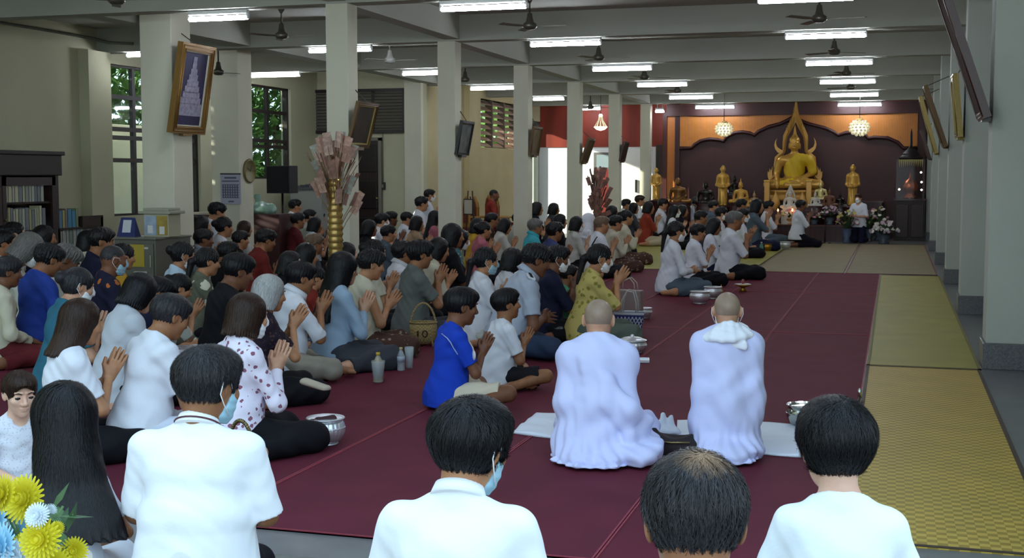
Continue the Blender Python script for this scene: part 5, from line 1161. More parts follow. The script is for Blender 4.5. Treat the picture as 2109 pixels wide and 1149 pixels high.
# ---------------------------------------------------------------- bowls and baskets on the mats
SIL = mat('#dfe2e6', .36, .8, bump=.06, bscale=60)
MATZ = .0065
def bowl(px, pyb, wpx, label, m=SIL, lid=False, flute=0, hr=.62, z=MATZ, foot=True, opening=True, group='metal bowls'):
    p = atz(px, pyb, z); D = float((MW.T @ (np.array(p)-np.array([0, 0, EYE])))[2]); r = wpx*D/2600/2; h = 2*r*hr
    t = thing('alms_bowl', p, label, 'bowl', 0, group)
    pr = [(r*.62, 0), (r*.66, h*.04), (r*.6, h*.08), (r*.82, h*.2), (r*.98, h*.45), (r*1.0, h*.62), (r*.93, h*.8), (r*.86, h*.86), (r*.95, h*.93), (r*1.0, h*.97), (r*.97, h), (r*.84, h*.93)]
    b = MB(); b.lathe(pr[:5]+pr[5:], n=72 if flute else 40); 
    if flute:
        b = MB(); b.lathe(pr[:3], n=72); b.lathe(pr[2:8], n=96, flute=.022, nf=24); b.lathe(pr[7:], n=72)
    b.build('bowl_body', m, t)
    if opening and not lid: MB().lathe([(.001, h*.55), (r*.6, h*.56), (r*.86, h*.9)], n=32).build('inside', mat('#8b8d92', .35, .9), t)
    if lid: MB().lathe([(r*.9, h*.93), (r*.88, h*1.0), (r*.6, h*1.16), (r*.25, h*1.22), (r*.12, h*1.24), (r*.16, h*1.32), (r*.06, h*1.4), (.001, h*1.42)], n=40).build('lid', m, t)
    MB().lathe([(r*1.005, h*.60), (r*1.02, h*.63), (r*1.005, h*.66)], n=48).build('band', m, t)
    return t, r, h, p
t, r, h, p = bowl(671, 914, 80, 'fluted silver bowl on the red mat before the woman in floral shirt', flute=1, hr=.70)
o = thing('dark_purse', (p.x-.0, p.y, p.z+h*.80), 'dark brown cloth purse lying in the fluted silver bowl nearest the camera', 'purse'); fd = Field(np.array([-.1, -.1, -.06]), np.array([.1, .1, .08]), .006); fd.cone((-.04, .0, .0), (.04, .02, .0), .028, .024, .01); fd.cone((-.03, -.02, .01), (.03, .03, .02), .018, .018, .01); link('pouch', meshed('pouch', fd), mat('#3a1c20', .7), o); MB().tube([(-.04, -.02, .015), (-.055, -.06, .02), (-.06, -.075, -.01), (-.06, -.08, -.05)], .007, 6).build('strap', mat('#4a2528', .7), o)
bowl(1160, 702, 52, 'embossed silver bowl with lid beside the woman in yellow', lid=True, hr=.55, m=mat('#a8aab0', .3, .9, kind='mottle', col2='#6a6c72', scale=60, bump=.5, bscale=90)); bowl(1302, 726, 60, 'fluted silver bowl with lid just right of the left nun', lid=True, flute=1, hr=.45)
bowl(1441, 625, 42, 'plain silver bowl in front of the woman in grey skirt, left one of two', hr=.62); bowl(1468, 615, 38, 'plain silver bowl behind the other near the woman in grey skirt', hr=.66)
bowl(1657, 879, 76, 'shiny steel bowl half hidden by the black haired person at right', hr=.62, m=mat('#b3b8b4', .16, 1)); bowl(1580, 517, 22, 'gold coloured bowl on the yellow green mat', m=mat('#b5852c', .3, .85), hr=.7); bowl(1617, 513, 22, 'silver bowl right of the golden one on the yellow green mat', hr=.7)
bowl(1325, 655, 36, 'small silver bowl behind the blue checked bag', hr=.6)
t, r, h, p = bowl(1146, 833, 16, 'tiny embossed silver jar at the elbow of the left nun', hr=1.1, lid=True, m=mat('#a8aab0', .3, .9, bump=.5, bscale=150))
bowl(232, 768, 30, 'silver bowl beside the praying woman with shoulder length brown hair', hr=.7); bowl(1180, 628, 16, 'small silver cup before the masked man behind the officer', hr=.8, group='silver cups')
# brass tray with offering on a stand
p = atz(1530, 600, MATZ); t = thing('offering_tray', p, 'small gold pedestal tray with white cloth near the front right worshippers', 'tray'); MB().lathe([(.05, 0), (.03, .03), (.03, .05), (.10, .075), (.105, .085)], n=24).build('pedestal', mat('#b58a3a', .3, .85), t); MB().box((0, 0, .09), (.17, .12, .008), rz=.4).build('cloth', mat('#d8d0d0', .8), t); MB().lathe([(.015, .094), (.025, .12), (.01, .15)], n=12).build('cone', mat('#8a4a4a', .6), t)
p = atz(1485, 613, MATZ); t = thing('brass_pot', p, 'little brass pot with spired lid beside the two plain silver bowls', 'pot'); MB().lathe([(.03, 0), (.035, .01), (.045, .04), (.03, .06), (.05, .065), (.03, .075), (.012, .11), (.003, .15)], n=20).build('pot_body', mat('#b58a4a', .3, .9), t); MB().tube([(-.045, 0, .045), (-.08, 0, .05)], .008, 6).build('spout', mat('#c9c4b8', .3, .9), t)
p = atz(1312, 745, MATZ); t = thing('metal_tray', p, 'shallow rectangular steel tray on the mat right of the left nun', 'tray', .2); MB().box((0, 0, .006), (.17, .13, .006)).build('tray_base', SIL, t); b = MB(); [b.box(c, d) for c, d in (((0, -.067, .014), (.18, .01, .02)), ((0, .067, .014), (.18, .01, .02)), ((-.088, 0, .014), (.01, .13, .02)), ((.088, 0, .014), (.01, .13, .02)))]; b.build('rim', SIL, t)
# bamboo basket with handle and dark pattern
WK = mat('#b39c6a', .7, kind='weave', col2='#8f7848', scale=70, bump=.4)
def basket(px, pyb, wpx, hpx, label, m=WK, hh=1.0, ry=.7, legs=True, hm=None, rz=.3):
    p = atz(px, pyb, MATZ); D = float((MW.T @ (np.array(p)-np.array([0, 0, EYE])))[2]); r = wpx*D/2600/2; h = hpx*D/2600; t = thing('basket', p, label, 'basket', rz); f = .02 if legs else 0
    MB().lathe([(r*.7, f), (r*.95, f+h*.3), (r*1.0, f+h*.6), (r*.93, f+h), (r*.88, f+h), (r*.9, f+h*.6), (r*.62, f+h*.1), (.001, f+h*.08)], n=32, sy=ry).build('basket_body', m, t); MB().tube([(r*.95*math.cos(a), r*.95*ry*math.sin(a), f+h) for a in [2*PI*i/28 for i in range(28)]], .008, 6, closed=True).build('rim', hm or m, t)
    MB().tube([(r*.93*math.cos(a), 0, f+h*.6+(h*hh+h*.3)*math.sin(a)) for a in [PI*i/16 for i in range(17)]], .009, 6).build('handle', hm or m, t)
    if legs:
        for sx in (-1, 1):
            for sy in (-1, 1): MB().tube([(sx*r*.6, sy*r*.5*ry, f+h*.3), (sx*r*.72, sy*r*.6*ry, 0)], .008, 5).build('leg', m, t)
    return t, r, h
t, r, h = basket(872, 712, 58, 44, 'round bamboo basket with tall handle and dark ring pattern, left of the boy in blue')
b = MB(); b.tube([(.018+.020*math.cos(a), -r*.70-.004, h*.62+.026*math.sin(a)) for a in [2*PI*i/16 for i in range(16)]], .006, 5, closed=True); b.tube([(-.04, -r*.69, h*.62+.024), (-.04, -r*.69, h*.62-.02)], .008, 5); b.build('pattern', mat('#4a2318', .7), t)
basket(882, 655, 40, 26, 'small bamboo basket with loop handle behind the larger bamboo basket', legs=False)
MESH = mat('#b8b0a0', .5, kind='weave', col2='#8a8070', scale=50, bump=.3)
basket(700, 730, 66, 20, 'clear plastic handled basket beside the woman in the denim jacket', m=mat('#a39a88', .25, alpha=.55), legs=False, hh=2.6, hm=mat('#a9a49a', .3, alpha=.7))
p = atz(1195, 690, MATZ); t = thing('woven_tray', p, 'flat round wicker tray behind the left nun', 'tray'); MB().lathe([(.001, .01), (.1, .008), (.14, .03), (.145, .035), (.135, .02)], n=28).build('tray_base', WK, t)
# mesh tote with blue checks
p = atz(1296, 690, MATZ); t = thing('checked_tote', p, 'white basket bag with blue diamond checks and tall handles', 'bag', .1)
w_, d_, h_ = .13, .09, .2
MB().add([(-w_*.75, -d_*.75, 0), (w_*.75, -d_*.75, 0), (w_*.75, d_*.75, 0), (-w_*.75, d_*.75, 0), (-w_, -d_, h_), (w_, -d_, h_), (w_, d_, h_), (-w_, d_, h_)], [(3, 2, 1, 0), (0, 1, 5, 4), (1, 2, 6, 5), (2, 3, 7, 6), (3, 0, 4, 7)]).build('bag_body', mat('#2c3470', .6), t)
W_ = mat('#c5c6cf', .6)
for s in (-1, 1):
    b = MB()
    for i in range(-4, 8):
        for k_ in (1, -1):
            x0 = (-1+i*.25); z0 = 0.; x1 = x0+k_*.8; z1_b = 1.
            if k_ < 0: x0, x1 = x0+.8, x0
            # clip to the face
            pts_ = []
            for f_ in np.linspace(0, 1, 17):
                x = x0+(x1-x0)*f_; 
                if -1 <= x <= 1: pts_.append((x*(w_*.75+(w_*.25)*f_), s*(d_*.75+d_*.25*f_+.003), h_*.86*f_))
            if len(pts_) > 2: b.tube(pts_, .0045, 4)
    b.build('white_strips', W_, t)
MB().tube([(w_*1.02*sx, d_*1.02*sy, h_) for sx, sy in ((-1, -1), (1, -1), (1, 1), (-1, 1))], .012, 6, closed=True).build('rim', W_, t)
for s in (-1, 1): MB().tube([(-w_*.5, s*d_, h_*.95), (-w_*.45, s*d_*1.0, h_+.12), (-w_*.1, s*d_*.8, h_+.2), (w_*.3, s*d_*.8, h_+.19), (w_*.5, s*d_, h_+.1), (w_*.52, s*d_, h_*.95)], .008, 6).build('handle', mat('#b9b4b0', .6), t)
p = atz(1283, 668, MATZ); t = thing('paper_bag', (p.x, p.y+.35, p.z), 'pinkish translucent carrier bag behind the blue checked bag', 'bag', -.15)
MB().bb((-.16, -.05, 0), (.12, .05, .30)).build('bag_body', mat('#8f7d7c', .5), t, .01)
for s in (-1, 1): MB().tube([(-.1, s*.045, .3), (-.09, s*.04, .38), (0, s*.03, .42), (.05, s*.04, .37), (.06, s*.045, .3)], .006, 6).build('handle', mat('#b9a9a0', .6), t)
# bottles and cups
CLR = mat('#c9d4d8', .08, alpha=.38, spec=.8)
def bottle(px, pyb, hpx, label, cap, body=CLR, lab=None, cup=False):
    p = atz(px, pyb, MATZ); D = float((MW.T @ (np.array(p)-np.array([0, 0, EYE])))[2]); h = hpx*D/2600; r = h*.17; t = thing('cup' if cup else 'bottle', p, label, 'cup' if cup else 'bottle')
    if cup: MB().lathe([(.001, .003), (r*.9, 0), (r*1.35, h), (r*1.3, h), (r*.85, .006)], n=24).build('cup_wall', body, t); return t, r, h
    MB().lathe([(r*.9, 0), (r, h*.04), (r*.95, h*.2), (r, h*.36), (r*.96, h*.55), (r, h*.65), (r*.5, h*.84), (r*.36, h*.88), (r*.36, h*.93)], n=24).build('bottle_body', body, t); MB().lathe([(r*.4, h*.9), (r*.42, h), (r*.3, h*1.0)], n=16).build('cap', mat(cap, .5), t)
    if lab: MB().lathe([(r*1.02, h*.38), (r*1.02, h*.62)], n=24).build('label_band', mat(lab, .6), t)
    return t, r, h
t, r, h = bottle(779, 787, 62, 'tall cup of tea drink with a yellow capped bottle standing in it', '#c9a53a', body=mat('#b9b09a', .15, alpha=.75), lab='#7a4a3a'); MB().lathe([(r*.95, -.0), (r*1.35, h*.72), (r*1.3, h*.72), (r*.9, .006)], n=24).build('cup_wall', CLR, t)
bottle(826, 763, 48, 'clear water bottle on the red mat beside a plastic cup', '#b0a878', lab='#9aa4b4'); bottle(843, 758, 44, 'clear plastic cup right of the water bottle', '', cup=True); bottle(1568, 524, 26, 'green water bottle beside the golden bowl', '#9a9a94', body=mat('#6aa590', .2, alpha=.7))
# jewelled handle bag and handbag near the front left
p = atz(522, 985, MATZ); t = thing('jewelled_handbag', (p.x-.06, p.y-.0, p.z), 'dark handbag with beaded gold handle behind the man in polo shirt', 'bag', -.5); fd = Field(np.array([-.16, -.1, -.02]), np.array([.16, .1, .16]), .007); fd.ell((0, 0, .06), (.12, .06, .07), .02); fd.clip((0, 0, 0), (0, 0, -1)); link('bag_body', meshed('bag_body', fd), mat('#1b1520', .5), t)
b = MB(); [b.ball((.11*math.cos(a), 0, .10+.17*math.sin(a)), .0105, 8) for a in [PI*i/30 for i in range(31)]]; b.build('beaded_handle', mat('#9a8a5a', .3, .7, kind='mottle', col2='#3a3420', scale=80), t); b = MB(); [b.ball((.11, -.01, .08-.025*i), (.014, .014, .014), 8) for i in range(3)]; b.build('charm', mat('#b9c4c4', .1, .6), t)
p = atz(650, 815, .12); t = thing('clutch_bag', (p.x, p.y, .19), 'long beige clutch bag lying on the grey trousered lap', 'bag', -.45); fd = Field(np.array([-.14, -.07, -.03]), np.array([.14, .07, .04]), .006); fd.cone((-.1, 0, .005), (.1, 0, -.015), .022, .02, .01, (1, .6, 1)); link('bag_body', meshed('bag_body', fd), mat('#b5a795', .6), t)
p = atz(212, 950, MATZ); t = thing('pink_bag', (p.x, p.y, p.z), 'child bag with pink flap and yellow green zigzag, right of the long haired girl', 'bag', .3); fd = Field(np.array([-.12, -.1, -.01]), np.array([.12, .1, .16]), .006); fd.ell((0, 0, .06), (.09, .05, .065), .02); link('bag_body', meshed('bag_body', fd), mat('#8a9a3c', .6), t)
fd = Field(np.array([-.13, -.1, .05]), np.array([.13, .1, .18]), .006); fd.ell((0, 0, .075), (.1, .06, .062), .02); fd.clip((0, 0, .088), (0, .2, -1)); link('flap', meshed('flap', fd), mat('#d94a7c', .5), t)
b = MB(); b.tube([(-.08, -.045, .03), (-.04, -.054, .07), (0, -.054, .03), (.04, -.054, .07), (.08, -.045, .03)], .012, 6); b.build('zigzag', mat('#c98a3a', .6), t)
# ---------------------------------------------------------------- between and around the nuns
def cloth(name, quad, label, m, cat='cloth', z=.008, n_=26, amp=.004, seed=1, h=.007):
    """a spread cloth: bilinear patch with soft wrinkles and thickness"""
    P = [atz(*q, z) for q in quad]; c = sum(P, Vector())/4; t = thing(name, c, label, cat); R_ = np.random.RandomState(seed); ph = R_.rand(4)*6; mb = MB(); vs = []
    for lay in (0, 1):
        for i in range(n_+1):
            for j in range(n_+1):
                u, v = i/n_, j/n_; p = P[0].lerp(P[1], u).lerp(P[3].lerp(P[2], u), v)-c; e = .012*math.sin(9*u+ph[0])*(1 if j in (0, n_) else 0)
                wv = amp*(1+math.sin(14*u+6*v+ph[1]+2*math.sin(7*v+ph[2])))+amp*.6*(1+math.sin(19*v-8*u+ph[3])) if lay else 0
                vs.append((p.x, p.y+e, (h if lay else 0)+wv))
    k = n_+1; f = [(a*k+b+o, (a+1)*k+b+o, (a+1)*k+b+1+o, a*k+b+1+o) for o in (0, k*k) for a in range(n_) for b in range(n_)]; rim = [a*k for a in range(k)]+[n_*k+b for b in range(1, k)]+[a*k+n_ for a in range(n_-1, -1, -1)]+[b for b in range(n_-1, 0, -1)]
    f += [(rim[i], rim[(i+1) % len(rim)], rim[(i+1) % len(rim)]+k*k, rim[i]+k*k) for i in range(len(rim))]
    mb.add(vs, f, True); mb.build('cloth_sheet', m, t); return t
WCL = mat('#dfe4ef', .85, kind='fabric', bump=.15, bscale=25)
cloth('sitting_cloth', [(1055, 893), (1335, 925), (1372, 872), (1105, 853)], 'white cloth spread under the left nun', WCL, seed=2); cloth('sitting_cloth', [(1392, 925), (1672, 943), (1690, 878), (1395, 868)], 'white cloth spread under the right nun', WCL, seed=3)
fmat('floor_cushion', atz(1330, 918).x-.02, atz(1330, 918).x+.02+.0, 6.4, 6.45, DWOOD, 'small dark wooden edge of a mat beside the left nun', z=.007)
p = atz(1398, 940, MATZ); t = thing('cloth_bag', p, 'dark brown cloth bag lying open between the two nuns', 'bag', .05); fd = Field(np.array([-.2, -.13, -.01]), np.array([.2, .13, .16]), .006)
fd.cone((-.11, 0, .04), (.11, 0, .04), .055, .055, .03, (1, .8, 1)); fd.cone((-.125, 0, .06), (-.10, 0, .105), .03, .012, .02); fd.cone((.06, 0, .06), (.09, 0, .10), .04, .012, .02); fd.ell((-.01, .0, .115), (.07, .05, .035), .01, None, True); fd.clip((0, 0, 0), (0, 0, -1)); fd.ripple(lambda x, y, z: .003*np.sin(50*x+30*z)*np.sin(40*y+20*z)); link('bag_body', meshed('bag_body', fd), mat('#231a1c', .85, kind='fabric', bump=.2), t); t.scale = (1.25, 1.25, 1.2)
MB().tube([(-.09, -.066, .075), (-.02, -.07, .073), (.05, -.066, .076)], .004, 5).build('zip', mat('#8a7a50', .35, .8), t)
p = atz(1368, 898, MATZ); t = thing('crumpled_cloth', (p.x, p.y+.05, p.z), 'crumpled white cloth standing up behind the brown bag', 'cloth'); fd = Field(np.array([-.12, -.1, -.01]), np.array([.12, .1, .16]), .006); fd.ell((0, 0, .02), (.085, .055, .03), .02); fd.cone((-.015, 0, .03), (-.02, 0, .105), .03, .014, .02); fd.cone((.025, .01, .03), (.03, .01, .10), .028, .012, .02); fd.cone((-.06, 0, .03), (-.05, -.02, .06), .03, .012, .02); fd.ripple(lambda x, y, z: .004*np.sin(70*x+40*z+2*np.sin(50*y))); fd.clip((0, 0, 0), (0, 0, -1)); link('cloth_folds', meshed('cloth_folds', fd), WCL, t)
p = atz(1648, 930, .02); 
t = thing('broom_handle', (-.2, 7.75, .012), 'thin dark rod with shiny tip lying along the edge of the yellow mat', 'rod'); MB().tube([(0, -.35, .012), (.02, .42, .012)], .011, 8).build('shaft', mat('#2a2420', .5), t); MB().lathe([(.013, 0), (.014, .05), (.006, .06)], c=(.02, .42, .012), n=10, R=None).build('tip', mat('#d0d0c8', .2, .9), t)
# ---------------------------------------------------------------- flower bouquet at the lower left corner
by = 1.95; c_ = aty(62, 1100, by); t = thing('flower_vase', (c_.x, by, 0), 'vase of yellow and pale blue chrysanthemums at the lower left corner', 'flowers'); zc = c_.z
MB().lathe([(.12, 0), (.13, .02), (.05, .06), (.045, zc-.32), (.12, zc-.28), (.10, zc-.26)], n=24).build('stand', mat('#6a5a3a', .4, .3), t); MB().lathe([(.06, zc-.26), (.10, zc-.2), (.09, zc-.1), (.11, zc-.05)], n=24).build('vase', mat('#c9c4b8', .3), t)
def mum(r, m, nm, n_=26, layers=5):
    b = MB()
    for l in range(layers):
        for i in range(n_-4*l):
            a = 2*PI*(i+.37*l)/(n_-4*l); el = .05+.3*l; d = Vector((math.cos(a)*math.cos(el), math.sin(a)*math.cos(el), math.sin(el))); s = Vector((-math.sin(a), math.cos(a), 0))*r*.085; R1 = r*(1-.09*l); u = Vector((0, 0, r*.05))
            b.add([d*R1*.12-s*.6, d*R1*.12+s*.6, d*R1*.65+s*1.1+u*.3, d*R1+s*.4+u, d*R1-s*.4+u, d*R1*.65-s*1.1+u*.3], [(0, 1, 2, 5), (5, 2, 3, 4)], True)
    b.ball((0, 0, r*.25), r*.3, 8); me = b.mesh(nm); me.materials.append(m); return me
MY = mum(.04, mat('#d8cc2c', .6), 'bloom'); MBl = mum(.045, mat('#a9d8ee', .6), 'bloom'); MWh = mum(.04, mat('#dfe8ee', .6), 'bloom')
for i, (px, py, me, f_) in enumerate([(8, 1018, MY, .9), (52, 1028, MY, 1.15), (20, 1052, MWh, 1.1), (78, 1062, MWh, .6), (-12, 1075, MBl, 1.2), (28, 1105, MBl, 1.15), (85, 1112, MY, 1.0), (60, 1140, MY, 1.1), (152, 1135, MY, .7), (2, 1132, MBl, 1.1), (118, 1088, MY, .35), (104, 1052, MWh, .35), (40, 1160, MWh, 1.1), (110, 1165, MY, .9)]):
    q = aty(px, py, by-.12+.08*(i % 3)); o = link('bloom', me, me.materials[0], t); o.location = q-Vector((c_.x, by, 0)); o.scale = (f_,)*3; v_ = Vector((0, -1, .35)); v_ += Vector(((px-62)/160, 0, 0)); o.rotation_euler = v_.to_track_quat('Z', 'Y').to_euler()
b = MB(); lf = MB(); R_ = random.Random(4)
for i in range(26):
    q = aty(R_.uniform(-20, 150), R_.uniform(1030, 1170), by+R_.uniform(-.05, .1))-Vector((c_.x, by, 0)); b.tube([(0, 0, zc-.1), (q.x*.5, q.y*.5, (zc-.1+q.z)/2+.02), q], .0025, 5)
for i in range(46):
    q = aty(R_.uniform(-20, 140), R_.uniform(1045, 1170), by+R_.uniform(-.02, .12))-Vector((c_.x, by, 0)); d = Vector((R_.gauss(0, 1), R_.gauss(0, .6), R_.gauss(.3, .8))).normalized(); s, _ = frame_of(d); lf.add([q, q+d*.03+s*.014, q+d*.065, q+d*.03-s*.014], [(0, 1, 2, 3)])
b.build('stems', mat('#5a7a4a', .6), t); lf.build('leaves', mat('#2f4a30', .6, kind='mottle', col2='#48683c', scale=20), t)
# ---------------------------------------------------------------- the crowd
P = person
# front row, backs to the camera
P(428, 724, .885, 18, 'Z', 'sh.s', '#eef1f6', 'half', 'trousers', 'person with greying hair, blue mask and white polo, back to camera at left', 't', hd=1.24, mask='b', hy=28, hp=8, fat=.85, collar='#f2f4f8', strand=5200, lean=6, arms='lap', fold=.5)
P(970, 838, .865, 12, 'Z', 'mop.k', '#eef1f6', 'half', 'trousers', 'person with thick black hair, blue mask and white polo, back to camera at centre', 'm', hd=1.2, mask='b', hy=22, hp=10, fat=.6, collar='#f2f4f8', strand=6000, arms='lap', fold=.5)
P(1432, 958, .925, -4, 'Z', 'sh.s', '#e9edf4', 'half', 'trousers', 'person with cropped dark hair thinning at the crown, at the bottom edge', 't', hd=1.13, hp=14, fat=.2, strand=5200, arms='lap', seed=41)
P(1722, 838, .865, -6, 'Z', 'mop.k', '#e6ecf0', 'half', 'trousers', 'person with glossy black bobbed hair in pale round neck tee, back to camera at right', 'p', hd=1.2, hy=-8, hp=8, fat=.3, fem=True, strand=6000, arms='lap', fold=.5, seed=42)
P(130, 800, .72, -6, 'F', 'vlng.k', '#dfe6f2', 'short', 'skirt', 'person with very long straight black hair over a white tee, seen from behind at left', 'm', strand=8000, arms='lap', botcol='white', hp=4, hd=1.25, fat=-.6)
P(40, 770, .56, 165, 'C', 'sh.b', '#d6d8e2', 'half', 'skirt', 'toddler with fringe in white lace dress facing the camera at the left edge', 'p', hd=1.28, arms='lap', eyes=True, pat='floral', col2='#b9bccb', pscale=60, botcol='white', fem=False)
# left foreground block
P(168, 624, .82, 74, 'F', 'med.b', 'white', 'short', 'trousers', 'person with shoulder length brown hair and white tee, hands raised in prayer wearing a ring', 'm', lean=10, hz=.03)
P(350, 614, .82, 62, 'F', 'sh.s', 'white', 'short', 'trousers', 'person with short dark hair in plain white tee kneeling behind the man in polo', 't', lean=14, hp=14, botcol='#c9cfdc')
P(160, 557, .85, 70, 'F', 'bun.s', 'teal', 'short', 'trousers', 'person with white scrunchie, face mask and teal blouse behind the brown haired one', 'l', mask='w', lean=10, hp=10)
P(290, 573, .82, 66, 'F', 'bob.k', 'lgrey', 'long', 'trousers', 'person with black fringe in pale grey hooded top with raised hands', 'l', lean=14, hp=16)
P(328, 579, .705, 80, 'F', 'sh.k', 'navy', 'short', 'trousers', 'person mostly hidden behind the one in the grey hooded top', 't', lean=18, hp=18)
P(370, 570, .68, 78, 'F', 'bun.k', 'offw', 'half', 'skirt', 'person with pulled back black hair bowing over raised hands before the steel cabinet', 'm', lean=18, hp=12, hz=.10, botcol='white', bpat='floral')
P(377, 502, .86, 76, 'F', 'bun.k', 'sky', 'short', 'trousers', 'person with white flower in dark hair, face mask and pale blue top', 'm', mask='w', lean=8)
P(428, 514, .84, 76, 'F', 'pony.k', 'olive', 'short', 'trousers', 'person with dark ponytail in olive grey printed tee with hands raised', 'm', lean=10, pat='floral', col2='#c9c7b4', pscale=7, hz=.04)
P(490, 527, .90, 70, 'C', 'sh.k', 'black', 'short', 'trousers', 'person with dense black hair and black tee praying with hands at the face', 'd', lean=10, hz=.10, hp=12)
P(556, 572, .82, 70, 'F', 'bob.w', '#231a26', 'short', 'trousers', 'older person with silver white bob and dark patterned blouse', 'm', pat='floral', col2='#4a3430', pscale=34, lean=8, hz=.10, tilt=10)
P(512, 611, .84, 62, 'F', 'bob.b', '#e2dcec', 'long', 'trousers', 'person with brown bob and pink flowered white blouse, hands pressed in prayer', 'l', pat='floral', col2='#8a5a6c', pscale=26, lean=6, hz=.02, mask='w')
P(620, 543, .84, 72, 'C', 'sh.k', 'white', 'half', 'trousers', 'person with black hair in white collared shirt and light grey trousers', 't', botcol='stone', lean=10, collar='white', hz=.08)
P(652, 552, .66, 82, 'F', 'bun.k', 'red', 'short', 'skirt', 'person in red top half hidden behind the one in white collared shirt', 'm', botcol='navy', bpat='weave')
P(708, 524, .88, 66, 'F', 'lng.k', 'denim', 'long', 'skirt', 'person with long straight black hair in pale blue denim jacket', 'l', lean=6, botcol='dgrey')
P(716, 503, .80, 70, 'F', 'bob.k', 'offw', 'short', 'skirt', 'person with hair clip behind the one in the denim jacket', 'l')
P(765, 518, .86, 74, 'F', 'sh.k', 'cream', 'none', 'skirt', 'older person in sleeveless cream lace blouse and brown sarong', 'm', fem=True, fat=.3, botcol='sarong', bpat='floral', lean=8, hp=10, pat='floral', col2='#c4bfa8', pscale=50, hz=-.02, tilt=14)
P(772, 497, .86, 74, 'F', 'bun.k', 'cream', 'short', 'skirt', 'person with black hair behind the one in sleeveless lace blouse', 'm')
# far left block
P(30, 460, .94, 92, 'F', 'bun.k', 'offw', 'half', 'skirt', 'person with white face mask and white blouse before the tall bookcase', 'l', mask='w', arms='lap')
P(6, 478, .905, 85, 'F', 'sh.k', 'offw', 'half', 'trousers', 'person cut by the left edge below the bookcase, farthest left', 't', arms='lap')
P(60, 490, .92, 82, 'F', 'bob.g', 'offw', 'half', 'skirt', 'grey haired person with white mask and pale shirt, bowing near the bookcase', 'm', mask='w', lean=20, hp=20)
P(92, 468, .93, 84, 'F', 'bob.k', 'navy', 'half', 'trousers', 'person in dark clothes before the right door of the tall bookcase', 't', arms='lap')
P(15, 532, .84, 78, 'F', 'sh.s', 'cream', 'long', 'trousers', 'person with brown skin in cream long sleeved shirt and maroon trousers at left edge', 'd', arms='lap', botcol='maroon')
P(100, 508, .90, 62, 'F', 'sh.k', 'blue', 'short', 'trousers', 'person in deep blue tee with short dark hair at far left', 't', arms='lap', hp=20, lean=6, botcol='dgrey')
P(136, 513, .85, 78, 'F', 'sh.g', 'offw', 'short', 'trousers', 'grey haired person in white shirt bowing just behind the one in deep blue tee', 'd', hp=24, lean=20)
P(182, 478, .86, 66, 'F', 'bob.k', 'cream', 'half', 'skirt', 'person with black hair and bright cream blouse before the low bookcase', 'm', arms='lap')
P(208, 472, .96, 84, 'F', 'sh.k', 'navy', 'half', 'trousers', 'dark haired person in navy just left of the steel cabinet', 't', arms='lap')
P(233, 507, .90, 72, 'C', 'bz.s', '#191a30', 'short', 'trousers', 'person with buzz cut, face mask and navy shirt with big orange flowers', 'd', mask='b', pat='floral', col2='#b0622a', pscale=12, arms='lap')
P(254, 505, .84, 76, 'F', 'bun.k', 'gold', 'short', 'skirt', 'person in mustard yellow top beside the one with orange flowers', 'm', arms='lap')
# behind the steel cabinet and around the clock pillar
P(447, 420, 1.045, 74, 'Z', 'sh.k', 'white', 'short', 'trousers', 'person in white shirt sitting high below the wall calendar', 'm', arms='lap', hp=14)
P(415, 447, .96, 80, 'F', 'bob.k', 'dgrey', 'short', 'trousers', 'dark haired person right beside the wide portrait pillar', 'm')
P(462, 449, .93, 74, 'F', 'bun.k', 'white', 'short', 'skirt', 'person with dark hair and white top praying below the calendar', 'm')
P(420, 474, .86, 84, 'C', 'sh.k', 'grey', 'half', 'trousers', 'person with brown face and pale collar in front of the portrait pillar edge', 'd', collar='white')
P(505, 457, .82, 74, 'F', 'bob.b', 'offw', 'short', 'skirt', 'brown haired person sitting below the wall clock', 'm')
P(496, 477, .80, 76, 'F', 'sh.k', 'black', 'short', 'trousers', 'person in black before the brown haired one below the clock', 'm')
P(540, 442, .86, 74, 'F', 'bun.k', 'black', 'half', 'skirt', 'dark haired person with topknot near the pale green bundle', 't')
P(548, 475, .86, 72, 'F', 'sh.k', '#6a2420', 'half', 'trousers', 'person in brick red shirt with praying hands left of the money tree', 't', lean=14)
P(470, 500, .82, 70, 'F', 'sh.k', 'black', 'half', 'trousers', 'person in black behind the one with dense black hair', 't')
P(608, 412, 1.0, 76, 'Z', 'sh.k', 'white', 'short', 'trousers', 'person in white shirt sitting high before the white counter', 'm', arms='lap')
P(614, 440, .85, 76, 'F', 'sh.k', 'maroon', 'half', 'trousers', 'person in maroon shirt below the one by the white counter', 't')
P(638, 433, .85, 80, 'F', 'sh.k', 'offw', 'short', 'trousers', 'small figure with dark hair just left of the money tree, nearer the counter', 'm')
P(659, 438, .77, 80, 'F', 'sh.k', 'dgrey', 'short', 'trousers', 'small dark figure half hidden by the left banknotes of the money tree', 'm')
P(650, 449, .84, 74, 'F', 'bob.k', 'white', 'short', 'trousers', 'dark haired person in white left of the gold money tree trunk', 't')
P(648, 484, .82, 76, 'F', 'sh.x', 'dgrey', 'half', 'trousers', 'person with greyish brown hair in dark grey close to the money tree trunk', 't')
P(633, 505, .82, 72, 'F', 'bob.k', 'black', 'half', 'trousers', 'person with bobbed black hair below the grey haired one by the money tree', 'm')
P(600, 522, .76, 100, 'F', 'bob.k', 'black', 'half', 'skirt', 'person with pale face turned towards the camera among dark clothes', 'p', eyes=True)
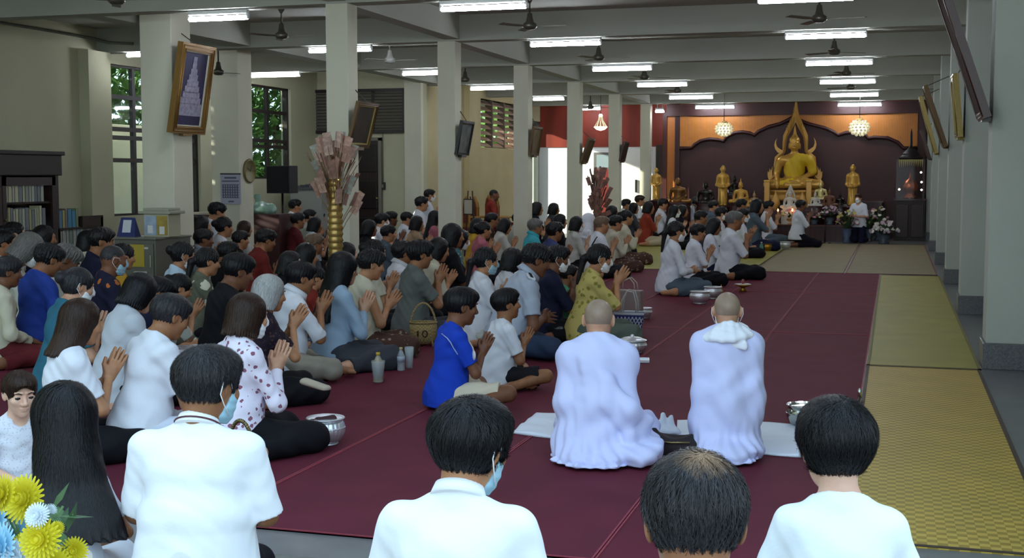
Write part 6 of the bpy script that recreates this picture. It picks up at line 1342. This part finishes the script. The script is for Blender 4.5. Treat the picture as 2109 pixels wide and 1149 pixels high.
# right of the money tree
P(830, 500, .82, 72, 'F', 'mop.k', 'white', 'short', 'trousers', 'young person with mop of black hair and white school shirt', 't', lean=6, collar='white', arms='low')
P(866, 499, .88, 72, 'F', 'mop.k', '#5f6461', 'short', 'trousers', 'young person in grey green tee with open hand raised', 't', lean=6, botcol='dgrey', hz=.08)
P(905, 494, .82, 74, 'F', 'bob.k', 'cream', 'half', 'skirt', 'broad person in loose cream blouse leaning forward', 'm', fat=.6, lean=16)
P(934, 464, .93, 76, 'F', 'bob.k', 'black', 'half', 'skirt', 'person with dark hair in front of the second white pillar', 't')
P(950, 476, .775, 78, 'F', 'bob.k', '#3f6f72', 'half', 'skirt', 'person with white collar and teal patterned dress right of the second pillar', 'm', mask='w', pat='floral', col2='#a9b5a8', pscale=30, lean=14)
P(762, 455, .84, 74, 'F', 'bob.k', 'black', 'half', 'trousers', 'person in black just right of the money tree pillar', 't'); P(787, 441, .86, 80, 'F', 'mop.k', 'white', 'short', 'trousers', 'person with white mask and white shirt near the dark door', 'l', mask='w')
P(806, 437, .84, 78, 'F', 'sh.k', 'dgrey', 'half', 'trousers', 'dark haired person right beside the masked one near the dark door', 'd'); P(800, 466, .80, 74, 'F', 'sh.k', 'slate', 'half', 'trousers', 'dark haired person in grey green in front of the two near the dark door', 'm')
P(838, 438, .80, 76, 'F', 'sh.k', 'white', 'long', 'trousers', 'slim person in white long sleeved shirt before the grey wall', 'm', arms='low'); P(860, 447, .84, 74, 'F', 'bob.k', 'beige', 'half', 'skirt', 'person with dark bob in beige brown top before the slim one in white', 'm', fat=.3)
P(869, 406, 1.05, 80, 'Z', 'sh.k', 'white', 'short', 'trousers', 'younger person in white sitting high just left of the second pillar', 'm', arms='lap'); P(885, 391, 1.165, 80, 'K', 'sh.k', 'white', 'short', 'trousers', 'tallest of the white shirted pair beside the second pillar, with face mask', 'm', mask='w')
P(897, 436, .84, 74, 'F', 'lng.k', 'pink', 'short', 'skirt', 'person with long dark hair hugging the left side of the second pillar', 'm')
P(1018, 391, 1.15, 82, 'H', 'bz.k', 'red', 'half', 'trousers', 'person in red shirt seated on an ornate red chair', 'd', arms='lap', botcol='maroon')
P(997, 458, .84, 72, 'F', 'bun.k', 'pink', 'short', 'skirt', 'person with white hairband in dusty pink top right of the second pillar', 'm', lean=8); P(1013, 440, .82, 78, 'F', 'sh.k', 'brown', 'half', 'trousers', 'dark figure right below the red shirted person', 't'); P(985, 452, .84, 78, 'F', 'bob.k', 'gold', 'half', 'skirt', 'person in dull yellow behind the one with white hairband', 'm')
P(1041, 453, .80, 74, 'F', 'bob.k', 'offw', 'short', 'skirt', 'person in white blouse left of the third pillar with bent head', 'm', hp=18); P(1068, 440, .80, 78, 'C', 'sh.k', 'offw', 'long', 'trousers', 'person in white shirt with praying hands right before the third pillar', 't')
P(1103, 452, .86, 70, 'F', 'sh.g', 'aqua', 'short', 'trousers', 'grey haired person in turquoise polo shirt', 't', collar='aqua'); P(1143, 460, .86, 68, 'F', 'mop.k', '#39406a', 'half', 'trousers', 'person with thick black hair and dark blue collar next to the turquoise polo', 't')
P(1002, 513, .84, 74, 'F', 'pony.k', 'white', 'half', 'skirt', 'person with low ponytail, face mask and oversized white tee', 'm', mask='b', loose=2, botcol='offw', lean=4); P(1058, 515, .80, 70, 'F', 'bob.k', 'white', 'short', 'trousers', 'person with black hair hidden behind the officer in pale blue uniform', 'm')
P(1105, 508, .90, 74, 'C', 'sh.k', '#a4adbd', 'short', 'trousers', 'person in pale blue uniform shirt with epaulettes and jeans, leaning forward', 'd', fat=.35, lean=18, hp=8, botcol='jean', collar='#a4adbd', arms='low'); P(1149, 509, .84, 78, 'F', 'sh.k', 'navy', 'half', 'trousers', 'masked person in navy with joined hands beside the officer', 'd', mask='w', hz=.06)
P(1172, 548, .60, 84, 'F', 'sh.k', 'green', 'short', 'shorts', 'child in green top between the masked one in navy and the one in yellow', 't', hd=1.08, botcol='navy')
P(1043, 597, .66, 72, 'B', 'sh.k', 'white', 'short', 'shorts', 'boy in white tee and black shorts sitting with bare feet, hands joined', 't', hd=1.12, feet=True, botcol='#1d1b20', hp=-8, fat=.3, lean=10)
P(951, 596, .73, 72, 'B', 'sh.k', 'royal', 'short', 'shorts', 'boy in bright blue football shirt and cream shorts sitting cross legged', 'd', hd=1.10, feet=True, botcol='#cfc2ad', lean=8, hp=6, hf=.02)
P(1236, 507, .86, 76, 'F', 'pony.k', 'yellow', 'half', 'skirt', 'person with dark ponytail, face mask and yellow patterned blouse', 'm', mask='w', pat='floral', col2='#8f8a3c', pscale=18, botcol='#59635a', hz=.12, lean=10, tilt=8)
# centre rear block
P(1107, 418, .90, 76, 'F', 'bob.k', 'black', 'short', 'trousers', 'dark haired person before the garden doorway, below the masked child', 'm'); P(1104, 395, 1.0, 90, 'Z', 'sh.k', 'white', 'short', 'trousers', 'child with pale mask against the bright garden doorway', 'l', mask='w', arms='lap'); P(1142, 420, .86, 76, 'F', 'bob.k', 'dgrey', 'half', 'trousers', 'dark figure against the white sunlit wall left of the fourth pillar', 'm')
P(1155, 443, .84, 74, 'F', 'bob.k', 'black', 'half', 'trousers', 'person in black just left of the fourth pillar foot', 'm'); P(1189, 448, .84, 76, 'F', 'bob.k', 'offw', 'half', 'skirt', 'person with white mask and white lace blouse before the fourth pillar', 'l', mask='w'); P(1213, 442, .84, 72, 'F', 'veil', 'white', 'long', 'skirt', 'person covered by a white head cloth right of the fourth pillar', 'm', botcol='white', fem=True)
P(1240, 447, .88, 74, 'F', 'sh.x', 'white', 'short', 'trousers', 'person with brownish hair in white tee with dark shoulder strap', 'm'); P(1262, 426, .88, 76, 'F', 'bob.k', 'offw', 'half', 'skirt', 'dark haired person behind the two in cream blouses near the fifth pillar', 'm'); P(1269, 445, .86, 74, 'F', 'sh.k', 'cream', 'long', 'skirt', 'person in cream blouse and patterned sarong, nearer of the pair by the fifth pillar', 'm', fem=True, botcol='sarong', bpat='floral')
P(1291, 434, .86, 76, 'F', 'bun.k', 'cream', 'long', 'skirt', 'person in cream blouse and brown sarong, farther of the pair by the fifth pillar', 'm', botcol='sarong', bpat='floral'); P(1290, 411, .88, 76, 'F', 'sh.k', 'white', 'short', 'trousers', 'person in white silhouetted at the white door, left of the last pillar', 't'); P(1306, 419, .83, 76, 'F', 'bob.k', 'dgrey', 'half', 'trousers', 'dark figure between the fifth and the last pillar', 'm')
P(1318, 403, .98, 82, 'Z', 'sh.b', 'white', 'short', 'trousers', 'child in pale top right before the last pillar', 'm', arms='lap'); P(1337, 417, .88, 78, 'F', 'bob.k', 'rust', 'half', 'trousers', 'person in rust red blouse and beige trousers on the yellow green mat', 'm', botcol='tan', hz=.08); P(1366, 410, .90, 80, 'F', 'sh.k', 'white', 'half', 'trousers', 'person in white shirt below the orange wall strip', 'm', hz=.06)
P(1390, 424, .84, 84, 'F', 'lng.k', 'white', 'long', 'skirt', 'person with long dark hair and white mask in white blouse', 'l', mask='w'); P(1407, 424, .82, 84, 'F', 'bob.k', 'black', 'half', 'skirt', 'dark haired person just right of the long haired masked one', 'm'); P(1433, 405, .95, 80, 'Z', 'bz.s', 'white', 'half', 'trousers', 'older person in white shirt below the black lacquered monk statue', 't', mask='w')
P(1444, 435, .84, 78, 'F', 'sh.k', 'white', 'half', 'trousers', 'person in white shirt right behind the front group of white blouses', 't'); P(1470, 414, .88, 78, 'F', 'sh.k', 'slate', 'half', 'trousers', 'person in slate blue beside the sunlit statue foot', 'm'); P(1486, 428, .84, 84, 'F', 'mop.k', 'white', 'half', 'trousers', 'person with pale mask and white shirt left of the one with grey cap', 'l', mask='w')
P(1513, 437, .92, 76, 'F', 'sh.g', 'white', 'half', 'trousers', 'person with grey cap like hair and white shirt kneeling with joined hands', 't', hz=.06, lean=10); P(1394, 458, .90, 74, 'F', 'pony.k', 'white', 'long', 'skirt', 'person with dark ponytail, white blouse and grey skirt at the front of the right group', 'm', mask='w', botcol='slate', arms='low'); P(1438, 463, .82, 74, 'F', 'sh.k', 'white', 'half', 'skirt', 'person with short dark hair and lanyard second in the right group', 'm', fem=True, lean=6, botcol='black')
P(1472, 452, .84, 80, 'F', 'lng.k', 'white', 'half', 'trousers', 'person with long dark hair and bent head third in the right group', 't', hp=22, botcol='navy'); P(1528, 411, .93, 78, 'F', 'sh.k', 'brown', 'half', 'trousers', 'dark haired person below the small gilt buddha', 't'); P(1531, 431, .84, 80, 'F', 'sh.k', 'white', 'half', 'trousers', 'person with white mask right behind the one with grey cap like hair', 'm', mask='w')
P(1560, 412, .96, 80, 'F', 'bob.k', 'slate', 'half', 'trousers', 'person in grey blue dress with hands raised high near the altar', 'm', hz=.12, botcol='navy'); P(1584, 415, .88, 80, 'F', 'sh.k', 'white', 'half', 'trousers', 'person in white farthest right in the kneeling crowd by the altar', 'm', hz=.06, botcol='slate')
P(1650, 413, .93, 74, 'Z', 'sh.k', 'white', 'half', 'trousers', 'person in white shirt and dark trousers kneeling alone before the altar', 'd', botcol='#15121c', hz=.04); P(1768, 400, 1.03, -160, 'K', 'sh.b', 'white', 'half', 'trousers', 'person with white mask and white shirt facing the crowd by the altar', 'l', mask='w', arms='low', fat=.1, botcol='navy')
r_ = [q for q in SEEN if q['label'].startswith('toddler')][0]
for q in r_.children:
    if q.name.startswith('eye') and not q.name.startswith('eyebrow'):
        sg = 1 if sum(v.co.x for v in q.data.vertices) > 0 else -1; b_ = MB(); b_.ball((sg*.034, .0825, .006), (.0155, .010, .0095), 12); q.data = b_.mesh('eye'); q.data.materials.append(mat('#120d0b', .2))
# thinning crown of the cropped head at the bottom edge
r_ = [q for q in SEEN if 'thinning' in q['label']][0]; ho_ = [q for q in r_.children if q.name.startswith('hair')][0]; m_ = ho_.data.materials[0].copy(); m_.name = 'thinning_hair'; nt_ = m_.node_tree; N_ = nt_.nodes; L_ = nt_.links
tc_ = N_.new('ShaderNodeTexCoord'); vm_ = N_.new('ShaderNodeVectorMath'); vm_.operation = 'DISTANCE'; vm_.inputs[1].default_value = (.012, -.085, .105); L_.new(tc_.outputs['Object'], vm_.inputs[0]); nz_ = N_.new('ShaderNodeTexNoise'); nz_.inputs['Scale'].default_value = 90; L_.new(tc_.outputs['Object'], nz_.inputs['Vector'])
ad_ = N_.new('ShaderNodeMath'); ad_.operation = 'MULTIPLY_ADD'; L_.new(nz_.outputs['Fac'], ad_.inputs[0]); ad_.inputs[1].default_value = .05; L_.new(vm_.outputs['Value'], ad_.inputs[2]); rp_ = N_.new('ShaderNodeMapRange'); rp_.inputs[1].default_value = .035; rp_.inputs[2].default_value = .085; rp_.inputs[3].default_value = .75; rp_.inputs[4].default_value = 0; L_.new(ad_.outputs[0], rp_.inputs[0])
mx_ = N_.new('ShaderNodeMixRGB'); L_.new(rp_.outputs[0], mx_.inputs[0]); pb_ = N_['Principled BSDF']; L_.new(pb_.inputs['Base Color'].links[0].from_socket, mx_.inputs[1]); mx_.inputs[2].default_value = lin('#9a7a5a'); L_.new(mx_.outputs[0], pb_.inputs['Base Color']); ho_.material_slots[0].link = 'OBJECT'; ho_.material_slots[0].material = m_
# extra worn things
def hang(root_label, name, verts_fn, m):
    for r_ in SEEN:
        if r_['label'].startswith(root_label):
            mb = MB(); verts_fn(mb, r_); return mb.build(name, m, r_)
def get(lbl): return [r_ for r_ in SEEN if r_['label'].startswith(lbl)][0]
def hd_of(r_): return [c for c in r_.children if c.name.startswith('hair')][0].matrix_local
def on_head(lbl, name, mb, m):
    r_ = get(lbl); o = mb.build(name, m, r_); o.matrix_local = hd_of(r_)
on_head('person with white flower', 'hair_flower', MB().ball((-.02, -.115, .06), (.02, .018, .03), 8).ball((.03, -.115, .055), (.018, .016, .02), 8).ball((.09, -.06, .03), (.016, .02, .03), 8), mat('#e8e4d8', .7))
on_head('person with white hairband', 'hairband', MB().tube([(.098*math.cos(a), .005, .03+.098*math.sin(a)) for a in [PI*i/14 for i in range(15)]], .009, 6), mat('#c9c9c4', .6))
on_head('person with white scrunchie', 'scrunchie', MB().tube([(.05*math.cos(a), -.12, .03+.05*math.sin(a)) for a in [2*PI*i/14 for i in range(14)]], .014, 6, closed=True), mat('#dfe2e6', .7))
on_head('person in pale blue uniform', 'glasses', MB().tube([(.08, -.0, .012), (.078, .06, .014), (.058, .092, .014), (.055, .094, -.004), (.02, .105, -.004), (.018, .105, .016), (.055, .094, .016)], .002, 5).tube([(-.08, -.0, .012), (-.078, .06, .014), (-.058, .092, .014), (-.055, .094, -.004), (-.02, .105, -.004), (-.018, .105, .016), (-.055, .094, .016)], .002, 5), mat('#1a1a1c', .3))
r_ = get('person in pale blue uniform')
for sg in (-1, 1):
    b_ = MB(); R_ = Matrix.Rotation(-.32, 3, 'X'); c_ = Vector((sg*.15, .125, .585)); b_.box(c_, (.10, .05, .012), R=R_ @ Matrix.Rotation(sg*.25, 3, 'Y')); e_ = b_.build('epaulette', mat('#dfe3ea', .7), r_)
    b_ = MB(); b_.box(c_+Vector((0, .0, .008)), (.09, .02, .008), R=R_ @ Matrix.Rotation(sg*.25, 3, 'Y')); b_.build('stripe', mat('#171a2a', .7), e_)
r_ = get('boy in bright blue'); c_ = [ch for ch in r_.children if ch.name.startswith('shirt')][0]
def on_shirt(r_, pts, off=.004):
    """drop points (x, z) on the front or right side of the shirt by ray casting"""
    sh = [ch for ch in r_.children if ch.name.startswith('shirt')][0]; out = []
    for o_, d_ in pts:
        ok, loc, nrm, _ = sh.ray_cast(Vector(o_), Vector(d_))
        if ok: out.append(loc+nrm*off)
    return out
dg = bpy.context.evaluated_depsgraph_get()
bpy.context.view_layer.update()
def strap(lbl, pts, rad, name, m, end=None, endm=None):
    r_ = get(lbl)
    try: q = on_shirt(r_, pts)
    except RuntimeError: q = []
    if len(q) > 1:
        o = MB().tube(q, rad, 6).build(name, m, r_)
        if end: MB().ball(q[-1], end, 10).build(end[3] if len(end) > 3 else 'pendant', endm or m, o)
strap('boy in bright blue', [((.5, .42-.01*i, .60-.024*i), (-.8, -.6, 0)) for i in range(9)], .006, 'lanyard', mat('#b9b4a0', .5), (.03, .012, .036), mat('#c9c9cc', .4))
strap('boy in bright blue', [((.7, -.06+.012*i, .57-.022*i), (-1, 0, 0)) for i in range(8)], .004, 'shirt_piping', mat('#a9b4dc', .6))
strap('person with short dark hair and lanyard', [((.07, .6, .60-.04*i), (0, -1, 0)) for i in range(7)], .006, 'lanyard', mat('#2c3468', .5))
strap('person with brownish hair in white tee', [((.16-.03*i, -.6, .56-.045*i), (0, 1, 0)) for i in range(9)], .010, 'shoulder_strap', mat('#16161a', .6))
# dark stripe on the polo collar of the greying man
r_ = get('person with greying hair, blue'); cl = [ch for ch in r_.children if ch.name.startswith('collar')][0]
co_ = np.array([v.co for v in cl.data.vertices]); n28 = 28; ring = co_[n28*3:n28*4]*.35+co_[n28*4:n28*5]*.65
MB().tube([Vector(q)+(Vector(q)-Vector(ring.mean(0))).normalized()*.0035 for q in ring], .0035, 6, closed=True).build('collar_stripe', mat('#5a3038', .7), cl)
# ---------------------------------------------------------------- two nuns in white robes
def nun(px, py, hs, r, label, shawl, pose, lean, mask, seed, wide):
    c = dict(pose=pose, fem=True, lean=lean, hp=10, hy=0, hd=.98, fat=.2, arms='tuck', sleeve='long', bottom=None, seed=seed)
    b = Body(c); s = hs/b.top; p = atz(px, py, hs); az = viewaz(px)+math.radians(r); h = b.Hc*s; ca, sa = math.cos(-az), math.sin(-az)
    root = thing('person', (p.x-(h[0]*ca-h[1]*sa), p.y-(h[0]*sa+h[1]*ca), .02), label, 'person', -az); root.scale = (s,)*3; SEEN.append(root)
    link('body', meshed('body', b.body(.005, .01)), mat(SKIN['l'][0], .5, kind='skin', col2=SKIN['l'][1], bump=.05), root)
    HM = Matrix([list(b.HR[i]*b.hd)+[b.Hc[i]] for i in range(3)]+[[0, 0, 0, 1]])
    link('stubble', meshed('stubble', hair_bald(.005)), mat('#86705f', .5, kind='skin', col2='#9c8572', bump=.1), root).matrix_local = HM
    if mask:
        link('face_mask', meshed('face_mask', mask_field(.006)), mat('#eef2f4', .8), root).matrix_local = HM
        for sg in (-1, 1):
            link('ear_loop', _cache.get(('loop', sg)), mat('#e8eaec', .8), root).matrix_local = HM
    U, dz = b.U, b.dz; fd = Field(np.array([-.5, -.5, -.02]), np.array([.5, .62, .74+dz]), .0065); q = np.random.RandomState(seed).rand(8)*6
    fd.cone(U((-.13, -.015, .525)), U((.13, -.015, .525)), .072, .072, .05); fd.cone(U((0, -.01, .5)), U((0, -.005, .2)), .150, .165, .08, (1, 1.2, 1)); fd.cone(U((0, .0, .2)), (0, 0, .06), .165, .185*wide, .08, (1, 1.05, 1))
    for sg in (-1, 1):
        fd.cone(U((sg*.07, -.02, .56)), U((sg*.03, -.02, .62)), .05, .05, .04); i_ = 0 if sg < 0 else 1; e = b.el[i_]
        fd.cone(b.sh[i_], e, .066, .068, .06); fd.cone(e, b.wr[i_]+b.hands[i_][1]*.06, .068, .06, .06)
    for l in b.lg:
        fd.cone(l[0], l[1], .11, .09, .09); fd.cone(l[1], l[2], .09, .075, .09); fd.ell((l[2][0]*.9, l[2][1]-.06, .05), (.09, .15, .065), .06)
    fd.ell((0, -.03, .02), (.21*wide, .23, .05), .08)
    if not shawl:
        for j in range(4):      # folds of the robe running from the left shoulder to the right hip
            pt = [U((-.15+.02*j, -.045, .55-.05*j)), U((-.05, -.108, .50-.055*j)), U((.07, -.132, .40-.05*j)), (.18, -.115, .29-.045*j), (.25, -.03, .21-.04*j)]
            for i in range(4): fd.cone(pt[i], pt[i+1], .034, .036, .035)
    def rp(x, y, z):
        f = np.clip((.60+dz-z)/.3, .2, 1)
        return f*(.010*np.sin(17*(z*.9+x*1.0)+3.0*np.sin(6*x+q[0])+2*np.sin(7*z+q[1]))+.005*np.sin(31*(x-.5*z)+3*np.sin(9*z+q[2])+2*y))+.0045*np.sin(42*np.arctan2(x, y)*.5+4*np.sin(9*z+q[3]))*np.clip(1-z/.25, 0, 1)+.002*np.sin(60*x+35*z+4*np.sin(20*y+q[4]))
    fd.ripple(rp); fd.clip(U((0, 0, .635)), rotx((0, .4, .9), b.lean, (0, 0, 0))); fd.ell(U((0, .07, .64)), (.06, .07, .07), .015, None, True); fd.clip((0, 0, .0), (0, 0, -1))
    RB = mat('#cdd0f4', .8, kind='fabric', bump=.15, bscale=22, spec=.2); link('robe', meshed('robe', fd), RB, root)
    hm_ = Field(np.array([-.55, -.5, -.02]), np.array([.55, .5, .1]), .007); hm_.ell((0, -.05, .005), (.225*wide, .25, .03), .03); hm_.ripple(lambda x, y, z: .008*np.sin(9*np.arctan2(x, y+.05)+2*np.sin(5*x+q[5]))+.006*np.sin(27*np.arctan2(x, y)+q[6])); hm_.clip((0, 0, .002), (0, 0, -1)); link('robe_hem', meshed('robe_hem', hm_), RB, root)
    if shawl:
        fs_ = Field(np.array([-.25, -.25, .42+dz]), np.array([.25, .25, .76+dz]), .006)
        for k in range(4):
            R_, z_ = .072+.018*k, .625-.022*k; pt = [U((R_*math.cos(a)*1.15, R_*math.sin(a)-.02, z_+.02*math.cos(a+1)+.012*math.sin(3*a+k))) for a in [2*PI*i/14 for i in range(15)]]
            for i in range(14): fs_.cone(pt[i], pt[i+1], .020, .020, .012)
        for i in range(3): fs_.cone(U((-.06-.03*i, -.10, .60-.02*i)), U((.10, -.13, .545-.015*i)), .014, .012, .015)
        link('shawl', meshed('shawl', fs_), mat('#e9ebf4', .85, kind='fabric', bump=.3, bscale=35), root)
    else:
        pass
nun(1233, 628, .77, 4, 'nun with shaved head in draped white robe, left of the two seated before the camera', False, 'F', 10, False, 3, 1.02)
nun(1498, 612, .81, -2, 'nun with shaved head, mask straps and white shawl round the neck, right of the two', True, 'Z', 4, True, 8, .86)
# ---------------------------------------------------------------- daylight, camera, view
w = bpy.data.worlds.new('sky'); bpy.context.scene.world = w; w.use_nodes = True; N = w.node_tree.nodes; L = w.node_tree.links
bg = N['Background']; tc = N.new('ShaderNodeTexCoord'); sx = N.new('ShaderNodeSeparateXYZ'); L.new(tc.outputs['Generated'], sx.inputs[0]); r_ = N.new('ShaderNodeValToRGB'); L.new(sx.outputs['Z'], r_.inputs[0])
r_.color_ramp.elements[0].color = (.70, .90, 1, 1); r_.color_ramp.elements[1].color = (.52, .76, 1, 1); L.new(r_.outputs[0], bg.inputs[0]); bg.inputs[1].default_value = 1.9
sl = bpy.data.lights.new('sun', 'SUN'); sl.energy = 14; sl.color = (1, .93, .8); sl.angle = .01; so = bpy.data.objects.new('sun', sl); C.objects.link(so); so.rotation_euler = Vector((1, .40, -.38)).to_track_quat('-Z', 'Y').to_euler()
cam = bpy.data.cameras.new('camera'); co = bpy.data.objects.new('camera', cam); C.objects.link(co); cam.sensor_width = 36; cam.sensor_fit = 'HORIZONTAL'; cam.lens = F/2109*36; cam.clip_start = .05; cam.clip_end = 200
R = Matrix([[MW[i][0], -MW[i][1], -MW[i][2]] for i in range(3)]); co.matrix_world = Matrix.Translation((0, 0, EYE)) @ R.to_4x4()
s = bpy.context.scene; s.camera = co; s.view_settings.view_transform = 'Standard'; s.view_settings.look = 'None'; s.view_settings.gamma = 1; s.view_settings.use_curve_mapping = False; s.view_settings.exposure = 0.29
s.cycles.use_denoising = True; s.cycles.max_bounces = 6; s.cycles.diffuse_bounces = 4; s.cycles.caustics_reflective = False; s.cycles.caustics_refractive = False; s.cycles.sample_clamp_indirect = 4; s.cycles.transparent_max_bounces = 12
